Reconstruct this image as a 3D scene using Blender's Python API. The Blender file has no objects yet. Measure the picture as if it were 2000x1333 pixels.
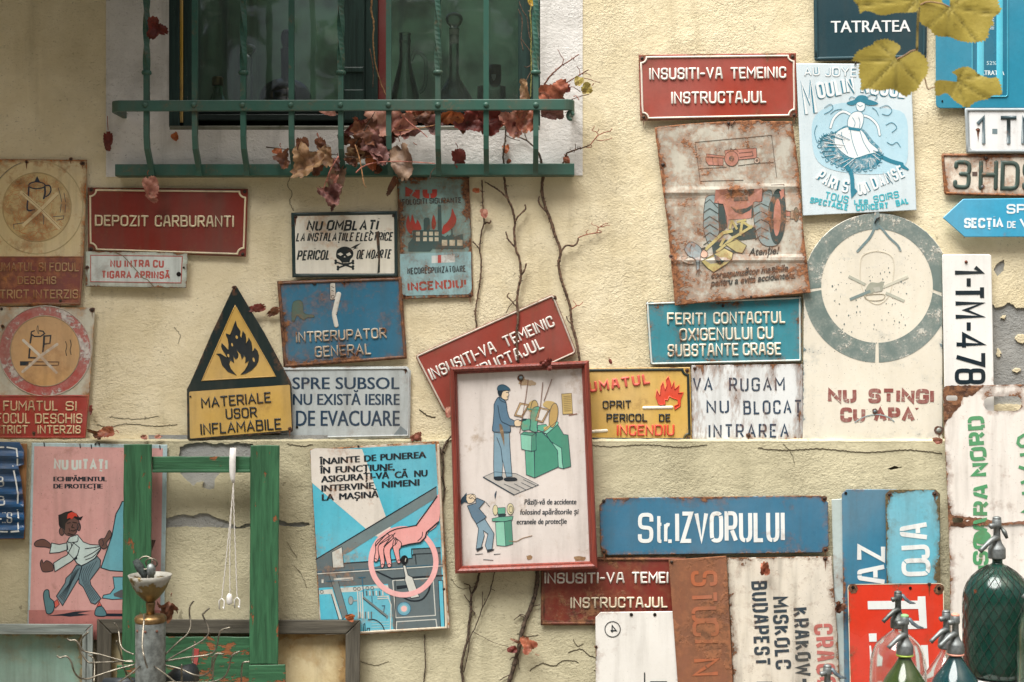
import bpy, bmesh, math, random
from mathutils import Vector, Matrix, Euler, noise
from mathutils.geometry import delaunay_2d_cdt
R = math.radians
sc = bpy.context.scene
COL = sc.collection
rnd = random.Random(7)
# ---------------------------------------------------------------- camera, sky, sun
S = 0.00115          # metres on the wall for one unit of layout
D = 3.2              # camera to wall
ZC = 1.5             # camera height
cam = bpy.data.cameras.new("camera"); camo = bpy.data.objects.new("camera", cam); COL.objects.link(camo)
camo.location = (0, -D, ZC); camo.rotation_euler = (R(90), 0, 0)
cam.sensor_width = 36; cam.lens = 36 * D / (2000 * S); cam.clip_end = 300; cam.clip_start = .05
cam.dof.use_dof = True; cam.dof.focus_distance = D - .03; cam.dof.aperture_fstop = 5.0
sc.camera = camo
SUN_EL, SUN_AZ = 64, -40       # azimuth from the wall's normal, negative = from the left of the picture
w = bpy.data.worlds.new("World"); sc.world = w; w.use_nodes = True
nt = w.node_tree; sky = nt.nodes.new("ShaderNodeTexSky"); sky.sky_type = 'NISHITA'; sky.sun_disc = False
sky.sun_elevation = R(SUN_EL); sky.sun_rotation = R(180 + SUN_AZ)
sky.air_density = 1.0; sky.dust_density = 8.0; sky.ozone_density = .6
nt.links.new(sky.outputs[0], nt.nodes["Background"].inputs[0]); nt.nodes["Background"].inputs[1].default_value = 0.05
sl = bpy.data.lights.new("sun", 'SUN'); sl.energy = 5.0; sl.angle = R(40); sl.color = (1, .975, .93)
so = bpy.data.objects.new("sun", sl); COL.objects.link(so)
_d = Vector((math.sin(R(SUN_AZ)) * math.cos(R(SUN_EL)), -math.cos(R(SUN_AZ)) * math.cos(R(SUN_EL)), math.sin(R(SUN_EL))))
so.rotation_euler = _d.to_track_quat('Z', 'Y').to_euler(); so.location = _d * 8
sc.view_settings.view_transform = 'Standard'; sc.view_settings.look = 'None'; sc.view_settings.gamma = 1
sc.view_settings.exposure = 0.76
sc.cycles.max_bounces = 14; sc.cycles.transparent_max_bounces = 24; sc.cycles.transmission_bounces = 12
sc.cycles.use_denoising = True
sc.cycles.sample_clamp_indirect = 6
# ---------------------------------------------------------------- helpers
def P(px, py, d=0.0):
    k = (D - d) / D
    return Vector(((px - 1000) * S * k, -d, ZC + (666.5 - py) * S * k))
def q(ox, oy, k, s):
    v = [float(t) for t in s.replace(',', ' ').split()]
    return [(ox + v[i] / k, oy + v[i + 1] / k) for i in range(0, len(v), 2)]
def qp(s): return q(0, 0, 1, s)
def lin(c, k=1.0):
    o = []
    for v in c[:3]:
        v = v / 255
        o.append((v / 12.92 if v <= .04045 else ((v + .055) / 1.055) ** 2.4) * k)
    return (*o, 1)
def smooth(pts, closed=True, n=4):
    N = len(pts); out = []
    rng = range(N if closed else N - 1)
    for i in rng:
        g = (lambda j: pts[j % N]) if closed else (lambda j: pts[max(0, min(N - 1, j))])
        p0, p1, p2, p3 = g(i - 1), g(i), g(i + 1), g(i + 2)
        for t in range(n):
            u = t / n
            out.append(tuple(.5 * (2 * b + (c - a) * u + (2 * a - 5 * b + 4 * c - d) * u * u + (3 * b - a - 3 * c + d) * u ** 3)
                             for a, b, c, d in zip(p0, p1, p2, p3)))
    if not closed: out.append(tuple(pts[-1]))
    return out
def ell(cx, cy, rx, ry, n=32, a0=0, a1=360, rot=0):
    full = abs(a1 - a0) >= 360; o = []; c, s = math.cos(R(rot)), math.sin(R(rot))
    for i in range(n if full else n + 1):
        a = R(a0 + (a1 - a0) * i / n); x, y = rx * math.cos(a), ry * math.sin(a)
        o.append((cx + x * c - y * s, cy + x * s + y * c))
    return o
def chamfer(pts, r, rounded=False):
    o = []; N = len(pts)
    for i in range(N):
        a, b, c = Vector(pts[i - 1][:2]), Vector(pts[i][:2]), Vector(pts[(i + 1) % N][:2])
        rr = pts[i][2] if len(pts[i]) > 2 else r
        if rr <= 0: o.append(tuple(b)); continue
        p = b + (a - b).normalized() * rr; s_ = b + (c - b).normalized() * rr
        if rounded:
            for t in (0, .25, .5, .75, 1):
                o.append(tuple((1 - t) ** 2 * p + 2 * t * (1 - t) * b + t * t * s_))
        else: o += [tuple(p), tuple(s_)]
    return o
def notch(pts, r):            # concave rounded corners, as on enamelled signs
    o = []; N = len(pts)
    for i in range(N):
        a, b, c = Vector(pts[i - 1]), Vector(pts[i]), Vector(pts[(i + 1) % N])
        u = (a - b).normalized(); v = (c - b).normalized()
        for t in (0, 22, 45, 68, 90): o.append(tuple(b + u * r * math.cos(R(t)) + v * r * math.sin(R(t))))
    return o
def area(p): return .5 * sum(p[i - 1][0] * p[i][1] - p[i][0] * p[i - 1][1] for i in range(len(p)))
def inset(p, r):
    N = len(p); s = 1 if area(p) > 0 else -1; o = []
    for i in range(N):
        a, b, c = Vector(p[i - 1]), Vector(p[i]), Vector(p[(i + 1) % N])
        e1 = (b - a); e2 = (c - b)
        if e1.length < 1e-6 or e2.length < 1e-6: o.append(tuple(b)); continue
        n1 = Vector((-e1.y, e1.x)).normalized() * s; n2 = Vector((-e2.y, e2.x)).normalized() * s
        m = n1 + n2
        if m.length < .2: o.append(tuple(b)); continue
        m.normalize(); o.append(tuple(b + m * min(r / max(.4, m.dot(n1)), 2.2 * r)))
    return o
def dist_poly(x, y, polys):
    best = 1e9
    for p in polys:
        for i in range(len(p)):
            ax, ay = p[i - 1]; bx, by = p[i]; dx, dy = bx - ax, by - ay; L = dx * dx + dy * dy
            t = 0 if L == 0 else max(0, min(1, ((x - ax) * dx + (y - ay) * dy) / L))
            e = (ax + t * dx - x) ** 2 + (ay + t * dy - y) ** 2
            if e < best: best = e
    return math.sqrt(best)
def inside(x, y, p):
    c = False; j = len(p) - 1
    for i in range(len(p)):
        if (p[i][1] > y) != (p[j][1] > y) and x < (p[j][0] - p[i][0]) * (y - p[i][1]) / (p[j][1] - p[i][1]) + p[i][0]: c = not c
        j = i
    return c
def densify(p, g, closed=True):
    o = []; N = len(p)
    for i in range(N if closed else N - 1):
        a, b = p[i], p[(i + 1) % N]; n = max(1, int(math.dist(a, b) / g))
        for k in range(n): o.append((a[0] + (b[0] - a[0]) * k / n, a[1] + (b[1] - a[1]) * k / n))
    if not closed: o.append(p[-1])
    return o
def fill(outline, holes=(), grid=0):
    loops = [outline] + list(holes); vs = []; es = []
    for lp in loops:
        b = len(vs); vs += [Vector(p[:2]) for p in lp]; es += [(b + i, b + (i + 1) % len(lp)) for i in range(len(lp))]
    if grid:
        xs = [p[0] for p in outline]; ys = [p[1] for p in outline]
        nx = int((max(xs) - min(xs)) / grid); ny = int((max(ys) - min(ys)) / grid)
        for i in range(1, nx + 1):
            for j in range(1, ny + 1):
                x = min(xs) + (i - .5 + .03 * (j % 2)) * grid; y = min(ys) + (j - .5) * grid
                if inside(x, y, outline) and not any(inside(x, y, h) for h in holes) and dist_poly(x, y, loops) > grid * .35:
                    vs.append(Vector((x, y)))
    r = delaunay_2d_cdt(vs, es, [], 1, 1e-4); V = [tuple(v) for v in r[0]]; F = [list(f) for f in r[2]]
    if holes:
        ctr = lambda f: (sum(V[i][0] for i in f) / len(f), sum(V[i][1] for i in f) / len(f))
        F = [f for f in F if not any(inside(*ctr(f), h) for h in holes)]
    return V, F
class MB:
    def __init__(s): s.v = []; s.f = []; s.m = []; s.sm = []; s.e = []; s.mats = []
    def mi(s, mat):
        if mat not in s.mats: s.mats.append(mat)
        return s.mats.index(mat)
    def add(s, verts, faces, mat, smooth=False, edge=None):
        b = len(s.v); s.v += [Vector(v) for v in verts]; k = s.mi(mat)
        for f in faces: s.f.append([b + i for i in f]); s.m.append(k); s.sm.append(smooth)
        s.e += list(edge) if edge else [0.0] * len(verts)
    def build(s, name, parent=None, loc=None):
        loc = Vector(loc) if loc is not None else (Vector(ORIG[parent.name]) if parent else Vector())
        me = bpy.data.meshes.new(name); me.from_pydata([v - loc for v in s.v], [], s.f)
        for m in s.mats: me.materials.append(m)
        me.polygons.foreach_set('material_index', s.m); me.polygons.foreach_set('use_smooth', s.sm)
        a = me.attributes.new('edge', 'FLOAT', 'POINT'); a.data.foreach_set('value', s.e)
        me.update()
        o = bpy.data.objects.new(name, me); COL.objects.link(o)
        if parent: o.parent = parent
        else: o.location = loc
        ORIG[o.name] = loc
        return o
    # --- shapes in world space
    def box(s, x0, x1, y0, y1, z0, z1, mat, bev=0.0):
        bm = bmesh.new(); bmesh.ops.create_cube(bm, size=1)
        for v in bm.verts: v.co = Vector(((x0 + x1) / 2 + v.co.x * (x1 - x0), (y0 + y1) / 2 + v.co.y * (y1 - y0), (z0 + z1) / 2 + v.co.z * (z1 - z0)))
        if bev: bmesh.ops.bevel(bm, geom=bm.edges[:], offset=bev, segments=2, affect='EDGES', profile=.6)
        s.bm(bm, mat)
    def bm(s, bm, mat, smooth=False):
        bm.verts.ensure_lookup_table(); bm.verts.index_update()
        s.add([v.co.copy() for v in bm.verts], [[v.index for v in f.verts] for f in bm.faces], mat, smooth); bm.free()
    def tube(s, pts, rad, mat, seg=8, caps=True, flat=1.0):
        pts = [Vector(p) for p in pts]; n = len(pts); rs = rad if isinstance(rad, (list, tuple)) else [rad] * n
        t0 = (pts[1] - pts[0]).normalized(); u = t0.orthogonal().normalized(); vs = []; fs = []
        for i in range(n):
            t = (pts[min(i + 1, n - 1)] - pts[max(i - 1, 0)])
            t = t.normalized() if t.length > 1e-9 else t0
            u = (u - t * u.dot(t)); u = u.normalized() if u.length > 1e-6 else t.orthogonal().normalized(); w_ = t.cross(u)
            for k in range(seg):
                a = 2 * math.pi * k / seg
                vs.append(pts[i] + (u * math.cos(a) + w_ * math.sin(a) * flat) * rs[i])
        for i in range(n - 1):
            for k in range(seg): fs.append([i * seg + k, i * seg + (k + 1) % seg, (i + 1) * seg + (k + 1) % seg, (i + 1) * seg + k])
        if caps: fs += [list(range(seg))[::-1], [(n - 1) * seg + k for k in range(seg)]]
        s.add(vs, fs, mat, True)
    def lathe(s, c, prof, mat, seg=32, axis=None, close=False):
        # prof: list of (radius, height) in metres round the vertical through c
        c = Vector(c); vs = []; fs = []; n = len(prof)
        rot = axis.to_track_quat('Z', 'Y').to_matrix() if axis is not None else Matrix.Identity(3)
        for r, h in prof:
            for k in range(seg):
                a = 2 * math.pi * k / seg; vs.append(c + rot @ Vector((r * math.cos(a), r * math.sin(a), h)))
        for i in range(n - 1 + (1 if close else 0)):
            for k in range(seg):
                j = (i + 1) % n; fs.append([i * seg + k, i * seg + (k + 1) % seg, j * seg + (k + 1) % seg, j * seg + k])
        if not close: fs += [list(range(seg))[::-1], [(n - 1) * seg + k for k in range(seg)]]
        s.add(vs, fs, mat, True)
    def prism(s, outline, d0, d1, mat, bev=1.5, surf=None, holes=(), grid=0, edgefall=0, bvd=None):
        # outline in layout units, front face at depth d1 (towards the viewer) with a bevelled rim
        f = surf or (lambda x, y: 0.0); bvd = bvd if bvd is not None else bev * S * .8
        out = densify(outline, grid) if grid else list(outline)
        top = inset(out, bev) if bev else out
        vs2, fs = fill(top, holes, grid)
        ed = [math.exp(-dist_poly(x, y, [out] + list(holes)) / edgefall) for x, y in vs2] if edgefall else None
        s.add([P(x, y, d1 + f(x, y)) for x, y in vs2], [g if area([vs2[i] for i in g]) < 0 else g[::-1] for g in fs], mat, False, ed)
        n = len(out); rings = [[P(x, y, d1 + f(x, y)) for x, y in top]] if bev else []
        rings += [[P(x, y, d1 + f(x, y) - (bvd if bev else 0)) for x, y in out], [P(x, y, d0 + f(x, y)) for x, y in out]]
        vs = [v for r in rings for v in r]; ff = []
        sg = area(out) > 0
        for r in range(len(rings) - 1):
            for i in range(n):
                g = [r * n + i, r * n + (i + 1) % n, (r + 1) * n + (i + 1) % n, (r + 1) * n + i]
                ff.append(g if sg else g[::-1])
        s.add(vs, ff, mat, False, [1.0] * len(vs) if edgefall else None)
        for h in holes:
            m = len(h); vv = [P(x, y, d1 + f(x, y)) for x, y in h] + [P(x, y, d0 + f(x, y)) for x, y in h]; sg2 = area(h) > 0
            hf = [[i, (i + 1) % m, m + (i + 1) % m, m + i] for i in range(m)]
            s.add(vv, [g[::-1] if sg2 else g for g in hf], mat, False, [1.0] * len(vv) if edgefall else None)
        vb, fb = fill(out, holes, grid)
        s.add([P(x, y, d0 + f(x, y)) for x, y in vb], [g if area([vb[i] for i in g]) > 0 else g[::-1] for g in fb], mat, False, [.6] * len(vb) if edgefall else None)
    def sheet(s, outline, d, mat, surf=None, holes=(), grid=0):
        f = surf or (lambda x, y: 0.0)
        vs2, fs = fill(outline, holes, grid)
        s.add([P(x, y, d + f(x, y)) for x, y in vs2], [g if area([vs2[i] for i in g]) < 0 else g[::-1] for g in fs], mat)
    def sweep(s, pts, wd, h, mat, surf, off, prof='flat', cap='round', closed=False):
        # ribbon of width wd (layout units) raised h metres along pts
        P2 = [Vector(p[:2]) for p in pts]
        c = [P2[0]]
        for p in P2[1:]:
            if (p - c[-1]).length > .05: c.append(p)
        if closed and (c[0] - c[-1]).length < .05: c.pop()
        if len(c) < 2: c.append(c[0] + Vector((.4, 0)))
        n = len(c); secs = []
        for i in range(n):
            a = c[i - 1] if (i > 0 or closed) else None; b = c[(i + 1) % n] if (i < n - 1 or closed) else None
            t1 = (c[i] - a).normalized() if a is not None else None; t2 = (b - c[i]).normalized() if b is not None else None
            t1 = t1 or t2; t2 = t2 or t1
            n1 = Vector((-t1.y, t1.x)); n2 = Vector((-t2.y, t2.x)); m = n1 + n2
            if m.length < .15: m = n1
            m.normalize(); secs.append((c[i], m, min(1 / max(.3, m.dot(n1)), 1.7), 1.0))
        if not closed and cap == 'round':
            t = (c[0] - c[1]).normalized(); nn = Vector((t.y, -t.x)); hd = wd / 2
            pre = [(c[0] + t * hd * e, nn, math.sqrt(max(.0, 1 - e * e)) + .02, math.sqrt(1 - e * e) * .9 + .1) for e in (1, .87, .5)]
            t = (c[-1] - c[-2]).normalized(); nn = Vector((-t.y, t.x))
            post = [(c[-1] + t * hd * e, nn, math.sqrt(max(.0, 1 - e * e)) + .02, math.sqrt(1 - e * e) * .9 + .1) for e in (.5, .87, 1)]
            secs = pre + secs + post
        pr = {'flat': [(-1, 0), (-1, 1), (1, 1), (1, 0)], 'emb': [(-1.08, 0), (-.86, .5), (-.5, .92), (0, 1), (.5, .92), (.86, .5), (1.08, 0)]}[prof]
        k = len(pr); vs = []; fs = []; N = len(secs)
        for p, m, sc_, hs in secs:
            z = surf(p.x, p.y)
            for t, hh in pr:
                w2 = p + m * (t * wd / 2 * sc_); vs.append(P(w2.x, w2.y, off + z + (h * hh * hs if hh > 0 else -.0004)))
        for i in range(N if closed else N - 1):
            j = (i + 1) % N
            for a in range(k - 1): fs.append([i * k + a, i * k + a + 1, j * k + a + 1, j * k + a])
        if not closed: fs += [list(range(k)), [(N - 1) * k + a for a in range(k)][::-1]]
        s.add(vs, fs, mat, prof == 'emb')
ORIG = {}
def root(name, label, cat, loc, group=None):
    o = bpy.data.objects.new(name, None); COL.objects.link(o); o.location = loc; o.empty_display_size = .05
    o['label'] = label; o['category'] = cat
    if group: o['group'] = group
    ORIG[o.name] = Vector(loc)
    return o
def tag(o, label, cat, group=None):
    o['label'] = label; o['category'] = cat
    if group: o['group'] = group
    return o
# ---------------------------------------------------------------- materials
def newmat(name):
    m = bpy.data.materials.new(name); m.use_nodes = True; t = m.node_tree; t.nodes.clear()
    return m, t
class NG:                                     # small node-graph writer
    def __init__(s, t): s.t = t
    def n(s, typ, **kw):
        x = s.t.nodes.new(typ)
        for k, v in kw.items(): setattr(x, k, v)
        return x
    def put(s, inp, v):
        if hasattr(v, 'links') and hasattr(v, 'is_output'): s.t.links.new(v, inp)
        elif v is not None:
            if isinstance(v, (int, float)) and inp.type in ('RGBA', 'VECTOR'): v = (v,) * 3 + ((1,) if inp.type == 'RGBA' else ())
            inp.default_value = v
    def math(s, op, a, b=None, c=None, clamp=False):
        x = s.n('ShaderNodeMath', operation=op, use_clamp=clamp)
        for i, v in enumerate((a, b, c)): s.put(x.inputs[i], v)
        return x.outputs[0]
    def vec(s, op, a, b=None):
        x = s.n('ShaderNodeVectorMath', operation=op); s.put(x.inputs[0], a); s.put(x.inputs[1], b); return x.outputs[0]
    def noise(s, v, scale, detail=6, rough=.6, dist=0, col=False):
        x = s.n('ShaderNodeTexNoise'); s.put(x.inputs['Vector'], v); s.put(x.inputs['Scale'], scale); s.put(x.inputs['Detail'], detail)
        s.put(x.inputs['Roughness'], rough); s.put(x.inputs['Distortion'], dist); return x.outputs[1 if col else 0]
    def voro(s, v, scale, feat='F1'):
        x = s.n('ShaderNodeTexVoronoi', feature=feat); s.put(x.inputs['Vector'], v); s.put(x.inputs['Scale'], scale); return x.outputs[0]
    def ramp(s, f, a, b, lo=0., hi=1.):
        x = s.n('ShaderNodeMapRange', interpolation_type='SMOOTHSTEP'); s.put(x.inputs[0], f); s.put(x.inputs[1], a); s.put(x.inputs[2], b)
        s.put(x.inputs[3], lo); s.put(x.inputs[4], hi); return x.outputs[0]
    def mix(s, f, a, b, mode='MIX'):
        x = s.n('ShaderNodeMix', data_type='RGBA', blend_type=mode); s.put(x.inputs[0], f); s.put(x.inputs[6], a); s.put(x.inputs[7], b); return x.outputs[2]
    def bump(s, h, dist, strength=1., nrm=None):
        x = s.n('ShaderNodeBump'); s.put(x.inputs['Height'], h); x.inputs['Distance'].default_value = dist; x.inputs['Strength'].default_value = strength
        if nrm: s.put(x.inputs['Normal'], nrm)
        return x.outputs[0]
    def bsdf(s, col, rough, nrm=None, metal=0, spec=.4, **kw):
        x = s.n('ShaderNodeBsdfPrincipled'); s.put(x.inputs['Base Color'], col); s.put(x.inputs['Roughness'], rough); s.put(x.inputs['Metallic'], metal)
        s.put(x.inputs['Specular IOR Level'], spec)
        if nrm: s.put(x.inputs['Normal'], nrm)
        for k, v in kw.items(): s.put(x.inputs[k.replace('_', ' ')], v)
        return x.outputs[0]
    def out(s, sh): s.t.links.new(sh, s.n('ShaderNodeOutputMaterial').inputs[0])
def make_group():
    g = bpy.data.node_groups.new('aged_paint', 'ShaderNodeTree'); I = g.interface
    for nm, ty in (('Color', 'Color'), ('RustA', 'Color'), ('RustB', 'Color'), ('Rust', 'Float'), ('Edge', 'Float'), ('Scale', 'Float'), ('Dirt', 'Float'),
                   ('Fade', 'Float'), ('Seed', 'Float'), ('Rough', 'Float'), ('Stretch', 'Vector'), ('Halo', 'Float'), ('Speck', 'Float')):
        I.new_socket(nm, in_out='INPUT', socket_type='NodeSocket' + ty)
    I.new_socket('Shader', in_out='OUTPUT', socket_type='NodeSocketShader')
    b = NG(g); gi = b.n('NodeGroupInput').outputs; go = b.n('NodeGroupOutput')
    tc = b.n('ShaderNodeTexCoord').outputs['Object']
    cmb = b.n('ShaderNodeCombineXYZ'); 
    for i, k in enumerate((7.31, 3.17, 5.73)): b.put(cmb.inputs[i], b.math('MULTIPLY', gi['Seed'], k))
    v = b.vec('ADD', b.vec('MULTIPLY', tc, gi['Stretch']), cmb.outputs[0]); vr = b.vec('ADD', tc, cmb.outputs[0])
    n1 = b.noise(v, gi['Scale'], 9, .64, .3); n2 = b.noise(v, b.math('MULTIPLY', gi['Scale'], 7.), 6, .7)
    at = b.n('ShaderNodeAttribute', attribute_name='edge').outputs['Fac']
    val = b.math('ADD', b.math('ADD', b.math('MULTIPLY', n1, .72), b.math('MULTIPLY', n2, .28)), b.math('MULTIPLY', at, b.math('MULTIPLY', gi['Edge'], .62)))
    T = b.math('MULTIPLY_ADD', gi['Rust'], -.42, .695)
    mask = b.ramp(val, T, b.math('ADD', T, .055)); halo = b.ramp(val, b.math('SUBTRACT', T, .12), T)
    rust = b.mix(b.ramp(n2, .36, .64), gi['RustA'], gi['RustB'])
    big = b.noise(vr, 4.5, 4, .55); fine = b.noise(vr, 120., 4, .7)
    fd = b.math('MULTIPLY', gi['Fade'], b.ramp(big, .35, .7))
    hsv = b.n('ShaderNodeHueSaturation'); hsv.inputs['Saturation'].default_value = .62; hsv.inputs['Value'].default_value = 1.22; b.put(hsv.inputs['Color'], gi['Color'])
    col = b.mix(fd, gi['Color'], hsv.outputs[0])
    st = b.noise(b.vec('MULTIPLY', vr, (38, 38, 4.)), 1.0, 5, .6)
    dm = b.math('MULTIPLY', gi['Dirt'], b.math('ADD', b.ramp(st, .42, .78, 0, .75), b.ramp(big, .5, .75, 0, .5)))
    col = b.mix(dm, col, (.10, .085, .06, 1))
    sp = b.math('MULTIPLY', gi['Speck'], b.ramp(b.noise(vr, 260., 3, .6), .66, .72))
    col = b.mix(sp, col, (.05, .04, .032, 1))
    col = b.mix(b.math('MULTIPLY', halo, gi['Halo']), col, rust); col = b.mix(mask, col, rust)
    mid = b.noise(vr, 42., 5, .68)
    col = b.mix(.22, col, b.mix(b.math('ADD', b.math('MULTIPLY', fine, .5), b.math('MULTIPLY', mid, .5)), (0, 0, 0, 1), (1, 1, 1, 1)), 'OVERLAY')
    rg = b.math('ADD', b.mix(mask, gi['Rough'], (.92, .92, .92, 1)), b.math('MULTIPLY_ADD', big, .3, -.15))
    h = b.math('ADD', b.math('MULTIPLY', mask, .5), b.math('MULTIPLY', b.math('MULTIPLY', n2, mask), 1.2)); h = b.math('ADD', h, b.math('MULTIPLY', fine, .12))
    nr = b.bump(b.math('ADD', h, b.math('MULTIPLY', big, 1.5)), .0009, .8)
    b.t.links.new(b.bsdf(col, rg, nr, 0, .35), go.inputs[0])
    return g
AGED = make_group()
RA, RB = (.055, .026, .016, 1), (.25, .115, .055, 1)
_mc = {}
def aged(col, rust=0., edge=.25, scale=14., dirt=.25, fade=.4, seed=1., rough=.42, stretch=(1, 1, 1), halo=.35, speck=.25, ra=RA, rb=RB, name='paint'):
    key = (tuple(col), rust, edge, scale, dirt, fade, seed, rough, stretch, halo, speck, ra, rb)
    if key in _mc: return _mc[key]
    m, t = newmat(name); b = NG(t); x = b.n('ShaderNodeGroup', node_tree=AGED)
    for k, v in dict(Color=lin(col), RustA=ra, RustB=rb, Rust=rust, Edge=edge, Scale=scale, Dirt=dirt, Fade=fade, Seed=seed, Rough=rough, Stretch=stretch, Halo=halo, Speck=speck).items():
        x.inputs[k].default_value = v
    b.out(x.outputs[0]); _mc[key] = m
    return m
def simple(name, col, rough=.5, metal=0., bump=0., scale=60., var=.15, spec=.4):
    if ('s', name) in _mc: return _mc[('s', name)]
    m, t = newmat(name); b = NG(t); tc = b.n('ShaderNodeTexCoord').outputs['Object']
    n = b.noise(tc, scale, 5, .65); c = lin(col)
    dark = tuple(v * (1 - var * 1.6) for v in c[:3]) + (1,); lite = tuple(min(1, v * (1 + var)) for v in c[:3]) + (1,)
    b.out(b.bsdf(b.mix(b.ramp(n, .3, .7), dark, lite), b.math('MULTIPLY_ADD', n, .25, rough - .12), b.bump(n, bump) if bump else None, metal, spec))
    _mc[('s', name)] = m
    return m
# ---------------------------------------------------------------- stroke alphabet
GL = {}
def _g(txt):
    for ln in txt.strip().splitlines():
        ch, w_, body = ln.split(None, 2); sts = []
        for st in body.split('|'):
            st = st.strip(); cl = st.startswith('*'); st = st.lstrip('*')
            sts.append((cl, [tuple(float(t) for t in p.split(',')) for p in st.split()]))
        GL[ch] = (float(w_), sts)
_g("""
A .62 0,0 .31,1 .62,0|.11,.33 .51,.33
a .58 0,0 .17,1,.05 .41,1,.05 .58,0|.06,.36 .52,.36
B .56 .3,.53 .56,.53,.2 .56,0,.2 0,0 0,1 .52,1,.18 .52,.53,.18 0,.53
C .54 .54,.72 .54,1,.26 0,1,.26 0,0,.26 .54,0,.26 .54,.28
D .58 *0,0 .58,0,.3 .58,1,.3 0,1
E .48 .48,1 0,1 0,0 .48,0|0,.52 .4,.52
F .48 .48,1 0,1 0,0|0,.52 .4,.52
G .56 .56,.74 .56,1,.26 0,1,.26 0,0,.26 .56,0,.2 .56,.46 .32,.46
H .58 0,0 0,1|.58,0 .58,1|0,.52 .58,.52
I 0 0,0 0,1
J .4 .4,1 .4,0,.22 0,0,.22 0,.24
K .56 0,0 0,1|.55,1 0,.42|.2,.6 .56,0
L .44 0,1 0,0 .44,0
M .7 0,0 0,1 .35,.36 .7,1 .7,0
N .58 0,0 0,1 .58,0 .58,1
O .58 *0,0,.28 .58,0,.28 .58,1,.28 0,1,.28
P .54 0,0 0,1 .54,1,.24 .54,.45,.24 0,.45
Q .58 *0,0,.28 .58,0,.28 .58,1,.28 0,1,.28|.34,.25 .62,-.06
R .55 0,0 0,1 .54,1,.24 .54,.47,.24 0,.47|.26,.47 .56,0
S .52 .52,.74 .52,1,.24 0,1,.24 0,.52,.2 .52,.5,.2 .52,0,.24 0,0,.24 0,.26
T .56 0,1 .56,1|.28,1 .28,0
U .56 0,1 0,0,.28 .56,0,.28 .56,1
V .6 0,1 .3,0 .6,1
W .9 0,1 .22,0 .45,.8 .68,0 .9,1
X .56 0,0 .56,1|0,1 .56,0
Y .6 0,1 .3,.48 .6,1|.3,.48 .3,0
Z .52 0,1 .52,1 0,0 .52,0
1 .26 0,.76 .26,1 .26,0
2 .52 0,.74 0,1,.24 .52,1,.24 .52,.55,.1 0,0 .52,0
3 .52 0,.8 0,1,.24 .52,1,.24 .52,.53,.2 .2,.53|.2,.53 .52,.53,.2 .52,0,.24 0,0,.24 0,.2
4 .58 .44,0 .44,1 0,.28 .58,.28
5 .52 .5,1 .04,1 0,.55 .52,.6,.24 .52,0,.24 0,0,.24 0,.2
7 .52 0,1 .52,1 .16,0
8 .52 *0,.53,.16 .52,.53,.16 .52,1,.2 0,1,.2|*0,.53,.18 .52,.53,.18 .52,0,.22 0,0,.22
9 .52 .52,.5 0,.5,.22 0,1,.22 .52,1,.22 .52,0,.24 0,0,.24 0,.18
- .3 0,.46 .3,.46
. .02 0,.02 .02,.02
· .06 .0,.46 .06,.46
, .04 .04,.04 0,-.14
! .02 .01,.3 .01,1|.01,.01 .01,.03
% .8 .1,0 .7,1|*0,.6,.16 .3,.6,.16 .3,1,.16 0,1,.16|*.5,0,.16 .8,0,.16 .8,.4,.16 .5,.4,.16
t .3 .1,.92 .1,0,.1 .3,0|0,.62 .3,.62
r .3 0,0 0,.62|0,.45 .1,.62,.08 .3,.6
i 0 0,0 0,.74|0,.95 0,1
""")
def _cp(dst, src, extra, dx=0):
    w_, st = GL[src]; e = []
    for x in extra.split('|'): e.append((False, [tuple(float(t) for t in p.split(',')) for p in x.split()]))
    GL[dst] = (w_, st + e)
_cp('Ă', 'A', '.16,1.3 .2,1.15,.08 .42,1.15,.08 .46,1.3'); _cp('Â', 'A', '.16,1.12 .31,1.28 .46,1.12')
_cp('Î', 'I', '-.14,1.12 0,1.28 .14,1.12'); _cp('Ț', 'T', '.3,-.12 .26,-.28'); _cp('Ș', 'S', '.28,-.12 .24,-.28'); _cp('İ', 'I', '0,1.24 0,1.28')
def fillet(pts, closed):
    o = []; N = len(pts)
    for i, p in enumerate(pts):
        if len(p) < 3 or p[2] <= 0 or (not closed and i in (0, N - 1)): o.append(p[:2]); continue
        a, b, c = Vector(pts[i - 1][:2]), Vector(p[:2]), Vector(pts[(i + 1) % N][:2])
        r1 = min(p[2], (a - b).length * .5); r2 = min(p[2], (c - b).length * .5)
        s0, s1 = b + (a - b).normalized() * r1, b + (c - b).normalized() * r2
        for t in (0, .2, .4, .6, .8, 1):   # near-circular arc
            bz = (1 - t) ** 2 * s0 + 2 * t * (1 - t) * b + t * t * s1
            o.append(tuple(bz + (b - bz) * .12 * math.sin(math.pi * t)))
    return o
def sub(poly, a, b):
    o = []; acc = 0
    for i in range(len(poly) - 1):
        p, r = Vector(poly[i]), Vector(poly[i + 1]); L = (r - p).length
        if L < 1e-9: continue
        if acc + L > a and acc < b:
            t0 = max(0, (a - acc) / L); t1 = min(1, (b - acc) / L)
            if not o: o.append(tuple(p + (r - p) * t0))
            o.append(tuple(p + (r - p) * t1))
        acc += L
    return o
def layout(text, gap_=.2, space=.42):
    x = 0; out = []; n = 0
    for ch in text:
        if ch == ' ': x += space; continue
        w_, st = GL[ch]
        out.append((x, st, n)); x += w_ + gap_; n += 1
    return out, max(.01, x - gap_), n - 1
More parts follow.
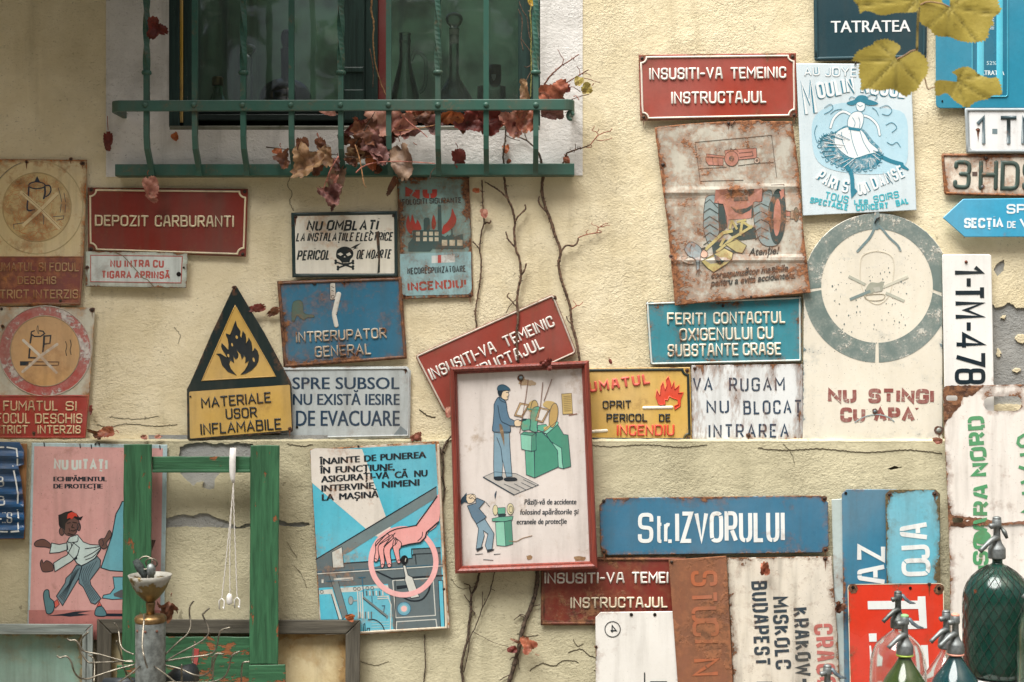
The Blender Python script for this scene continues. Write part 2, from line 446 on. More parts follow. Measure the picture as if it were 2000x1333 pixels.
# ---------------------------------------------------------------- signs
class Sign:
    def __init__(s, name, label, cat, outline, d, col, th=.0016, group=None, dent=.0012, holes=(), seed=1, folds=(), tilt=(0, 0), grid=16, bev=1.2, plate=True, edgefall=5, jag=0, **wear):
        s.d, s.wear, s.parts = d, dict(wear, seed=seed), {}
        xs = [p[0] for p in outline]; ys = [p[1] for p in outline]; s.cx, s.cy = sum(xs) / len(xs), sum(ys) / len(ys)
        s.w, s.h = max(xs) - min(xs), max(ys) - min(ys)
        rr = random.Random(seed * 13 + 5); ph = [rr.uniform(0, 6.28) for _ in range(6)]; fr = [rr.uniform(.7, 1.6) for _ in range(6)]
        def surf(x, y):
            u, v = (x - s.cx) / 110, (y - s.cy) / 110
            z = dent * (math.sin(u * fr[0] + ph[0]) * math.cos(v * fr[1] + ph[1]) + .5 * math.sin(u * 2.1 * fr[2] + v * 1.3 + ph[2]) + .35 * math.sin(v * 3.1 * fr[3] - u + ph[3])) / 1.5
            for y0, sl_, wd, a in folds: z += a * math.exp(-((y - y0 - sl_ * (x - s.cx)) / wd) ** 2)
            return d + z + tilt[0] * (x - s.cx) * S + tilt[1] * (s.cy - y) * S
        s.surf = surf
        s.root = root(name, label, cat, P(s.cx, s.cy, d), group)
        if plate:
            if jag: outline = [(x + rr.uniform(-jag, jag), y + rr.uniform(-jag, jag)) for x, y in densify(outline, 9)]
            s.out = outline
            m = s.part('plate'); m.prism(outline, -th, 0, s.M(col), bev, surf, holes, grid, edgefall)
    def M(s, col, **o):
        if not isinstance(col, (tuple, list)): return col
        return aged(col, **{**s.wear, **o})
    def part(s, nm):
        if nm not in s.parts: s.parts[nm] = MB()
        return s.parts[nm]
    def poly(s, pts, col, lay=1, part='picture', hole=(), line=None, lw=1.2, grid=26, **o):
        out = densify(pts, 24)
        s.part(part).sheet(out, .0003 + lay * .00014, s.M(col, **o), s.surf, hole, grid)
        if line: s.line(pts, lw, line, True, lay=lay + .5, part=part)
    def line(s, pts, wd, col, closed=False, lay=2, h=.00008, prof='flat', cap='round', part='picture', gapless=False, **o):
        p = densify(pts, 20, closed)
        s.part(part).sweep(p, wd, h, s.M(col, **o), s.surf, .0003 + lay * .00014, prof, cap, closed)
    def rel(s, pts, wd, h, col, closed=True, part='border', **o):       # pressed relief line
        s.part(part).sweep(densify(pts, 16, closed), wd, h, s.M(col, **o), s.surf, .0001, 'emb', 'round', closed)
    def text(s, st, p0, p1, h, th, col, prof='flat', hh=.0022, gap=0, slant=0, cap='round', lay=2, part=None, spc=.12, space=.36, jit=0, **o):
        th *= .84 if prof == 'emb' else 1; p0, p1 = Vector(p0), Vector(p1); gl, W, ng = layout(st, spc, space); ux = (p1 - p0).normalized(); up = Vector((ux.y, -ux.x))
        p0 = p0 + ux * th / 2 + up * th / 2; p1 = p1 - ux * th / 2 + up * th / 2; hv = h - th; k = max(.5, ((p1 - p0).length - ng * th * .85)) / W
        if part is None: part = 'lettering#%d' % len(s.parts)
        mb = s.part(part); mat = s.M(col, **o); i = 0; rr = random.Random(len(st))
        for x0, sts, gi in gl:
            jx, jy = rr.uniform(-jit, jit), rr.uniform(-jit, jit)
            for n, (cl, pts) in enumerate(sts):
                f = [p for p in fillet(pts, cl)]
                g = [tuple(p0 + ux * ((x0 + x) * k + gi * th * .85 + slant * y * hv + jx) + up * (y * hv + jy)) for x, y in f]
                segs = [(g, cl)]
                if gap:
                    if cl: g = g + [g[0]]
                    L = sum(math.dist(g[a], g[a + 1]) for a in range(len(g) - 1)); hg = gap / 2
                    if cl: segs = [(sub(g, L * .085 + hg, L * .585 - hg), False), (sub(g, L * .585 + hg, L), False), (sub(g, 0, L * .085 - hg), False)]
                    elif n > 0: segs = [(sub(g, gap + th * .45, L), False)] if L > gap * 2 + th else [(g, False)]
                    elif L > 1.75 * hv and len(pts) > 3: segs = [(sub(g, 0, L * .5 - hg), False), (sub(g, L * .5 + hg, L), False)]
                    segs = [(a, b) for a, b in segs if len(a) > 1]
                for a, b in segs:
                    mb.sweep(a, th, hh if prof == 'emb' else .00006, mat, s.surf, .0003 + lay * .00014 + .00003 * (i % 5) if prof != 'emb' else .0001 + .00004 * (i % 5), prof, cap, b); i += 1
    def font(s, st, p0, p1, h, col, bold=0., slant=0., lay=2, part=None, dbl=0, **o):
        cu = bpy.data.curves.new('t', 'FONT'); cu.body = st; cu.size = 1; cu.offset = bold; cu.shear = slant; cu.resolution_u = 3
        ob = bpy.data.objects.new('t', cu); COL.objects.link(ob); dg = bpy.context.evaluated_depsgraph_get()
        me = bpy.data.meshes.new_from_object(ob.evaluated_get(dg)); vs = [v.co.copy() for v in me.vertices]; fs = [list(p.vertices) for p in me.polygons]
        bpy.data.objects.remove(ob); bpy.data.curves.remove(cu); bpy.data.meshes.remove(me)
        x0 = min(v.x for v in vs); x1 = max(v.x for v in vs); p0, p1 = Vector(p0), Vector(p1); ux = (p1 - p0).normalized(); up = Vector((ux.y, -ux.x))
        k = (p1 - p0).length / (x1 - x0); out = []
        for v in vs:
            p = p0 + ux * (v.x - x0) * k + up * (v.y / .73 * h); out.append(P(p.x, p.y, s.surf(p.x, p.y) + .0003 + lay * .00014))
        mb = s.part(part or 'lettering#%d' % len(s.parts)); mb.add(out, fs, s.M(col, **o))
        for k in range(dbl): mb.add([v + Vector((.62 * S * (k + 1), -.00004 * (k + 1), 0)) for v in out], fs, s.M(col, **o))
    def nail(s, x, y, r=3.2, col=(62, 52, 46), h=.003):
        mb = s.part('nail#%d' % len(s.parts)); z = s.surf(x, y); vs = []; fs = []; n = 12
        for e, hh in ((1, 0), (.95, .45), (.65, .85), (.2, 1)):
            for k in range(n): a = 2 * math.pi * k / n; vs.append(P(x + r * e * math.cos(a), y + r * e * math.sin(a), z + .0002 + h * hh))
        for i in range(3):
            for k in range(n): fs.append([i * n + k, i * n + (k + 1) % n, (i + 1) * n + (k + 1) % n, (i + 1) * n + k])
        fs.append([3 * n + k for k in range(n)])
        mb.add(vs, fs, simple('nail_iron' + str(col), col, .6, .4, .0004, 300, .3), True)
        rn = random.Random(int(x * 7 + y * 3))
        if s.wear.get('rust', 0) >= 0 and rn.random() < .75:
            L = rn.uniform(7, 26); wd = rn.uniform(1.2, 2.6); k = L / 4; yy = y + r * .3
            s.poly([(x - wd, yy), (x + wd * .9, yy), (x + wd * rn.uniform(.4, 1), yy + k), (x + wd * rn.uniform(.2, .7), yy + 2 * k), (x + rn.uniform(0, .5), yy + 4 * k), (x - wd * rn.uniform(.3, .6), yy + 2.4 * k), (x - wd * rn.uniform(.5, 1), yy + k)], (104, 66, 46), 5, part='rust_run#%d' % len(s.parts), rust=.25, grid=0)
            s.poly(rough_loop(ell(x, y, r * 1.7, r * 1.6, 10), 3, .8, int(x)), (96, 62, 46), 5.5, part='rust_spot#%d' % len(s.parts), rust=.3, grid=0)
    def hole(s, x, y, r=2.6):
        s.poly(ell(x, y, r, r, 14), (24, 20, 18), 6, part='screw_hole#%d' % len(s.parts), rust=0, fade=0, dirt=0)
    def done(s):
        for k, mb in s.parts.items():
            if mb.v: mb.build(k.split('#')[0], s.root)
        return s.root
# ---------------------------------------------------------------- the wall
def stucco(name, c1, c2, dirtc, grime=.35):
    m, t = newmat(name); b = NG(t); tc = b.n('ShaderNodeTexCoord').outputs['Object']
    big = b.noise(tc, 1.7, 5, .6); mid = b.noise(tc, 9., 6, .65, .4); gr = b.noise(b.vec('MULTIPLY', tc, (1, 1, 1.25)), 165., 5, .66, .5); fine = b.noise(tc, 420., 3, .6)
    pit = b.ramp(b.noise(b.vec('MULTIPLY', tc, (1, 1, 1.8)), 190., 2, .5, 1.2), .63, .74)
    col = b.mix(b.ramp(mid, .3, .72), lin(c1), lin(c2)); col = b.mix(b.ramp(big, .46, .74, 0, .5), col, lin(dirtc)); col = b.mix(b.ramp(b.noise(b.vec('MULTIPLY', tc, (1, 1, .7)), 4.2, 6, .68, .5), .56, .66, 0, .22), col, lin(dirtc))
    streak = b.noise(b.vec('MULTIPLY', tc, (16, 16, 1.6)), 1., 5, .62); col = b.mix(b.ramp(streak, .52, .8, 0, grime), col, lin(dirtc))
    col = b.mix(b.math('MULTIPLY', pit, b.ramp(mid, .38, .66, .12, .62)), col, (.10, .085, .05, 1))  # pits darkened: dirt plus small pit shadows put into the colour
    spots = b.ramp(b.noise(tc, 36., 3, .5), .72, .76); col = b.mix(b.math('MULTIPLY', spots, .45), col, (.09, .07, .045, 1))
    rip = b.noise(b.vec('MULTIPLY', tc, (1, 1, 1.35)), 84., 4, .6, .6)
    h = b.math('ADD', b.math('MULTIPLY', gr, 1.), b.math('MULTIPLY', fine, .25)); h = b.math('ADD', h, b.math('MULTIPLY', rip, .55)); h = b.math('SUBTRACT', h, b.math('MULTIPLY', pit, .5)); h = b.math('MULTIPLY', h, b.ramp(b.noise(tc, 3.6, 4, .6), .36, .66, .35, 1.15)); h = b.math('ADD', h, b.math('MULTIPLY', mid, 1.5)); h = b.math('ADD', h, b.math('MULTIPLY', b.noise(b.vec('MULTIPLY', tc, (1, 1, 2.6)), 7., 3, .5), .7))
    b.out(b.bsdf(col, .9, b.bump(h, .0036, .85), 0, .2)); return m
M_YEL = stucco('yellow_stucco', (222, 209, 174), (234, 223, 192), (158, 144, 108), .4)
M_PLI = stucco('plinth_stucco', (186, 179, 150), (203, 196, 166), (138, 132, 106), .55)
M_WHT = stucco('white_stucco', (224, 222, 217), (236, 234, 230), (120, 118, 108), .6)
M_GRY = stucco('bare_render', (146, 148, 146), (168, 168, 164), (112, 112, 108), .3)
def rough_loop(pts, g=5, a=1.6, seed=1):
    r_ = random.Random(seed); return [(x + r_.uniform(-a, a), y + r_.uniform(-a, a)) for x, y in densify(pts, g)]
wall = root('house_wall', 'rough pale yellow stucco house wall with peeling plaster patches', 'wall', P(1000, 1970, 0))
win = [(330, -420), (1055, -420), (1055, 249), (330, 249)]
pr = rough_loop(qp("1930 592 1950 602 1962 596 1971 590 1986 604 1998 600 2012 606 2070 600 2090 640 2080 700 2076 790 1930 790"), 5, 2, 3)
pr2 = rough_loop(qp("1941 528 1948 514 1962 508 1960 528 1948 541"), 4, 1, 4)
mb = MB(); up_out = [(-700, -620), (2900, -620), (2900, 859), (-700, 859)]
mb.sheet(up_out, 0, M_YEL, None, [win, pr, pr2])
for h in (pr, pr2):       # broken edges of the plaster coat
    n = len(h); v = [P(x, y, 0) for x, y in h] + [P(x, y, -.005) for x, y in h]
    mb.add(v, [[i, (i + 1) % n, n + (i + 1) % n, n + i] for i in range(n)], M_YEL)
mb.build('plaster', wall)
mb = MB(); mb.sheet([(1880, 480), (2120, 480), (2120, 820), (1880, 820)], -.0045, M_GRY); mb.build('bare_patch', wall)
mb = MB()
for k, (x, y, a_, c_) in enumerate(((1962, 556, 10, 7), (1994, 662, 12, 9), (1950, 690, 5, 8), (1985, 724, 9, 4), (1960, 620, 5, 4), (2015, 690, 12, 20))): mb.prism(rough_loop(ell(x, y, a_, c_, 14), 3, 1.6, k), -.005, -.0005, M_YEL, .8)
mb.build('plaster_remains', wall)
mb = MB(); surr = [(207, -480), (1138, -480), (1138, 343), (207, 346)]; surr = densify(surr, 60); mb.sheet(surr, .0022, M_WHT, None, [win])
n = len(surr); mb.add([P(x, y, .0022) for x, y in surr] + [P(x, y, 0) for x, y in surr], [[i, (i + 1) % n, n + (i + 1) % n, n + i] for i in range(n)], M_WHT)
rv = [P(x, y, .0022) for x, y in win] + [P(x, y, -.16) for x, y in win]
mb.add(rv, [[0, 1, 5, 4], [1, 2, 6, 5], [2, 3, 7, 6], [3, 0, 4, 7]], M_WHT); mb.build('window_surround', wall)
PD = .022     # plinth stands proud of the wall
pp1 = rough_loop(q(300, 860, 6.665, "330 185 345 90 450 45 560 35 690 25 780 45 880 40 940 55 1100 30 1180 40 1290 45 1300 250 330 250"), 4, 1, 5)
pp2 = rough_loop(q(300, 860, 6.665, "340 330 870 330 870 430 800 500 790 640 700 640 640 610 650 540 560 545 520 600 420 510 350 430"), 4, 1, 6)
pp3 = rough_loop(q(300, 860, 6.665, "60 1015 165 1020 260 990 370 965 500 985 600 955 690 950 780 990 880 1030 960 1050 1060 1110 1110 1140 1190 1090 1250 1080 1400 1090 1600 1030 1650 1040 1760 1080 1900 1065 2020 1075 2030 1110 1900 1130 1720 1120 1600 1100 1400 1130 1250 1125 1160 1150 1000 1150 800 1130 600 1135 400 1120 250 1135 60 1150"), 3, .9, 7)
pp4 = rough_loop(q(1500, 590, 4, "930 1305 960 1295 990 1280 1020 1290 1055 1290 1010 1302 960 1312"), 3, .6, 8)
mb = MB(); pl_out = [(-700, 862), (2900, 862), (2900, 1971), (-700, 1971)]
mb.sheet(pl_out, PD, M_PLI, None, [pp1, pp2, pp3, pp4])
for h in (pp1, pp2, pp3, pp4):
    n = len(h); v = [P(x, y, PD) for x, y in h] + [P(x, y, PD - .007) for x, y in h]
    mb.add(v, [[i, (i + 1) % n, n + (i + 1) % n, n + i] for i in range(n)], M_PLI)
xs = [-700 + 3600 * i / 240 for i in range(241)]; r_ = random.Random(3); jz = [(r_.uniform(-1.2, 1.2), r_.uniform(-.002, .002)) for _ in xs]
v = [P(x, 859 + j[0] * .5, -.002) for x, j in zip(xs, jz)] + [P(x, 858 + j[0], PD - .004 + j[1]) for x, j in zip(xs, jz)] + [P(x, 863 + j[0] * .4, PD + .0005) for x, j in zip(xs, jz)]
N = len(xs); mb.add(v, [[i, N + i, N + i + 1, i + 1] for i in range(N - 1)] + [[N + i, 2 * N + i, 2 * N + i + 1, N + i + 1] for i in range(N - 1)], M_PLI, True)
mb.build('plinth', wall)
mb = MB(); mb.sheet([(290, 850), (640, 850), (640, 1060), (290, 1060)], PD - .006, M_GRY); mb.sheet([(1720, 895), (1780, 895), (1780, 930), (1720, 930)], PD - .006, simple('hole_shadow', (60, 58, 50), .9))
mb.build('bare_patch', wall)
x0 = P(-700, 0, 0).x; mb = MB(); mb.box(x0 - .3, x0 + .66, -.55, .3, 0, 5.2, M_YEL, .01); mb.build('added_shade_block', wall)   # unseen block added to shade the left of the wall
gm, t = newmat('gravel_ground'); b = NG(t); tc = b.n('ShaderNodeTexCoord').outputs['Object']
b.out(b.bsdf(b.mix(b.noise(tc, 40., 6, .7), (.05, .045, .035, 1), (.30, .27, .22, 1)), .95, b.bump(b.noise(tc, 60., 5, .7), .01)))
mb = MB(); mb.add([(-60, -60, 0), (60, -60, 0), (60, 20, 0), (-60, 20, 0)], [[0, 1, 2, 3]], gm); g = mb.build('ground'); g['kind'] = 'structure'
# ---------------------------------------------------------------- window
def wood(name, col, axis='Z', peel=.0, raw=(120, 96, 70), rough=.55, seed=1., spec=.35, scale=1.):
    m, t = newmat(name); b = NG(t); tc = b.vec('ADD', b.n('ShaderNodeTexCoord').outputs['Object'], (seed * 3.1, seed, seed * 1.7))
    st = {'Z': (70, 70, 5), 'X': (5, 70, 70)}[axis]
    gr = b.noise(b.vec('MULTIPLY', tc, st), 1.5, 6, .65, .6); pe = b.noise(b.vec('MULTIPLY', tc, {'Z': (15, 15, 6), 'X': (6, 15, 15)}[axis]), 2.6 * scale, 8, .68, .2); fn = b.noise(b.vec('MULTIPLY', tc, st), 7., 4, .7)
    at = b.n('ShaderNodeAttribute', attribute_name='edge').outputs['Fac']
    pv = b.math('ADD', b.math('ADD', b.math('MULTIPLY', pe, .8), b.math('MULTIPLY', gr, .2)), b.math('MULTIPLY', at, .06))
    mk = b.ramp(pv, .80 - .5 * peel, .83 - .5 * peel)
    c = lin(col); col0 = b.mix(b.ramp(gr, .3, .7), tuple(v * .52 for v in c[:3]) + (1,), tuple(v * 1.08 for v in c[:3]) + (1,)); col0 = b.mix(b.ramp(fn, .62, .75, 0, .35), col0, (.02, .022, .02, 1))
    rw = b.mix(gr, tuple(v * .45 for v in lin(raw)[:3]) + (1,), lin(raw))
    b.out(b.bsdf(b.mix(mk, col0, rw), b.mix(mk, rough, (.85,) * 3 + (1,)), b.bump(b.math('SUBTRACT', b.math('ADD', b.math('MULTIPLY', gr, .7), b.math('MULTIPLY', fn, .4)), b.math('MULTIPLY', mk, .9)), .0012), 0, spec)); return m
W_DK = wood('dark_green_wood', (38, 62, 56), 'Z', .33, (120, 122, 116), .5, 1); W_DKX = wood('dark_green_sash', (30, 46, 42), 'X', .12, (110, 112, 104), .5, 2)
wr = root('window', 'dark green double sash window behind the green iron grille', 'window', P(690, 249, -.06))
def pbar(mb, x0, x1, y0, y1, d0, d1, mat, bev=2.): mb.prism([(x0, y0), (x1, y0), (x1, y1), (x0, y1)], d0, d1, mat, bev)
T = -420
mb = MB(); pbar(mb, 326, 351, T, 249, -.10, -.012, W_DK); pbar(mb, 357, 376, T, 249, -.10, -.03, W_DK); pbar(mb, 1037, 1058, T, 249, -.10, -.02, W_DK); pbar(mb, 1012, 1037, T, 249, -.10, -.035, W_DK); mb.build('frame', wr)
mb = MB(); pbar(mb, 350, 357.5, T, 240, -.1, -.028, aged((196, 158, 62), rust=.12, dirt=.4, seed=3)); mb.build('weather_strip', wr)
mb = MB(); pbar(mb, 376, 1012, 223, 236, -.10, -.03, W_DKX); pbar(mb, 376, 1012, 205, 222, -.10, -.045, W_DKX); mb.build('bottom_rail', wr)
mb = MB(); pbar(mb, 664, 712, T, 240, -.10, -.026, W_DK); pbar(mb, 712, 738, T, 236, -.10, -.036, W_DK); pbar(mb, 672, 710, 131, 142, -.03, -.021, W_DK); pbar(mb, 672, 710, 175, 236, -.03, -.022, W_DK); mb.build('mullion', wr)
mb = MB(); pbar(mb, 738, 756, T, 222, -.1, -.042, aged((112, 48, 44), rust=.2, dirt=.5, seed=4)); pbar(mb, 660, 664.5, T, 222, -.1, -.032, aged((112, 48, 44), rust=.3, dirt=.5, seed=4)); mb.build('sash_edge', wr)
mb = MB(); pbar(mb, 330, 1055, 246, 255, -.1, .003, aged((120, 122, 108), rust=.35, dirt=.7, seed=5, ra=(.02, .03, .015, 1), rb=(.10, .11, .07, 1))); mb.build('sill', wr)
gl, t = newmat('window_glass'); b = NG(t); tc = b.n('ShaderNodeTexCoord').outputs['Object']
fr = b.n('ShaderNodeFresnel'); fr.inputs[0].default_value = 1.5
nb = b.bump(b.noise(tc, 4.5, 2, .5), .004, .6)
tr = b.n('ShaderNodeBsdfTransparent'); tr.inputs[0].default_value = (.90, .96, .92, 1); gs = b.n('ShaderNodeBsdfGlossy'); gs.inputs['Roughness'].default_value = .03; b.put(gs.inputs['Normal'], nb)
df = b.n('ShaderNodeBsdfDiffuse'); df.inputs[0].default_value = (.32, .36, .33, 1)
m1 = b.n('ShaderNodeMixShader'); b.put(m1.inputs[0], b.math('MULTIPLY_ADD', fr.outputs[0], 1.5, .02)); b.put(m1.inputs[1], tr.outputs[0]); b.put(m1.inputs[2], gs.outputs[0])
m2 = b.n('ShaderNodeMixShader'); dust = b.math('ADD', b.ramp(b.noise(tc, 7., 5, .6), .35, .8, .03, .09), b.ramp(b.noise(tc, 420., 2, .5), .70, .76, 0, .3)); b.put(m2.inputs[0], dust); b.put(m2.inputs[1], m1.outputs[0]); b.put(m2.inputs[2], df.outputs[0])
b.out(m2.outputs[0])
for a, c in ((374, 666), (754, 1014)):
    mb = MB(); mb.prism([(a, T), (c, T), (c, 208), (a, 208)], -.074, -.071, gl, 0); mb.build('glass_pane', wr)
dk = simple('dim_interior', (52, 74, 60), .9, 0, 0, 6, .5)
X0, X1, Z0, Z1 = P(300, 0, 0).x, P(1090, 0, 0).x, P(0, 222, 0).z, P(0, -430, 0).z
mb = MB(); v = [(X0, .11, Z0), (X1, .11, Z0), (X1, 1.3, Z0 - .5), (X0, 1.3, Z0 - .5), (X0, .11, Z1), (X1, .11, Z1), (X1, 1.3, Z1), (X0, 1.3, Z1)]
v += [(X0, .16, Z1), (X1, .16, Z1)]; mb.add(v, [[2, 3, 7, 6], [0, 3, 7, 4], [1, 2, 6, 5], [4, 5, 9, 8], [0, 1, 2, 3]], dk); mb.build('room_interior', wr)  # ceiling left open past its front strip, so added sky light falls in
shy = P(0, 206, -.16).z
mb = MB(); mb.box(X0, X1, .095, .34, shy - .03, shy, simple('inner_board', (92, 96, 84), .6), .004); mb.build('inner_sill', wr)
# ---------------------------------------------------------------- iron grille
IR = aged((52, 92, 80), rust=.10, edge=.12, scale=22., dirt=.45, fade=.35, seed=9, rough=.42, speck=.5, name='green_iron')
gr = root('window_grille', 'green painted wrought iron window grille with riveted rails', 'grille', P(668, 333, .03))
RD = .100
def rail(name, pts, hgt, thick, mat):
    mb = MB(); N = len(pts); vs = []; 
    for i, p in enumerate(pts):
        p = Vector(p); t = (Vector(pts[min(i + 1, N - 1)]) - Vector(pts[max(i - 1, 0)])).normalized(); nn = Vector((t.y, -t.x, 0)).normalized()
        for a, c in ((-1, -.86), (-.86, -1), (.86, -1), (1, -.86), (1, .86), (.86, 1), (-.86, 1), (-1, .86)): vs.append(p + nn * thick / 2 * a + Vector((0, 0, hgt / 2 * c)))
    fs = [[i * 8 + k, i * 8 + (k + 1) % 8, (i + 1) * 8 + (k + 1) % 8, (i + 1) * 8 + k] for i in range(N - 1) for k in range(8)]
    fs += [list(range(8))[::-1], [(N - 1) * 8 + k for k in range(8)]]
    mb.add(vs, fs, mat); return mb.build(name, gr)
a, c = P(218, 207.5, RD), P(1119, 205, RD); r0 = .022; pts = [(a.x + .002, .004, a.z)]
pts += [(a.x + r0 - r0 * math.cos(R(t)), -RD + r0 - r0 * math.sin(R(t)), a.z) for t in range(0, 91, 15)]
pts += [(a.x + (c.x - a.x) * k / 20, -RD, a.z + (c.z - a.z) * k / 20) for k in range(2, 19)]
pts += [(c.x - r0 + r0 * math.sin(R(t)), -RD + r0 - r0 * math.cos(R(t)), c.z) for t in range(0, 91, 15)] + [(c.x + .001, .004, c.z)]
rail('top_rail', pts, .0235, .009, IR)
mb = MB(); e = P(1114, 226, .09); mb.tube([(e.x + .004 * math.cos(R(k)) * 1.4, e.y, e.z + .006 * math.sin(R(k)) * 1.4) for k in range(0, 320, 20)], .004, IR); mb.build('scroll', gr)
a, c = P(229, 334.5, .022), P(1121, 333, .022)
rail('lower_rail', [(a.x + (c.x - a.x) * k / 10, -.022, a.z + (c.z - a.z) * k / 10) for k in range(11)], .0265, .036, IR)
for i, bx in enumerate((286.5, 381, 475.5, 569.5, 666, 759.5, 855.5, 949.5, 1046.5)):
    tw = i in (0, 2, 4, 6, 8); mb = MB(); X = P(bx, 206, RD - .009).x; hw = .0060; vs = []; Zb = P(0, 340, .05).z; Zc = P(0, 292, RD).z; Zt = P(0, -420, RD).z; Zk = P(0, 141, RD).z; Zm = P(0, 196, RD).z
    path = [(-(.046), Zb - .002, 0), (-.05, Zb + .008, 0), (-.060, Zb + .022, 0), (-.074, Zb + .038, 0), (-.086, Zc + .004, 0), (-.0915, Zc + .03, 0), (-.0915, Zm, 0), (-.0915, Zk, 0)]
    if tw:
        n = 60
        for k in range(1, n + 1): path.append((-.0915, Zk + (Zt - Zk) * k / n, k * 12.8))
    else: path.append((-.0915, Zt, 0))
    for k, (y, z, ang) in enumerate(path):
        ty, tz = (path[min(k + 1, len(path) - 1)][0] - path[max(k - 1, 0)][0], path[min(k + 1, len(path) - 1)][1] - path[max(k - 1, 0)][1]); L = math.hypot(ty, tz); nn = Vector((0, -tz / L, ty / L)); xx = Vector((1, 0, 0))
        for j in range(4):
            th = R(45 + 90 * j + ang); r2 = hw * 1.36 if not ang else hw * 1.36
            vs.append(Vector((X, y, z)) + xx * (r2 * math.cos(th)) + nn * (r2 * math.sin(th)))
    N = len(path); fs = [[k * 4 + j, k * 4 + (j + 1) % 4, (k + 1) * 4 + (j + 1) % 4, (k + 1) * 4 + j] for k in range(N - 1) for j in range(4)] + [[0, 1, 2, 3], [(N - 1) * 4 + j for j in range(4)]]
    mb.add(vs, fs, IR); bar = mb.build('bar', gr)
    if tw:
        m2_ = MB(); m2_.lathe((X, -.0915, Zk), [(.006, -.005), (.0098, -.0042), (.0112, 0), (.0098, .0042), (.006, .005)], IR, 18); m2_.build('collar', bar)
    m3 = MB(); pz = P(bx, 206, RD); vs = []; m3.lathe((X, -RD - .0045, pz.z), [(.0062, 0), (.0058, .002), (.0035, .0038), (.001, .0044)], IR, 14, Vector((0, -1, 0))); m3.build('rivet', bar)

crm = simple('crack_shadow', (70, 62, 46), .95)
for t, d, wd in (("566 345 562 362 570 378 566 395 573 412", .0006, .9), ("930 905 928 940 931 970", PD + .0006, .6), ("1010 1238 1030 1244 1050 1240", PD + .0006, 1.), ("1110 1275 1135 1268 1150 1280 1180 1290", PD + .0006, 1.6), ("1035 1310 1060 1296 1080 1302 1105 1290 1130 1294", PD + .0006, 1.5), ("1120 1250 1128 1262 1138 1258", PD + .0006, 1.3), ("1160 1310 1190 1305 1220 1318 1262 1312", PD + .0006, 1.2), ("1480 875 1530 880 1600 877 1690 884 1770 879 1840 886", PD + .0006, 1.6), ("1530 868 1545 884 1552 905", PD + .0006, .8), ("560 868 590 872 610 869", PD + .0006, 1.4), ("1140 868 1190 873 1260 869 1330 874 1380 870", PD + .0006, 1.2), ("1000 1035 1030 1028", PD + .0006, .8), ("190 830 215 834 250 828 300 833 345 829", .0006, 1.), ("215 815 260 819 310 814", .0006, .7), ("340 640 352 655 348 672", .0006, .6), ("820 800 834 812 850 816", .0006, 2.2), ("575 1105 590 1125 600 1150", PD + .0006, .6), ("560 1060 580 1090", PD + .0006, .5), ("880 1130 900 1150 930 1146", PD + .0006, .7), ("700 1290 730 1300 760 1292", PD + .0006, .7)):
    p = densify(smooth(qp(t), False, 4), 2.5, False); r_ = random.Random(int(p[0][0])); mb = MB()
    mb.sweep([(x + r_.uniform(-1, 1), y + r_.uniform(-1, 1)) for x, y in p], wd, .0003, crm, lambda x, y: 0, d); mb.build('crack', wall)
# ---------------------------------------------------------------- the signs (left to right, top to bottom)
WH = (226, 224, 216); CR = (222, 208, 172); BK = (38, 44, 48); RD_ = (158, 50, 40)
# cup sign, upper left
s = Sign('warning_sign', 'rust stained cream sign with crossed out lidded cup above faded maroon panel', 'sign', [(-62, 311), (170.5, 312.5), (164, 500), (157, 597), (-62, 598)], .010, (214, 196, 150), seed=11, rust=.16, edge=.30, scale=16., dirt=.45, halo=.6, ra=(.12, .045, .02, 1), rb=(.46, .20, .075, 1), dent=.002)
s.poly(ell(72, 405, 67, 67, 40), (206, 184, 132), 1, rust=.3, halo=.7); s.rel(ell(72, 405, 67, 67, 44), 2.2, .0012, (186, 164, 118), part='ring'); s.rel(ell(72, 405, 90, 91, 48), 2.0, .001, (190, 172, 128), part='ring')
s.line(ell(72, 405, 91, 92, 20, 215, 250), 1.2, (50, 66, 88), False, 2); s.line(ell(72, 405, 67, 67, 20, 200, 265), 1.0, (60, 76, 92), False, 2)
rr = random.Random(3)
for i in range(95):       # crazed orange hairlines
    a, r_ = rr.uniform(0, 6.28), 62 * math.sqrt(rr.random()); p = [(72 + r_ * math.cos(a), 405 + r_ * math.sin(a))]; th = rr.uniform(0, 6.28)
    for k in range(rr.randint(2, 4)):
        th += rr.uniform(-.9, .9); p.append((p[-1][0] + 7 * math.cos(th), p[-1][1] + 7 * math.sin(th)))
    p = [c for c in p if math.dist(c, (72, 405)) < 65]
    if len(p) > 1: s.line(p, .7, (196, 122, 62), False, 1.6, rust=0, part='crazing')
Zq = lambda t: q(0, 300, 4, t); nv = (44, 58, 78)
for t, w_ in (("225 262 222 330 214 440 268 440", 3.2), ("350 262 352 310 342 352", 3.6), ("355 252 386 252 398 285 384 320 358 338", 2.6), ("222 250 240 232 285 222 335 232 352 250 335 268 285 276 240 268 222 250", 2.4)): s.line(smooth(Zq(t), False), w_, nv, False, 3)
s.poly(Zq("270 220 290 176 312 220"), nv, 3)
for t in ("168 305 310 430 462 582", "442 318 330 430 186 560"): s.line(Zq(t), 7, (222, 204, 158), False, 3.5, rust=.1); s.line([(x + 3, y + 1.6) for x, y in Zq(t)], .8, (150, 120, 80), False, 3.8)
for t in ("110 590 105 555 200 540", "415 495 500 488 495 512 445 522", "325 450 342 500 340 555", "455 270 475 340 482 380", "500 310 512 380", "478 400 470 460", "512 400 508 462"): s.line(Zq(t), 1.2, (80, 92, 96), False, 3)
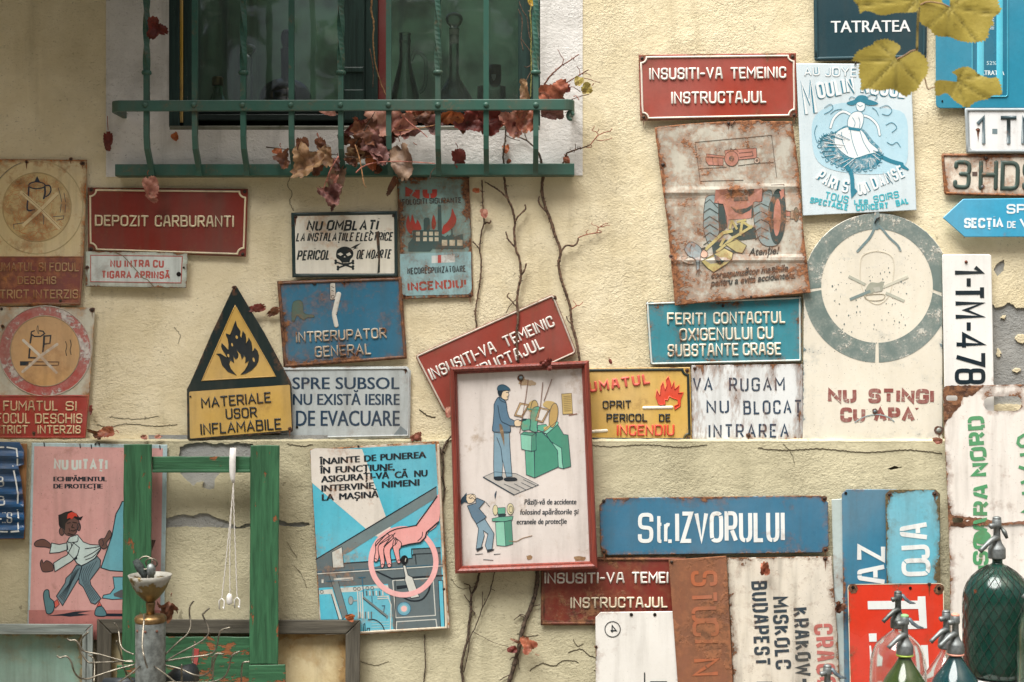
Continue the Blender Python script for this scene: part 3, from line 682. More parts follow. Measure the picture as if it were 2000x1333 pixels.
s.poly([(-62, 501), (164, 501), (157.2, 595), (-62, 595)], (128, 66, 62), 1, part='lower_panel', rust=.30, halo=.5, scale=9.); s.rel([(-60, 502), (161, 502), (155, 593), (-60, 593)], 2.4, .0014, (150, 110, 84), part='border', rust=.3)
for st, x0, x1, y, h in (("FUMATUL SI FOCUL", -17, 154, 531, 18), ("DESCHIS", 34, 110, 556, 16), ("STRICT INTERZIS", -14, 153, 584, 18)): s.text(st, (x0, y), (x1, y), h, 3.4, (176, 140, 96), 'emb', .0022, rust=.28)
s.nail(161, 320, 3); s.nail(138, 311.5, 2.5); s.nail(52, 317, 2.2); s.nail(118, 588, 2.2); s.done()
# fuel depot
def notched(name, label, quad, d, col, bcol, lines, tcol, seed, cat='sign', r=12, ins=5, bw=3.6, **kw):
    s = Sign(name, label, cat, quad, d, col, seed=seed, **kw); s.rel(notch(inset(quad, ins), r), bw, .0022, bcol)
    for st, p0, p1, h, th in lines: s.text(st, p0, p1, h, th, tcol, 'emb', .003)
    return s
s = notched('warning_sign', 'dark red pressed metal sign reading DEPOZIT CARBURANTI below the grille', [(171, 366.5), (484.5, 369.5), (480.5, 502), (172, 492)], .011, (124, 44, 34), CR, [("DEPOZIT", (185, 442), (290, 443), 22, 4.3), ("CaRBURaNTI", (302, 443.5), (457, 444.5), 23, 4.3)], CR, 12, rust=.06, edge=.28, dirt=.45, scale=20., fade=.3, rough=.33)
for x, y in ((178, 371), (478, 375), (474, 497), (178, 487)): s.nail(x, y, 3.4)
s.done()
s = Sign('warning_sign', 'small pale sign with thin red frame reading NU INTRA CU TIGARA APRINSA', 'sign', [(167, 491.5), (367, 494), (364, 563), (167, 560)], .017, (190, 202, 190), seed=13, rust=.1, edge=.28, dirt=.5, dent=.0018)
s.poly([(176, 498), (357, 500), (354, 554), (176, 551)], (202, 212, 208), 1, part='panel'); s.line([(177, 499), (356, 501), (353.5, 553), (177, 550.5)], 1.7, (176, 66, 56), True, 2, part='border')
rd = (186, 66, 54)
for st, p0, p1 in (("NU INTRa CU", (215, 523), (320, 523.5)), ("TIGaRA APRINSĂ", (198, 544.5), (332, 545.5))): s.text(st, p0, p1, 15.5, 3.3, rd, spc=.16, cap='butt', rust=0)
s.line(q(0, 300, 4, "890 768 960 800 990 830 1120 975 1150 985 1210 1050"), 1.6, (120, 112, 80), False, 4, part='crease', rust=.3); s.nail(170, 523, 2.4); s.nail(359, 523, 2.2); s.hole(349, 536, 4.5); s.done()
# cup sign, lower left
s = Sign('warning_sign', 'weathered square sign with worn red ring round a candle cup above red FUMATUL panel', 'sign', [(-60, 599), (186, 601.5), (175, 770), (167.5, 858), (-60, 858)], .012, (198, 196, 178), seed=14, rust=.2, edge=.22, scale=11., dirt=.4, halo=.5, ra=(.2, .09, .04, 1), rb=(.45, .24, .10, 1), dent=.0018)
s.poly(ell(88, 686, 89, 87, 48), (178, 58, 48), 1, hole=[ell(88, 686, 67, 68, 40)], part='ring', rust=.40, scale=17., ra=(.42, .38, .36, 1), rb=(.62, .58, .54, 1), halo=.2)
s.poly(ell(88, 686, 67, 68, 40), (204, 158, 98), 2, part='disc', rust=.12); s.rel(ell(88, 686, 68, 69, 44), 2.2, .0014, (170, 150, 120), part='rim'); s.rel(ell(88, 686, 90, 88, 48), 2.2, .0016, (186, 178, 164), part='rim')
Zq = lambda t: q(0, 590, 4, t); nv = (40, 52, 62)
for t, w_ in (("245 262 236 320", 3.4), ("233 366 226 436 278 438", 3.4), ("345 268 342 330 335 388", 3.8), ("348 268 396 264 390 324 350 330", 2.8), ("242 252 246 234 268 226", 2.4), ("242 252 268 270 318 270 348 248 336 230 310 226", 2.6)): s.line(Zq(t), w_, nv, False, 3)
s.line(smooth(Zq("300 250 288 215 296 185 300 220 304 248"), False), 1.2, (110, 100, 84), False, 3)
s.line(Zq("160 468 460 470 455 496 160 494"), 2.0, nv, True, 3); s.poly(Zq("160 466 225 468 222 496 160 494"), nv, 3.5)
for t in ("182 300 310 420 440 552", "446 332 320 420 178 546"): s.line(Zq(t), 5.4, (214, 206, 190), False, 4, rust=.2)
for t in ("512 310 522 345 514 385 520 420", "548 298 556 335 548 375 555 412"): s.line(smooth(Zq(t), False), 1.6, (70, 70, 60), False, 3)
s.poly([(-60, 772), (174.5, 772), (167, 856), (-60, 856)], (162, 52, 42), 1, part='lower_panel', rust=.06); s.rel([(-58, 774), (172, 774), (165.5, 854.5), (-58, 854.5)], 3, .0018, (168, 62, 50), part='border')
for st, x0, x1, y, h in (("FUMaTUL", 6, 113, 803, 20), ("SI", 128, 150, 803, 19), ("FOCUL", -8, 59, 828, 21), ("DESCHIS", 68, 161, 828, 20), ("STRICT", -10, 54, 848, 17), ("INTERZIS", 73, 158, 848, 17)): s.text(st, (x0, y), (x1, y), h, 3.7, (214, 190, 150), 'emb', .0028, rust=.16)
s.nail(180, 606, 3.2); s.nail(5, 638, 2.6); s.nail(66, 847, 2.4); s.nail(3, 604, 3); s.done()
# flammable triangle
Zq = lambda t: q(360, 550, 4.0375, t)
s = Sign('warning_sign', 'yellow and black triangular flame sign on a panel reading MATERIALE USOR INFLAMABILE', 'sign', Zq("390 38 400 32 412 38 640 420 838 790 846 815 856 1180 845 1190 40 1256 24 1240 20 850 45 805 210 420"), .022, (30, 44, 44), seed=15, rust=.03, edge=.22, dirt=.35, fade=.3, rough=.35, tilt=(.01, -.02))
YL = (194, 158, 82)
s.poly(Zq("400 192 560 470 718 748 430 764 140 782 270 486"), YL, 1, part='triangle_field'); s.rel(Zq("400 192 560 470 718 748 430 764 140 782 270 486"), 2.4, .0014, (186, 150, 76), part='field_rim')
s.poly(chamfer(Zq("38 870 832 815 848 1172 44 1240"), 3, True), YL, 1, part='text_field')
fl = Zq("408 738 345 712 300 660 285 610 276 588 255 573 285 572 315 592 340 604 322 568 300 535 293 512 297 490 322 518 348 545 352 500 345 455 332 425 330 414 362 425 380 380 392 345 405 312 412 350 428 375 440 395 436 430 450 450 458 420 462 393 480 420 485 460 484 495 505 465 508 445 525 478 532 515 534 556 550 545 555 525 575 550 586 585 582 625 566 660 530 698 480 726 447 733 478 702 500 665 512 622 482 642 487 600 470 583 455 612 444 570 410 540 424 575 420 600 405 612 385 588 390 640 362 618 350 652 366 692")
s.poly(fl, BK, 3, part='flame'); s.rel(fl, 1.8, .0016, (40, 46, 44), part='flame')
for c in ((413, 440, 9, 14), (377, 500, 7, 14), (347, 585, 8, 13), (547, 618, 8, 18)): e = Zq("%f %f" % c[:2])[0]; s.poly(ell(*e, c[2] / 4, c[3] / 4, 12, rot=-15), YL, 5, part='flame')
for st, p0, p1, h in (("MATERIALE", (393.5, 798), (530, 786.5), 21), ("USOR", (441, 819.5), (502.5, 815.5), 21), ("INFLAMABILE", (392, 850), (550, 839), 22)): s.text(st, p0, p1, h, 3.9, BK, 'emb', .0026)
s.nail(457, 562, 2.4); s.nail(372, 775, 2); s.nail(566, 838, 2.2); s.done()
# skull sign
Zq = lambda t: q(500, 300, 4, t)
s = Sign('warning_sign', 'white stencilled sign in a dark frame with black skull and crossbones', 'sign', chamfer(Zq("274 464 1104 450 1108 960 284 969"), 2, True), .013, (34, 52, 52), seed=16, rust=.05, edge=.25, dirt=.3, rough=.35)
s.poly(chamfer(Zq("303 490 1078 478 1082 938 310 940"), 2.5, True), (220, 216, 200), 1, part='panel', rust=.16, halo=.7, scale=9., ra=(.3, .12, .04, 1), rb=(.5, .26, .1, 1)); s.rel(Zq("288 476 1092 463 1096 950 296 956"), 6, .0024, (36, 56, 56), part='border', rust=.06)
for st, p0, p1, h, th in (("NU OMBLAȚİ", Zq("392 606")[0], Zq("950 603")[0], 21, 4.0), ("LA İNSTaLAȚİİLE ELECTRİCE", Zq("312 690")[0], Zq("1066 684")[0], 17.5, 2.7), ("PERİCOL", Zq("318 838")[0], Zq("575 832")[0], 20, 3.3), ("DE MOARTE", Zq("782 828")[0], Zq("1052 822")[0], 18.5, 2.9)): s.text(st, p0, p1, h, th, (36, 46, 48), slant=.22, gap=.8, cap='butt', jit=.25)
sk = (34, 44, 46)
s.poly(smooth(Zq("625 790 634 756 662 735 700 728 738 742 760 772 756 806 738 828 730 852 720 876 680 876 668 850 652 832 630 816")), sk, 3, part='skull')
for t in ("636 786 660 774 682 788 660 802", "702 788 732 772 744 792 718 804", "684 812 692 802 702 812"): s.poly(Zq(t), (220, 216, 200), 5, part='skull')
s.line(Zq("680 856 722 854"), 1.1, (190, 186, 170), False, 5, part='skull')
for a, c in (((622, 848), (758, 892)), ((640, 896), (758, 850))):
    s.line(Zq("%d %d %d %d" % (*a, *c)), 3.2, sk, False, 3.4, part='bones')
    for e in (a, c):
        for dy in (-9, 9): p = Zq("%d %d" % (e[0], e[1] + dy))[0]; s.poly(ell(*p, 2.6, 2.6, 10), sk, 3, part='bones')
s.poly(Zq("735 742 778 716 822 700 780 736 800 738 752 754 772 738"), sk, 3, part='bolt')
s.poly(Zq("935 615 962 605 970 760 968 930 948 938 955 830 945 720"), (44, 52, 50), 3.5, part='paint_smear', rust=.3)
for x, y in ((577, 424), (768, 422), (572, 441)): s.nail(x, y, 2.6)
s.done()
# factory fire sign
s = Sign('warning_sign', 'rusty pale blue sign with burning factory silhouette and red INCENDIU', 'sign', Zq("1098 188 1665 178 1680 600 1698 1112 1680 1126 1138 1138 1120 600"), .008, (128, 158, 152), seed=17, rust=.30, edge=.34, scale=26., dirt=.55, halo=.4, speck=.6, jag=.5, dent=.0018)
s.poly(Zq("1125 786 1680 768 1685 1060 1670 1100 1160 1112 1130 1080"), (140, 178, 182), 1, part='lower_panel', rust=.28)
fr = (172, 62, 52)
for t in ("1183 602 1173 545 1190 480 1206 540 1220 475 1246 550 1262 518 1292 580 1280 600 1225 602 1214 632", "1372 545 1386 480 1406 540 1395 592 1378 588", "1455 632 1462 570 1492 540 1522 490 1532 430 1550 470 1566 512 1552 562 1510 602"): s.poly(smooth(Zq(t), True, 3), fr, 2, part='flame#%d' % len(s.parts))
s.poly(Zq("1190 766 1190 702 1225 662 1225 600 1310 600 1310 520 1320 502 1350 502 1358 520 1358 600 1420 600 1420 400 1446 400 1452 640 1490 656 1524 634 1524 590 1536 590 1540 656 1576 640 1616 630 1622 745 1380 745 1360 766"), (70, 92, 90), 3, part='factory', rust=.2)
for y in (612, 656):
    for x in (1250, 1305, 1352, 1396): s.poly(Zq("%d %d %d %d %d %d %d %d" % (x, y, x + 30, y, x + 30, y + 30, x, y + 30)), (206, 200, 176), 4, part='factory')
for x in (1452, 1512, 1572): s.poly(Zq("%d 676 %d 676 %d 722 %d 722" % (x, x + 42, x + 42, x)), (206, 196, 168), 4, part='factory')
for i, x in enumerate((1460, 1505, 1555)): s.poly(Zq("%d 668 %d 632 %d 668" % (x, x + 42, x + 48)), (70, 92, 90), 3.5, part='factory')
s.poly(Zq("1372 800 1555 788 1556 850 1372 858"), (204, 208, 204), 2, part='flag'); s.poly(Zq("1420 795 1446 793 1447 854 1420 856"), (190, 66, 58), 3, part='flag')
s.text("NU", Zq("1166 356")[0], Zq("1415 350")[0], 22, 9.5, fr, gap=2.5, cap='butt', rust=.3, spc=.2)
s.text("FOLOSITI", Zq("1142 405")[0], Zq("1336 398")[0], 12, 2.3, (60, 72, 72), gap=1.2, cap='butt'); s.text("SIGURANTE", Zq("1355 394")[0], Zq("1606 388")[0], 11.5, 2.1, (60, 72, 72), gap=1.2, cap='butt', rust=.4)
s.text("NECORESPUNZATOARE", Zq("1182 948")[0], Zq("1642 928")[0], 13.5, 2.5, (58, 74, 78), gap=1.1, cap='butt'); s.text("INCENDIU!", Zq("1186 1080")[0], Zq("1645 1050")[0], 18, 4.2, fr, gap=2, cap='butt', rust=.36)
s.nail(*Zq("1660 186")[0], 2.4); s.nail(*Zq("1160 1112")[0], 2.4); s.nail(*Zq("1672 1108")[0], 2.6); s.done()
# switch sign
Z1 = lambda t: q(500, 590, 4, t)
s = Sign('warning_sign', 'blue pressed metal sign with switch lever reading INTRERUPATOR GENERAL', 'sign', chamfer([(541, 549.5), (784, 541), (795, 701), (554, 719)], 2, True), .010, (48, 106, 134), seed=18, rust=.22, edge=.36, scale=13., dirt=.4, fade=.35, halo=.45, dent=.002, tilt=(0, .02))
s.rel(inset([(541, 549.5), (784, 541), (795, 701), (554, 719)], 4), 5, .0026, (112, 84, 70), rust=.5)
s.poly(smooth(Zq("285 1180 310 1152 350 1150 368 1185 370 1240 400 1258 445 1262 452 1280 400 1282 378 1300 350 1290 320 1265 300 1310 280 1300")), (84, 104, 92), 2, part='hand', line=(70, 84, 74), lw=1)
wt = (206, 204, 194)
s.poly(chamfer(Zq("578 1012 620 1010 624 1140 580 1144"), 3, True), wt, 3, part='switch', line=(60, 70, 72), lw=.9, rust=.25); s.line(Zq("646 1100 612 1250"), 9, wt, False, 3.4, h=.0012, prof='emb', part='switch', rust=.15); s.line(Zq("610 1262 628 1345"), 8, wt, False, 3.4, h=.0012, prof='emb', part='switch', rust=.15)
for t in ("600 1120", "622 1250"): p = Zq(t)[0]; s.line(ell(*p, 3, 3, 14), 1.2, (70, 76, 76), True, 5, part='switch')
for t in ("590 1040 610 1050", "590 1070 608 1078", "640 1150 660 1155", "612 1305 632 1310"): s.line(Zq(t), 1.2, (90, 80, 70), False, 5, part='switch')
s.text("INTRERUPATOR", (578, 670), (755.5, 661), 21, 4.1, (206, 196, 176), 'emb', .003, rust=.42); s.text("GENERAL", (615, 699), (725, 693), 22, 4.3, (206, 196, 176), 'emb', .003, rust=.42)
s.nail(614, 554, 4); s.nail(672, 551, 3); s.done()
# basement exit
s = Sign('warning_sign', 'pale grey sign with dark blue letters NU EXISTA IESIRE DE EVACUARE', 'sign', [(545, 718), (795, 716), (802.5, 725), (801, 856), (545, 861)], .009, (178, 186, 186), seed=19, rust=.03, edge=.2, dirt=.45, fade=.3)
s.rel([(550, 722), (794, 720), (798, 727), (797, 851), (550, 856)], 3.2, .0022, (186, 192, 192)); bl = (38, 62, 84)
for st, x0, x1, y, h in (("SPRE SUBSOL", 571, 779, 760, 24), ("NU EXISTĂ IESIRE", 572, 779.5, 791, 22.5), ("DE EVACUARE", 578, 779.5, 832, 31.5)): s.font(st, (x0, y), (x1, y), h, bl, 0, rust=.06, dbl=2)
s.poly(Z1("1070 1045 1130 970 1180 1010 1185 1060 1150 1030 1130 1060"), (120, 134, 140), 2, part='scuff'); s.nail(792, 722, 2.6); s.hole(580, 835); s.done()
# the three red INSUSITI signs
qd = chamfer([(810, 695), (1081, 574), (1127, 690), (868, 808)], 8, True)
s = Sign('warning_sign', 'tilted red INSUSITI VA TEMEINIC sign half hidden behind the framed picture', 'sign', qd, .010, (146, 64, 52), seed=20, rust=.05, edge=.3, dirt=.4, fade=.35, scale=20.)
s.rel(inset(qd, 3), 3.6, .0022, (196, 184, 170), rust=.22)
u = Vector((math.cos(R(-23.9)), math.sin(R(-23.9)))); n_ = Vector((-u.y, u.x))
s.text("INSUSITI-Va", (844, 744), tuple(Vector((844, 744)) + u * 139), 24, 4.6, WH, 'emb', .003, rust=.14); s.text("TEMEINIC", tuple(Vector((844, 744)) + u * 158), tuple(Vector((844, 744)) + u * 264), 23, 4.6, WH, 'emb', .003, rust=.14)
e = Vector((1064, 681)); s.text("INSTRUCTaJUL", tuple(e - u * 186), tuple(e), 24, 4.6, WH, 'emb', .003, rust=.14); s.nail(1083, 583, 3); s.done()
s = notched('warning_sign', 'clean red INSUSITI VA TEMEINIC INSTRUCTAJUL sign hanging above the tractor poster', [(1247, 107.5), (1554.5, 104), (1557, 230), (1250.5, 236.5)], .012, (158, 66, 52), (224, 214, 200), [("INSUSITI-Va", (1268, 157), (1412, 155), 23.5, 4.8), ("TEMEINIC", (1427, 155), (1536, 153.5), 23, 4.8), ("INSTRUCTaJUL", (1311, 204), (1497, 202), 24, 4.8)], WH, 21, rust=.05, edge=.26, dirt=.2, fade=.3, scale=22., rough=.36, r=11)
for x, y in ((1254, 114), (1548, 111), (1551, 225), (1257, 229)): s.nail(x, y, 3.2)
s.done()
s = Sign('warning_sign', 'badly rusted red INSUSITI VA TEMEINIC sign below the framed picture', 'sign', [(1057, 1088), (1340, 1088), (1340, 1222), (1056, 1222)], PD + .008, (122, 44, 34), seed=22, rust=.34, edge=.42, scale=8., dirt=.3, halo=.35, dent=.0016)
s.rel([(1060, 1093), (1336, 1093), (1336, 1218), (1060, 1218)], 5, .0028, (120, 60, 44), rust=.5)
s.text("INSUSITI-Va", (1063, 1140), (1220, 1140), 22, 4.5, WH, 'emb', .003, rust=.34); s.text("TEMEI", (1234, 1140), (1306, 1140), 22.5, 4.8, WH, 'emb', .003, rust=.12); s.text("INSTRUCTaJUL", (1114, 1189), (1304, 1188), 22, 4.6, (226, 216, 190), 'emb', .003, rust=.24); s.done()
# contact with oxygen
qd = chamfer([(1261.5, 591, 2), (1565, 579, 2), (1566, 707, 4), (1270, 714, 5)], 3, True)
s = Sign('warning_sign', 'turquoise pressed sign reading FERITI CONTACTUL OXIGENULUI CU SUBSTANTE GRASE', 'sign', qd, .009, (56, 134, 148), seed=23, rust=.15, edge=.26, scale=24., dirt=.4, fade=.4, speck=.5, dent=.0018)
s.rel(inset(qd, 3), 3.6, .002, (196, 206, 202), rust=.12)
for st, p0, p1, h in (("FERITI", (1303, 635), (1379, 635), 24), ("CONTaCTUL", (1393, 634), (1534, 632), 24), ("OXIGENULUI CU", (1327, 667), (1511, 663), 25), ("SUBSTaNTE CRaSE", (1304, 698), (1526, 694), 25)): s.text(st, p0, p1, h, 4.7, (222, 214, 194), 'emb', .0032, rust=.24)
s.nail(1412, 598, 3); s.done()
# yellow FUMATUL
Zq = lambda t: q(1000, 590, 4, t)
qd = [(1130, 719.5), (1348, 717.5), (1351.5, 863.5), (1130, 862)]
s = Sign('warning_sign', 'yellow sign with red flame and burning match reading OPRIT PERICOL DE INCENDIU', 'sign', qd, .010, (206, 168, 84), seed=24, rust=.05, edge=.2, dirt=.25, fade=.3, scale=22., rough=.36)
b_ = notch(inset(qd, 4.5), 11); s.rel(b_, 5, .0022, (32, 44, 42), rust=.12, ra=(.4, .27, .08, 1), rb=(.5, .35, .1, 1))
RO = (212, 72, 46); s.text("FUMaTUL", Zq("530 722")[0], Zq("1080 642")[0], 21, 6, RO, 'emb', .003, spc=.22)
s.text("OPRIT", Zq("708 836")[0], Zq("932 832")[0], 16, 3.2, BK, 'emb', .0026); s.text("PERICOL", Zq("738 938")[0], Zq("1058 936")[0], 16, 3.4, BK, 'emb', .0026); s.text("DE", Zq("1148 938")[0], Zq("1238 936")[0], 15.5, 3.4, BK, 'emb', .0026); s.text("INCENDIU", Zq("818 1048")[0], Zq("1270 1046")[0], 22, 4.6, RO, 'emb', .003)
fl = Zq("1145 798 1125 745 1132 688 1155 732 1164 662 1180 625 1196 690 1210 652 1204 610 1222 585 1240 640 1246 672 1266 622 1272 684 1306 652 1300 712 1336 710 1316 762 1314 815 1274 842 1268 816 1300 800 1296 765 1256 752 1230 738 1214 770 1194 762 1196 800 1160 806")
s.poly(fl, RO, 2, part='flame'); s.rel(fl, 2, .0018, RO, part='flame')
s.rel(Zq("1030 828 1248 824"), 6, .002, (236, 228, 208), False, part='match#a'); s.rel(Zq("560 1018 738 1006"), 6, .002, (236, 228, 208), False, part='match#b'); s.nail(1342, 724, 2.4); s.nail(1344, 857, 2.4); s.done()
# va rugam
s = Sign('warning_sign', 'white stencilled sign with rust runs reading VA RUGAM NU BLOCATI INTRAREA', 'sign', [(1350.5, 714), (1568, 711), (1570, 864), (1351.5, 864)], .008, (214, 218, 218), seed=25, rust=.22, edge=.2, scale=17., dirt=.35, halo=.55, speck=.5, jag=.4, stretch=(1.6, 1, .5))
bl = (44, 66, 88)
for st, p0, p1, h in (("VA", (1353, 764), (1392, 764), 27), ("RUGAM", (1424, 765), (1533, 764), 27), ("NU", (1380, 808), (1424, 807), 26), ("BLOCAȚI", (1452, 810), (1575, 808), 27), ("INTRAREA", (1384, 856), (1541, 855), 27)): s.text(st, p0, p1, h, 3.5, bl, gap=1.7, cap='butt', spc=.28)
s.nail(1462, 851, 3); s.nail(1357, 720, 2); s.done()
# street name
qd = chamfer([(1170, 973), (1617, 968), (1619, 1080), (1173, 1085)], 14)
s = Sign('street_sign', 'blue enamel street sign with white letters Str. IZVORULUI', 'sign', qd, PD + .013, (56, 112, 142), seed=26, rust=.06, edge=.34, scale=13., dirt=.3, fade=.4, rough=.3, dent=.0012)
LT = (224, 228, 226)
s.text("S", (1246, 1061), (1276, 1061), 59, 7.5, LT, cap='butt', rust=.1); s.text("tr", (1281, 1061), (1311, 1061), 60, 6.5, LT, cap='butt', rust=.1); s.poly([(1305, 1054), (1312, 1054), (1312, 1061), (1305, 1061)], LT, 3, part='full_stop')
s.text("IZVORULUI", (1319, 1061), (1533, 1059), 61, 7.8, LT, gap=2, cap='butt', rust=.1)
for x, y in ((1179, 979), (1610, 974), (1612, 1074), (1180, 1078)): s.nail(x, y, 3.6)
s.done()
# the number 4 board
s = Sign('notice_board', 'plain white board with a circled number 4 turned on its side', 'sign', chamfer([(1163, 1196, 10), (1330, 1194, 2), (1332, 1420, 2), (1164, 1420, 4)], 4), PD + .018, (222, 220, 214), seed=27, rust=.03, edge=.2, dirt=.25, speck=.3, rough=.35)
s.line(ell(1196.5, 1229.5, 15, 15, 36), 1.6, BK, True, 3, part='circled_number'); s.text("4", (1191, 1220.5), (1191, 1237), 14, 3, BK, part='circled_number', cap='butt')
s.line([(1259, 1315), (1259, 1380)], 2.4, BK, False, 3, part='diagram'); s.poly([(1270, 1331), (1303, 1331), (1303, 1380), (1270, 1380)], BK, 3, part='diagram'); s.hole(1233, 1201, 3.4); s.hole(1279, 1201, 3.4); s.nail(1164, 1264, 2.2); s.done()
# rust strip
s = Sign('rusty_plate', 'tall rust brown metal strip with ghost lettering between two white boards', 'plate', [(1306, 1094), (1419, 1086), (1436, 1420), (1330, 1420)], PD + .024, (134, 86, 62), seed=28, rust=.40, edge=.12, scale=8., dirt=.4, speck=.5, rough=.8, ra=(.16, .075, .04, 1), rb=(.30, .125, .06, 1), halo=.6)
for st, a, c in (("S", (1349, 1116), (1350, 1146)), ("T", (1348, 1156), (1349, 1180)), ("U", (1350, 1186), (1351, 1216)), ("C", (1352, 1212), (1353, 1244)), ("I", (1354, 1250), (1354, 1260)), ("N", (1352, 1288), (1354, 1322))): s.text(st, a, c, 52, 7, (168, 96, 62), gap=3, cap='butt', rust=.2, ra=(.22, .09, .045, 1), rb=(.34, .14, .065, 1))
s.nail(1312, 1098, 3); s.done()
# Budapest board
s = Sign('destination_board', 'cream stencilled board listing BUDAPEST MISKOLC KRAKOW in black and red', 'sign', [(1420, 1090), (1624, 1087), (1627, 1130), (1636, 1240), (1644, 1420), (1436, 1420)], PD + .015, (214, 206, 190), seed=29, rust=.14, edge=.3, scale=30., dirt=.5, halo=.35, speck=.7, jag=.4)
dk_ = (50, 64, 74)
for st, x0, y0, x1, y1, h, c in (("BUDaPEST", 1467, 1136, 1474, 1302, 31, dk_), ("MISKOLC", 1507, 1166, 1515, 1308, 31, dk_), ("KRaKOW", 1547, 1188, 1555, 1322, 31, dk_), ("CRaCOV", 1589, 1220, 1598, 1372, 37, (190, 82, 72))): s.text(st, (x0, y0), (x1, y1), h, 5.6 if c == dk_ else 7, c, gap=2.2, cap='butt', spc=.22)
s.poly([(1567, 1326), (1575, 1326), (1576, 1346), (1568, 1346)], dk_, 3); s.poly([(1478, 1332), (1508, 1332), (1508, 1340), (1478, 1340)], dk_, 3); s.nail(1612, 1092, 3); s.done()
# pale strip and two blue plates
s = Sign('metal_strip', 'narrow pale grey metal strip standing beside the blue plates', 'plate', [(1624, 976), (1650, 974), (1660, 1420), (1636, 1420)], PD + .010, (176, 190, 188), seed=30, rust=.03, edge=.2, dirt=.3); s.done()
qd = chamfer([(1644, 956, 9), (1760, 956, 9), (1762, 1420, 2), (1650, 1420, 2)], 9)
s = Sign('street_sign', 'tall dark blue plate turned on end with white letters AZ', 'sign', qd, PD + .014, (52, 120, 150), seed=31, rust=.05, edge=.3, dirt=.3, fade=.5, scale=12., rough=.32)
s.text("Z", (1729, 1098), (1729, 1064), 55, 8.5, LT, cap='butt'); s.text("a", (1732, 1141), (1731, 1103), 57, 8.5, LT, gap=2, cap='butt'); s.hole(1652, 964, 3); s.done()
qd = chamfer([(1729, 957, 9), (1836, 956, 9), (1838, 1420, 2), (1736, 1420, 2)], 9)
s = Sign('street_sign', 'light blue plate turned on end with white letters OJA beside its darker twin', 'sign', qd, PD + .021, (98, 176, 196), seed=32, rust=.13, edge=.42, scale=14., dirt=.35, fade=.4, rough=.32, ra=(.05, .045, .02, 1), rb=(.16, .12, .06, 1))
s.text("a", (1815, 1054), (1814, 1020), 57, 8.8, LT, gap=2, cap='butt'); s.text("J", (1817, 1092), (1815, 1063), 59, 8.8, LT, cap='butt'); s.text("O", (1818, 1125), (1817, 1090), 57, 8.8, LT, gap=2, cap='butt'); s.text("L", (1818, 1168), (1818, 1136), 55, 8.8, LT, cap='butt')
s.nail(1737, 966, 3.4); s.nail(1826, 965, 3.4); s.done()
# red P.S.I.
qd = chamfer([(1656, 1142), (1842, 1140), (1848, 1430), (1663, 1430)], 8, True)
s = Sign('warning_sign', 'bright red enamel plate turned sideways with white letter P and rusty corners', 'sign', qd, PD + .030, (208, 58, 36), seed=33, rust=.03, edge=.30, scale=20., dirt=.12, fade=.15, rough=.28, dent=.001)
s.line(qd, 1.6, (220, 206, 180), True, 1, part='rim', rust=.3)
Zq = lambda t: q(1680, 1130, 6.568, t)
for t, nm in (("95 292 738 286 738 232 836 230 858 640 748 648 500 652 498 548 758 545 745 392 100 398", 'letter'), ("110 708 210 705 212 812 116 814", 'full_stop'), ("118 865 138 862 150 960 240 1010 240 1120 130 1120", 'letter'), ("778 858 868 855 888 1250 640 1260 620 1160 790 1150", 'letter'), ("150 1320 250 1318 252 1420 155 1420", 'full_stop')): s.poly(Zq(t), LT, 3, part=nm + '#%d' % len(s.parts))
for x, y, r_ in ((1666, 1150, 10), (1834, 1152, 10)): s.poly(rough_loop(ell(x, y, r_, r_, 14), 3, 1.4, int(x)), (88, 60, 44), 2, part='rust_patch#%d' % x, rust=.55); s.hole(x, y - 2, 3.5)
s.hole(1778, 1149, 3); s.nail(1815, 1141.5, 2.4); s.done()
# ---------------------------------------------------------------- more plates and the illustrated posters
qd = chamfer([(1588, -90, 6), (1813, -90, 6), (1809.5, 115, 5), (1590.5, 120, 5)], 5, True)
s = Sign('metal_sign', 'dark blue green metal sign reading TATRATEA in white capitals', 'sign', qd, .011, (40, 66, 74), seed=41, rust=-.18, edge=.16, dirt=.2, fade=.25, rough=.3, tilt=(0, -.01))
s.rel(inset(qd, 5), 6, .003, (44, 72, 80), part='pressed_rim'); s.font("TATRATEA", (1623, 64), (1777, 62), 24, (232, 236, 236), 0, dbl=2); s.nail(1672, 121, 2.6); s.done()
qd = chamfer([(1827, -90, 10), (2080, -90, 10), (2080, 212, 10), (1828, 212, 10)], 9, True)
s = Sign('metal_sign', 'glossy turquoise embossed sign showing a bottle and the words 52% TATRATEA', 'sign', qd, .012, (48, 134, 162), seed=42, rust=-.18, edge=.1, dirt=.1, fade=.2, rough=.26, dent=.0006)
bo = chamfer([(1899, -80, 4), (1968, -80, 4), (1968, 189, 3), (1899, 189, 3)], 3); s.poly(bo, (38, 112, 138), 1, part='bottle'); s.rel(bo, 3, .0022, (70, 160, 182), part='bottle_edge')
for x0, x1 in ((1908, 1922), (1946, 1959)): s.rel([((x0 + x1) / 2, -80), ((x0 + x1) / 2, 178)], x1 - x0, .002, (84, 190, 214), False, part='bottle_shine')
s.font("52%", (1927, 127), (1946, 127), 7.5, (196, 224, 230)); s.font("TATRATEA", (1909, 147), (1961, 147), 9.5, (226, 236, 238), 0, dbl=1)
for i in range(7): s.line([(1934, 57 - i * 3.4), (1941, 57 - i * 3.4)], 1.2, (214, 230, 234), False, 3, part='small_print')
s.hole(1840.5, 198, 2); s.done()
qd = chamfer([(1884, 211.5), (2092, 211.5), (2092, 299), (1887, 300)], 4, True)
s = Sign('license_plate', 'white license plate 1-TM in a grey steel holder', 'license plate', qd, .016, (176, 184, 186), seed=43, rust=.02, edge=.16, dirt=.3, rough=.32)
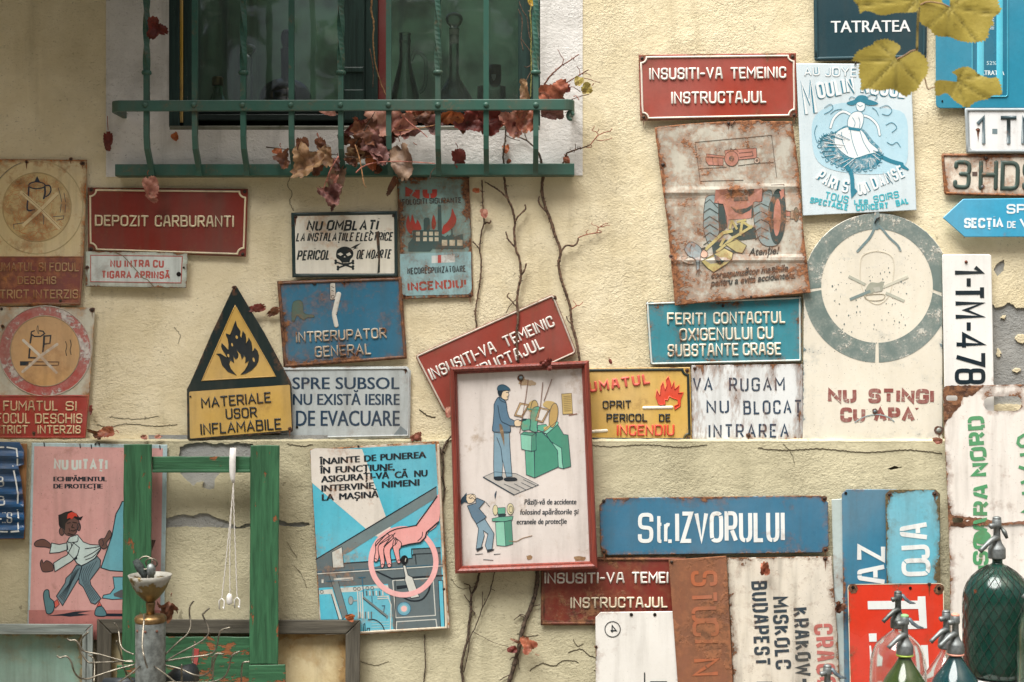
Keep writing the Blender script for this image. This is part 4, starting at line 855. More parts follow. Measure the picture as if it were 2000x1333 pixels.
s.poly(chamfer([(1893, 217), (2086, 217), (2086, 292), (1895, 293)], 3), (226, 228, 228), 1, part='plate_face'); s.rel([(1888, 215), (2089, 215), (2089, 295.5), (1891, 296)], 6, .003, (150, 160, 164), part='holder')
gy = (62, 80, 86); s.text("1", (1906, 284.5), (1925, 284.5), 58, 9, gy, 'emb', .003, cap='butt'); s.poly([(1938, 252), (1948, 252), (1948, 262), (1938, 262)], (110, 130, 136), 3, part='dash'); s.text("TM", (1951, 284.5), (2040, 284.5), 58, 9, gy, 'emb', .003, cap='butt', spc=.12)
s.nail(1910.5, 254.5, 2.4, (110, 66, 48)); s.done()
qd = chamfer([(1838, 300, 6), (2092, 303, 6), (2092, 388, 6), (1844, 381, 6)], 6, True)
s = Sign('license_plate', 'rusty cream license plate 3-HD below the white one', 'license plate', qd, .010, (218, 208, 192), seed=44, rust=.27, edge=.34, scale=19., dirt=.25, halo=.6, ra=(.10, .04, .022, 1), rb=(.36, .15, .06, 1), dent=.0018)
s.rel(inset(qd, 3.4), 4.4, .0026, (120, 90, 74), rust=.55)
gy = (62, 80, 74); s.text("3", (1861, 369), (1895, 371), 57, 9.5, gy, 'emb', .0028, rust=.1); s.poly([(1899, 336), (1909, 336), (1909, 344), (1899, 344)], (92, 76, 70), 3, part='dash'); s.text("HD", (1911, 371), (1991, 373), 58, 9.6, gy, 'emb', .0028, rust=.1); s.text("9", (1996, 373), (2030, 374), 58, 9.6, gy, 'emb', .0028, rust=.1)
s.nail(1926, 309, 4, (70, 60, 54)); s.nail(1918, 365, 3.4, (120, 120, 124)); s.done()
s = Sign('direction_sign', 'light blue arrow shaped sign pointing left reading SECTIA DE', 'sign', chamfer([(1841, 426), (1881, 389), (2120, 386), (2120, 463), (1884, 463.5)], 2, True), .026, (58, 154, 190), th=.004, seed=45, rust=-.18, edge=.1, dirt=.15, fade=.2, rough=.36, tilt=(0, -.03))
wt = (222, 232, 236)
s.text("SPİ", (1966, 418), (2010, 418), 19, 3.6, wt, cap='butt'); s.text("SECȚİA", (1883, 446), (1960, 446), 20, 4.4, wt, gap=1.2, cap='butt', spc=.08); s.text("DE", (1967, 446), (1985, 446), 13.5, 2.2, wt, cap='butt'); s.text("V", (1991, 446), (2012, 446), 20, 4.2, wt, cap='butt'); s.done()
# gas mask sign
arch = [(1568, 865)] + [(1570, 590)] + [(1713 + 146 * math.cos(R(a)), 563 - 146 * math.sin(R(a))) for a in range(188, 27, -5)] + [(1841, 497), (1841, 865)]
s = Sign('warning_sign', 'tall cream arched sign with worn grey ring reading NU STINGI CU APA', 'sign', arch, .013, (220, 214, 198), seed=46, rust=.10, edge=.24, scale=22., dirt=.12, halo=.2, speck=.9, rough=.4, ra=(.10, .14, .16, 1), rb=(.20, .27, .29, 1), fade=.2, dent=.0016)
gry = (108, 124, 120); ring = ell(1713, 563, 145, 146, 64); inn = ell(1713, 559, 109, 111, 56)
def arc_band(a0, a1):
    n = 26; A = [(1713 + 144.5 * math.cos(R(a0 + (a1 - a0) * i / n)), 563 - 145.5 * math.sin(R(a0 + (a1 - a0) * i / n))) for i in range(n + 1)]
    B_ = [(1713 + 109 * math.cos(R(a0 + (a1 - a0) * i / n)), 559 - 111 * math.sin(R(a0 + (a1 - a0) * i / n))) for i in range(n + 1)]
    return [(min(max(x, 1569.5), 1840), y) for x, y in A] + B_[::-1]
for a, c in ((-3.5, 88.5), (88.5, 181.5), (184, 268.5), (271.5, 353.5)): s.poly(arc_band(a, c), gry, 1, part='ring', rust=.37, ra=(.42, .42, .38, 1), rb=(.6, .58, .5, 1), scale=30., fade=.9, speck=.3)
Zq = lambda t: q(1500, 300, 4, t); st_ = (106, 130, 134)
for t, w_ in (("835 540 825 600 790 665 740 720 700 765", 5), ("870 570 900 600 950 660 1010 715 1035 760", 4.4), ("850 470 846 520 850 580", 9)): s.line(smooth(Zq(t), False), w_, st_, False, 3, part='drip', rust=.35, ra=(.5, .48, .42, 1), rb=(.6, .56, .48, 1))
fad = (206, 198, 178)
for t in ("720 900 740 800 850 765 960 800 985 900 950 1100 860 1180 770 1130 725 1010",): s.line(smooth(Zq(t)), 1.4, fad, True, 2, part='faded_drawing')
for t in ("630 960 760 1025", "920 1090 1065 1155"): s.line(Zq(t), 5.4, (176, 178, 164), False, 3, part='faded_drawing', cap='butt')
for t in ("1095 962 900 1045",): s.line(Zq(t), 5.4, (198, 196, 180), False, 3, part='faded_drawing', cap='butt')
s.line(Zq("800 1075 640 1142"), 5.6, (124, 140, 138), False, 3, part='faded_drawing', cap='butt')
s.poly(smooth(Zq("765 1060 800 1010 860 1012 890 1000 905 1020 890 1075 840 1080 800 1100 780 1090")), (158, 160, 146), 3, part='faded_drawing'); s.poly(Zq("820 1050 870 1040 880 1075 840 1085"), (178, 178, 166), 4, part='faded_drawing'); s.line(smooth(Zq("760 1110 780 1145 860 1150 905 1135 900 1100")), 1.4, (168, 160, 140), True, 3, part='faded_drawing')
rr = random.Random(8)
for i in range(70):
    a = rr.uniform(0, 6.28); r_ = 104 * math.sqrt(rr.random()); x, y = 1700 + r_ * math.cos(a) * .8, 590 + r_ * math.sin(a) * .8
    s.poly(rough_loop(ell(x, y, rr.uniform(.5, 1.5), rr.uniform(.6, 2.2), 6), 3, .3, i), (96, 112, 112), 2, part='speckle', grid=0)
mr = (138, 78, 72); kw = dict(rust=.30, ra=(.5, .42, .36, 1), rb=(.6, .54, .46, 1), scale=40.)
s.text("NU", (1617, 788), (1673, 787), 29, 7.6, mr, gap=2, cap='butt', spc=.1, **kw); s.text("STINGI", (1696, 788), (1824, 789), 29, 7.6, mr, gap=2.2, cap='butt', spc=.1, **kw)
s.text("CU", (1641, 825), (1690, 825), 29, 7.6, mr, gap=2, cap='butt', spc=.1, **kw); s.text("APA", (1706, 825), (1787, 825), 29, 7.6, mr, gap=2, cap='butt', spc=.1, **kw); s.poly([(1787, 797), (1795, 797), (1790, 801)], mr, 3)
s.nail(1709, 804, 3.4, (110, 122, 128)); s.nail(1834, 841, 5.5, (150, 154, 148)); s.line(q(1500, 300, 4, "870 500 850 510 835 540"), 2.4, (40, 36, 36), False, 6, h=.004, prof='emb', part='hook')
s.line(smooth(q(1500, 590, 4, "680 940 760 895 860 880 940 900 985 935"), False), 2, (150, 164, 166), False, 4, part='scratch'); s.done()
qd = chamfer([(1840, 497), (1936, 497), (1943, 860), (1846, 860)], 6, True)
s = Sign('license_plate', 'white license plate 1-TM-478 turned to read downwards', 'license plate', qd, .021, (226, 226, 222), seed=47, rust=-.18, edge=.18, dirt=.2, rough=.3)
nb_ = (26, 40, 48)
for st, y0, y1, x in (("1", 519, 537, 1861), ("TM", 558, 623, 1862), ("478", 650, 751, 1864)): s.text(st, (x, y0), (x + (y1 - y0) * .008, y1), 60, 8, nb_, cap='butt', spc=.1)
for y in (544, 630): s.poly([(1888, y), (1896, y), (1896, y + 16), (1888, y + 16)], nb_, 3, part='dash')
s.nail(1887, 512, 3.2, (112, 66, 52)); s.done()
# stencilled board with slots
out = chamfer([(1842, 754, 9), (2092, 750, 9), (2092, 1420, 4), (1858, 1420, 4), (1855, 1100, 0), (1850, 960, 0), (1845, 860, 0)], 4, True)
slots = [chamfer([(1922, 775, 14), (1995, 774, 14), (1995, 803, 14), (1922, 803, 14)], 13, True), chamfer([(1848, 773, 4.5), (1870, 773, 4.5), (1870, 783, 4.5), (1848, 783, 4.5)], 4, True), chamfer([(1860, 1012, 4), (1881, 1012, 4), (1881, 1021, 4), (1860, 1021, 4)], 4, True)]
s = Sign('destination_board', 'large white slotted board with rusty edges and green stencilled ISOARA NORD', 'sign', out, PD + .017, (224, 218, 210), th=.003, holes=slots, seed=48, rust=.08, edge=.30, scale=13., dirt=.4, speck=.5, rough=.4, dent=.0016, folds=((1024, .02, 5, .003),), halo=.5)
s.poly(rough_loop(q(1500, 590, 4, "1370 700 1380 670 1420 655 1690 652 1650 690 1590 730 1520 745 1500 820 1440 880 1400 930 1385 960 1370 900"), 4, 1.6, 3), (96, 62, 46), 1, hole=[slots[1]], part='rust_patch', rust=.5, grid=0)
s.poly(rough_loop([(1857, 1008), (1893, 1010), (1925, 1014), (1960, 1022), (2000, 1018), (2060, 1020), (2060, 1027), (1990, 1024), (1940, 1028), (1900, 1026), (1880, 1031), (1858, 1028)], 4, 1.2, 4), (104, 66, 48), 1, hole=[slots[2]], part='rust_seam', rust=.45, grid=0)
gn = (74, 148, 98)
s.text("SOaRa", (1931, 1104), (1932, 946), 31, 7, gn, gap=2.4, cap='butt', spc=.12); s.poly(smooth(ell(1918.5, 1050, 17, 13.5, 16)), gn, 3, part='lettering#o'); s.text("I", (1938, 1112), (1938, 1104), 31, 7, gn, cap='butt')
s.text("NORD", (1930, 930), (1922, 812), 33, 7.5, gn, gap=2.4, cap='butt', spc=.14)
for t in ("2030 848 2000 850 1990 856 1988 866 1994 872 2030 871", "2030 885 1992 889", "2030 926 1990 912", "2030 930 1994 944", "2030 960 1996 964", "2030 982 2014 990 1998 1000 2030 1004"): s.line(qp(t), 6, gn, False, 3, cap='butt', part='lettering#%d' % len(s.parts))
s.done()
# corrugated blue plate on its board
s = Sign('wooden_board', 'weathered brown board standing behind the crumpled blue plate', 'board', [(-40, 864), (53, 867), (49, 1054), (-40, 1054)], PD + .002, (138, 100, 64), plate=False)
s.part('board').prism([(-40, 864), (53, 867), (49, 1054), (-40, 1054)], PD + .001, PD + .012, wood('brown_board', (150, 108, 68), 'Z', .3, (110, 84, 58), .7, 3), 1.5); s.done()
s = Sign('license_plate', 'crumpled ribbed blue plate with white stencilled fragments ending IIS', 'license plate', [(-60, 862), (38, 864), (47, 880), (47, 908), (36, 911), (42, 940), (46, 975), (48, 1030), (46, 1052), (-60, 1054)], PD + .020, (34, 80, 124), seed=50, dent=.001, rust=.02, edge=.18, dirt=.35, grid=5, rough=.36, folds=tuple((y, .05, 5.5, .007 * (1 if k % 2 else -.4)) for k, y in enumerate(range(880, 1050, 12))))
wt = (214, 220, 220)
for a, c, y in ((-14, 8, 951), (-14, 10, 988)): s.text("B", (a, y), (c, y), 20, 3, wt, gap=1.6)
s.line([(-4, 1014), (2, 1014)], 3, wt); s.text("IIS", (4, 1022), (24, 1022), 21, 3, wt, gap=1)
for t in ("-10 874 7 874", "14 874 32 877 34 892", "34 897 34 908", "25 911 31 940 35 965 34 996", "35 1000 36 1012", "35 1022 36 1038 22 1039", "14 1039 -6 1038"): s.line(qp(t), 3, wt, False, 2, part='dashed_frame')
s.done()
# tractor poster
out = q(1270, 230, 6.06, "50 125 110 105 600 62 1290 28 1330 45 1680 45 1745 500 1812 1333") + q(1300, 350, 5.333, "1510 1185 97 1318 60 900 20 480")
s = Sign('safety_poster', 'rust eaten metal poster of a red tractor and a kneeling man', 'poster', out, .019, (190, 186, 172), seed=51, rust=.35, edge=.28, scale=15., dirt=.35, halo=.6, speck=.6, rough=.5, dent=.003, grid=6, jag=.4, folds=((371, -.05, 6, .0028), (508, -.02, 6, .0036), (384, -.05, 9, -.0012)), ra=(.10, .042, .022, 1), rb=(.34, .15, .07, 1), tilt=(0, -.012))
Za = lambda t: q(1270, 230, 6.06, t); Zb_ = lambda t: q(1300, 350, 5.333, t); kw = dict(rust=.26)
lk = (92, 90, 84); pk = (184, 126, 110); ol = (70, 66, 64)
s.line(Za("530 292 1435 208 1497 706"), 1, lk, False, 2); s.line(Za("530 292 590 752 1100 740"), 1, lk, False, 2); s.line(Za("575 606 900 585"), .9, lk, False, 2); s.line(Za("1040 570 1250 540 1460 528"), .9, lk, False, 2)
for t in ("880 392 900 385 1255 360 1262 480 1040 500 1000 470 890 450", "655 468 860 482 862 570 690 562 660 520", "665 430 880 455 880 478 668 462"): s.poly(Za(t), pk, 2, line=ol, lw=.9, **kw)
s.line(Za("1050 420 1205 404 1218 450 1060 470"), .9, ol, False, 4); s.line(Za("738 480 745 568"), .9, ol, False, 4); s.line(Za("800 482 804 568"), .9, ol, False, 4); s.poly(ell(*Za("962 486")[0], 13.5, 14.5, 30), pk, 4, line=ol, lw=1, **kw); s.poly(ell(*Za("962 486")[0], 5.2, 5.4, 18), (84, 88, 88), 5)
s.poly(ell(*Za("1262 508")[0], 5.6, 5.8, 18), (196, 176, 160), 4, line=ol, lw=.9); s.poly(ell(*Za("1262 508")[0], 2.6, 2.7, 12), (90, 90, 86), 5)
for t in ("1145 360 1140 330 1150 310 1168 330 1165 358", "950 385 955 360 980 390 1010 368 1040 400"): s.line(Za(t), .9, ol, False, 4)
ty = (136, 152, 152); td = (64, 78, 76)
s.poly(Zb_("1100 62 1232 58 1250 330 1230 330 1180 120"), pk, 1, line=ol, lw=1, **kw)
s.poly(Zb_("550 245 600 250 632 330 640 500 570 585 548 540"), td, 1, **kw); s.poly(smooth(Zb_("392 440 398 330 412 230 432 182 508 168 530 210 550 260 552 420 556 560 500 640 450 682 412 590 395 510")), ty, 2, line=ol, lw=1.2, **kw)
s.poly(Zb_("520 112 640 104 690 118 694 182 860 182 866 108 1005 98 1012 232 920 242 895 330 892 402 862 412 655 424 640 512 628 400 602 262 506 252"), pk, 2, **kw)
for t in ("640 106 690 118 696 200 655 150", "862 108 925 102 905 180 872 186", "706 188 860 182 860 222 710 230", "675 285 740 320 850 300 912 262 882 325 795 368 725 345", "895 300 915 262 915 380 895 420"): s.poly(Zb_(t), td, 3, **kw)
s.line(Zb_("510 250 600 262 635 400 640 510"), 1.1, ol, False, 4); s.line(Zb_("1000 238 1012 100"), 1.1, ol, False, 4)
s.poly(smooth(Zb_("916 245 1000 236 1012 142 1090 112 1110 180 1075 300 1085 480 1130 610 1168 684 1060 700 985 652 935 520 918 380")), ty, 3, line=ol, lw=1.1, **kw)
s.poly(ell(*Zb_("1165 392")[0], 16.4, 54.5, 40, rot=2), td, 4, **kw); s.poly(ell(*Zb_("1162 400")[0], 7.2, 36.5, 34, rot=2), pk, 5, **kw)
for k in range(5): y = 308 + k * 84; s.line(Zb_("%d %d %d %d" % (396, y + 42, 455, y)), 1.4, td, False, 5); s.line(Zb_("%d %d %d %d" % (462, y - 2, 546, y + 52)), 1.4, td, False, 5)
for k in range(5): y = 255 + k * 84; s.line(Zb_("%d %d %d %d" % (922 + k * 3, y + 38, 985, y)), 1.4, td, False, 5); s.line(Zb_("%d %d %d %d" % (996, y - 2, 1075, y + 36)), 1.4, td, False, 5)
s.line(Zb_("462 215 545 300"), 1.4, td, False, 5); s.line(Zb_("412 250 462 212"), 1.4, td, False, 5)
s.poly(Zb_("1252 340 1300 340 1300 390 1254 386"), pk, 2); s.poly(Zb_("1300 335 1335 330 1338 415 1300 415"), (176, 170, 150), 2, line=ol, lw=.9); s.poly(ell(*Zb_("1360 368")[0], 5, 13.6, 20), (120, 116, 96), 3, line=ol, lw=1); s.line(Zb_("1232 60 1252 330 1300 338"), 1.2, ol, False, 4)
s.poly(Zb_("640 560 760 470 930 500 945 620 780 640 700 600"), td, 2, **kw); yl = (186, 172, 108)
for t, w_ in (("668 520 690 430", 4.6), ("690 430 745 525", 4.6), ("775 590 800 430", 5), ("740 450 840 425", 4), ("810 450 900 510", 4.6), ("905 490 720 605", 5), ("415 735 600 560 700 540", 6), ("530 760 720 600", 5), ("570 700 610 620", 5)): s.line(Zb_(t), w_, yl, False, 5, cap='butt', **kw)
s.poly(Zb_("480 690 560 640 650 630 540 750 500 800"), td, 4, **kw)
for t in ("372 856 520 775 612 722 700 770 690 830 640 880 500 970 440 930", "622 682 742 628 842 692 800 772 735 760"): s.poly(Zb_(t), yl, 6, line=(96, 90, 60), lw=1, **kw)
s.poly(Zb_("500 780 540 800 590 850 620 850 570 895 520 850"), td, 7, **kw); s.poly(Zb_("600 705 680 745 735 755 700 775 640 750"), td, 7, **kw)
s.poly(smooth(Zb_("200 740 214 690 258 655 312 672 372 728 365 800 352 860 348 942 322 942 312 840 240 800")), (146, 160, 164), 6, line=(66, 78, 84), lw=1.1, **kw); s.line(smooth(Zb_("275 680 255 720 262 790 310 840"), False), 1.1, (66, 78, 84), False, 8)
s.poly(smooth(Zb_("372 760 400 738 438 770 432 808 394 820 366 800")), (206, 164, 140), 7, line=(80, 66, 58), lw=.9); s.line(Zb_("372 730 410 715"), 2.4, (54, 58, 58), False, 8); s.poly(Zb_("165 810 240 800 300 880 250 885 175 860"), (170, 168, 156), 5, line=(90, 96, 90), lw=.9)
for t in ("330 945 318 995", "340 945 338 1008", "348 945 358 1000", "352 940 372 968"): s.line(Zb_(t), 1.4, (110, 92, 80), False, 6)
sc_ = (60, 64, 62)
s.font("Atenție!", Zb_("862 800")[0], Zb_("1190 778")[0], 15, sc_, .02, .35, 6, rust=.3); s.font("corespunzător mașinile", Zb_("476 1034")[0], Zb_("1280 955")[0], 13, sc_, .03, .35, 6, rust=.3); s.font("pentru a evita accidentele.", Zb_("462 1118")[0], Zb_("1352 1030")[0], 13, sc_, .03, .35, 6, rust=.3)
s.nail(1423, 241, 3); s.nail(1311, 501, 3); s.nail(1467, 580, 2.4); s.nail(1295, 322, 4, (60, 50, 46)); s.line(q(1270, 230, 6.06, "1000 35 960 95"), 2, (40, 34, 32), False, 9, h=.003, prof='emb', part='hook'); s.done()
# dancer poster (a plain stand-in drawing, the lettering kept)
s = Sign('enamel_poster', 'pale blue and white metal poster of a dancer with teal lettering PARIS QUI DANSE', 'poster', [(1555, 124), (1779, 126), (1790, 411), (1568, 422)], .014, (206, 220, 226), seed=52, rust=-.1, edge=.16, dirt=.12, fade=.1, rough=.22, dent=.0012)
Zq = lambda t: q(1550, 110, 4.164, t); tl = (56, 128, 150); lt = (178, 212, 226); wt = (226, 232, 234)
s.poly(smooth(Zq("180 480 400 380 700 420 900 470 930 700 900 900 700 960 380 940 200 860 150 680")), lt, 1, part='tint')
for st, a, c, h in (("AU", "85 165", "215 155", 18), ("JOYEUX", "255 165", "660 170", 19)): s.text(st, Zq(a)[0], Zq(c)[0], h, 4.4, tl, cap='butt'); s.text(st, Zq(a)[0], Zq(c)[0], h, 3, wt, cap='butt', lay=4)
for st, a, c, h in (("M", "92 492", "192 476", 68), ("OULIN", "195 355", "500 300", 32), ("ROUGE", "540 310", "910 350", 36)): s.text(st, Zq(a)[0], Zq(c)[0], h, 7, tl, cap='butt'); s.text(st, tuple(Vector(Zq(a)[0]) + Vector((1.2, -1.8))), tuple(Vector(Zq(c)[0]) + Vector((1.2, -1.8))), h, 5.4, wt, cap='butt', lay=5)
# a simple figure with a swirling skirt
s.poly(smooth(Zq("330 620 440 560 560 590 640 680 720 780 690 880 560 930 400 910 260 830 210 700 250 640")), tl, 3, part='dancer', rust=.36, ra=(.6, .68, .7, 1), rb=(.75, .78, .78, 1), scale=90.)
s.poly(smooth(Zq("360 610 470 570 560 610 620 700 690 770 600 800 480 830 380 770 330 690")), wt, 4, part='dancer', line=tl, lw=1)
for t in ("390 620 400 700 440 790", "460 590 480 700 520 810", "540 610 570 700 620 780"): s.line(smooth(Zq(t), False), 1, tl, False, 6, part='dancer')
s.poly(smooth(Zq("450 590 440 520 480 460 540 450 570 490 560 560 530 600")), wt, 5, part='dancer', line=tl, lw=1); s.poly(Zq("448 575 545 590 540 612 446 598"), tl, 6, part='dancer')
s.line(smooth(Zq("555 480 620 500 680 560 700 640"), False), 6, tl, False, 3, part='dancer'); s.line(smooth(Zq("555 480 620 500 680 560 700 640"), False), 4.4, wt, False, 5, part='dancer')
s.line(smooth(Zq("470 480 400 450 330 500 300 580"), False), 6, tl, False, 3, part='dancer'); s.line(smooth(Zq("470 480 400 450 330 500 300 580"), False), 4.4, wt, False, 5, part='dancer')
s.poly(ell(*Zq("545 405")[0], 9, 11, 18), wt, 6, part='dancer', line=tl, lw=1); s.poly(smooth(Zq("430 380 520 350 600 350 690 385 610 400 540 372 480 400")), tl, 7, part='dancer'); s.poly(smooth(Zq("500 360 530 320 590 325 600 355")), tl, 7, part='dancer')
s.line(smooth(Zq("420 880 470 960 480 1080"), False), 8, tl, False, 4, part='dancer'); s.poly(Zq("462 1080 500 1075 520 1100 470 1160"), tl, 4, part='dancer'); s.line(smooth(Zq("680 800 780 850 880 880"), False), 8, tl, False, 2.5, part='dancer'); s.poly(Zq("870 865 940 920 930 930 860 900"), tl, 4, part='dancer')
rr = random.Random(4); hem = smooth(Zq("330 620 250 640 210 700 260 830 400 910 560 930 690 880 720 780"), False, 7)
for i, (x, y) in enumerate(hem[::2]):
    s.line(ell(x + rr.uniform(-1, 1), y + rr.uniform(-1, 1), rr.uniform(2.4, 4.4), rr.uniform(2, 3.6), 8, rr.uniform(-40, 40), rr.uniform(170, 260)), .9, tl, False, 7, part='dancer')
    dx, dy = 1690 - x, 285 - y; L = math.hypot(dx, dy); t0, t1 = rr.uniform(.02, .12), rr.uniform(.2, .55); s.line([(x + dx * t0, y + dy * t0), (x + dx * t1 + rr.uniform(-3, 3), y + dy * t1 + 2)], rr.uniform(.5, 1.1), wt if i % 3 else tl, False, 8, part='dancer')
for t in ("250 420 300 390 320 420 290 450 250 470", "700 420 760 400 800 440 770 480 720 470", "750 560 800 540 840 580 800 620", "190 560 170 620 190 700", "640 420 670 440 690 480", "300 470 340 440 390 430", "760 700 800 720 840 700 870 740", "480 500 500 540 490 580", "530 500 540 540 535 585", "520 395 540 410 560 400", "600 330 640 310 680 330 660 355", "500 340 470 330 450 350"): s.line(smooth(Zq(t), False), .9, tl, False, 7, part='dancer')
def arched(st, pts, h, th, col, lay, sh=(0, 0)):
    sm = densify(smooth(pts, False, 8), 1.0, False); n = len(st); L = len(sm)
    for i, ch in enumerate(st):
        if ch == ' ': continue
        a, c = sm[int((i + .08) / n * (L - 1))], sm[int((i + .86) / n * (L - 1))]; s.text(ch, (a[0] + sh[0], a[1] + sh[1]), (c[0] + sh[0], c[1] + sh[1]), h, th, col, cap='butt', lay=lay, part='lettering_arc')
for st, t in (("PARIS", "170 1000 300 1085 455 1120"), ("QUI", "525 1135 580 1130 645 1100"), ("DANSE", "650 1095 790 1040 930 975")):
    arched(st, Zq(t), 25, 6.2, tl, 2); arched(st, Zq(t), 25, 4, wt, 5, (-.6, -1.2))
t2 = (70, 176, 190)
for st, a, c, h in (("TOUS", "248 1160", "440 1200", 15), ("LES", "492 1208", "606 1206", 10), ("SOIRS", "655 1195", "862 1150", 14)): s.text(st, Zq(a)[0], Zq(c)[0], h, 2.4, t2, cap='butt')
for st, a, c in (("SPECTACLE", "130 1195", "440 1258"), ("CONCERT", "508 1262", "775 1240"), ("BAL", "838 1225", "942 1198")): s.text(st, Zq(a)[0], Zq(c)[0], 12.5, 3, t2, cap='butt', rust=.1)
s.line(q(1550, 110, 4.164, "498 72 506 48"), 2.4, (40, 40, 40), False, 9, h=.003, prof='emb', part='hook'); s.done()
# pink poster
s = Sign('safety_poster', 'pink metal poster of a running man grabbed by his shirt reading NU UITATI', 'poster', [(62, 865), (327, 869), (320, 1250), (53, 1250)], PD + .008, (176, 200, 204), seed=53, rust=.03, edge=.16, dirt=.35, fade=.15, speck=.5, rough=.4)
pk = (212, 160, 156); Zq = lambda t: q(20, 980, 5.331, t); ol = (28, 40, 52)
s.poly([(67, 872), (318, 876), (312, 1250), (57, 1250)], pk, 1, part='pink_field'); s.poly([(56, 1192), (314, 1192), (313, 1250), (56, 1250)], (188, 122, 116), 2, part='pink_field')
s.text("NU UITAȚI", (105, 918), (210, 919), 22, 4.9, (206, 216, 210), cap='butt', space=.3, rust=-.05); s.font("ECHIPĂMENTUL", (104, 940.5), (207, 940.5), 9.5, ol, 0, dbl=3); s.font("DE PROTECȚIE", (104, 954.5), (199, 954.5), 9.5, ol, 0, dbl=3)
br = (108, 78, 72); sh = (196, 216, 214); tr_ = (104, 132, 142); so_ = (86, 128, 136); cy = (104, 176, 192)
s.poly(Zq("1165 0 1140 60 1100 130 1060 350 945 690 1040 720 1170 728 1290 735 1290 0"), cy, 2, line=ol, lw=2)
s.poly(Zq("1070 785 1290 785 1290 1010 1150 1015 1060 1020 960 1005 970 975 1040 960 1085 900"), cy, 2, line=ol, lw=1.6); s.poly(Zq("1075 960 1150 920 1290 900 1290 1000 1150 1005 1080 985"), (92, 92, 96), 3)
s.poly(smooth(Zq("250 440 275 410 330 392 375 405 425 450 415 485 370 475 300 472 262 465")), br, 3, line=ol, lw=1.4); s.poly(smooth(Zq("312 640 330 605 345 640 380 615 440 650 450 700 430 725 345 732 320 690")), br, 3, line=ol, lw=1.4)
s.poly(Zq("430 432 510 448 590 430 600 500 510 530 410 538"), sh, 4, line=ol, lw=1.6)
s.poly(Zq("590 420 620 370 700 345 760 420 830 448 945 455 940 500 880 590 800 640 740 668 690 640 665 600 590 520"), sh, 4, line=ol, lw=1.6)
s.poly(Zq("590 560 660 430 720 480 700 560 640 620 465 730 452 640 530 590"), sh, 5, line=ol, lw=1.6)
for t in ("940 465 860 480 780 492", "940 480 850 540 770 580", "935 500 860 575 785 605", "640 470 632 430 600 420 610 380", "640 425 700 415 705 370"): s.line(smooth(Zq(t), False), 1.4, ol, False, 7)
s.poly(Zq("690 560 700 600 665 610 700 640 740 665 700 640 670 600"), ol, 6)
s.poly(smooth(Zq("985 380 1030 300 1055 355 1000 430 1010 470 970 495 930 460 922 410 950 385")), br, 6, line=ol, lw=1.4); s.line(Zq("960 400 975 440 960 460"), 1.2, ol, False, 8)
s.poly(smooth(Zq("560 220 580 150 640 130 700 180 722 230 700 290 680 335 640 352 590 350 560 320 545 280"), True, 3), br, 4, line=ol, lw=1.2); s.poly(ell(*Zq("536 310")[0], 5, 8, 14), br, 5, line=ol, lw=1.3); s.poly(ell(*Zq("715 265")[0], 3.4, 7.5, 14), br, 3, line=ol, lw=1.3)
s.poly(Zq("505 240 500 140 530 130 570 110 640 95 650 105 690 125 720 165 758 150 735 195 700 190 660 165 600 200 575 230 570 300 540 280 515 265"), (26, 28, 34), 6); s.poly(Zq("590 180 600 130 640 108 690 125 700 160 672 150 640 185 620 170"), (206, 62, 44), 7)
for t in ("592 228 625 218", "650 215 690 222", "650 240 640 268 665 272", "632 300 660 306 688 292", "612 280 620 310", "600 330 650 345"): s.line(Zq(t), 1.5, (40, 32, 34), False, 8)
s.poly(Zq("735 665 745 690 712 800 665 880 545 1085 480 985 570 850 580 800 640 740 690 660"), tr_, 3, line=ol, lw=1.6); s.poly(Zq("745 672 880 595 905 570 940 610 935 680 830 820 840 870 945 1010 885 1070 840 1055 760 890 715 850 715 790"), tr_, 4, line=ol, lw=1.6)
for k in range(5): s.line(Zq("%d %d %d %d %d %d" % (700 - 18 * k + 20, 690 + 12 * k, 610 - 8 * k + 30, 840 + 6 * k, 545 - 12 * k + 10, 1040 - 12 * k)), .8, ol, False, 6)
for k in range(5): s.line(smooth(Zq("%d %d %d %d %d %d" % (770 + 32 * k, 690 - 18 * k, 745 + 16 * k, 800 + 6 * k, 850 + 17 * k, 1040 - 8 * k)), False), .8, ol, False, 6)
s.poly(smooth(Zq("345 980 362 925 400 925 412 1000 455 1045 455 1120 425 1165 382 1165 365 1110")), so_, 5, line=ol, lw=1.6); s.poly(Zq("450 1050 490 1020 512 1070 470 1110"), (206, 92, 78), 4, line=ol, lw=1); s.poly(Zq("905 1080 930 1040 955 1090 900 1100"), (206, 92, 78), 4, line=ol, lw=1); s.poly(smooth(Zq("882 1180 895 1110 945 1088 985 1130 1002 1185 940 1195")), so_, 5, line=ol, lw=1.6)
s.poly(Zq("380 1190 560 1168 680 1145 850 1138 700 1165 830 1180 620 1200 540 1190"), ol, 3); s.poly(Zq("985 1165 1290 1168 1290 1198 1000 1195"), ol, 3); s.poly(Zq("1475 405 1510 405 1475 510"), br, 3, line=ol, lw=1.2)
for x, y in ((86, 867), (156, 870), (178, 871), (312, 873)): s.line([(x, y - 2), (x + .8, y + 5)], 2, (40, 44, 50), False, 5, part='hook')
s.line(ell(190, 868, 4.6, 3, 12, 150, 400), 1.8, (40, 40, 42), False, 6, h=.002, prof='emb', part='hook'); s.done()
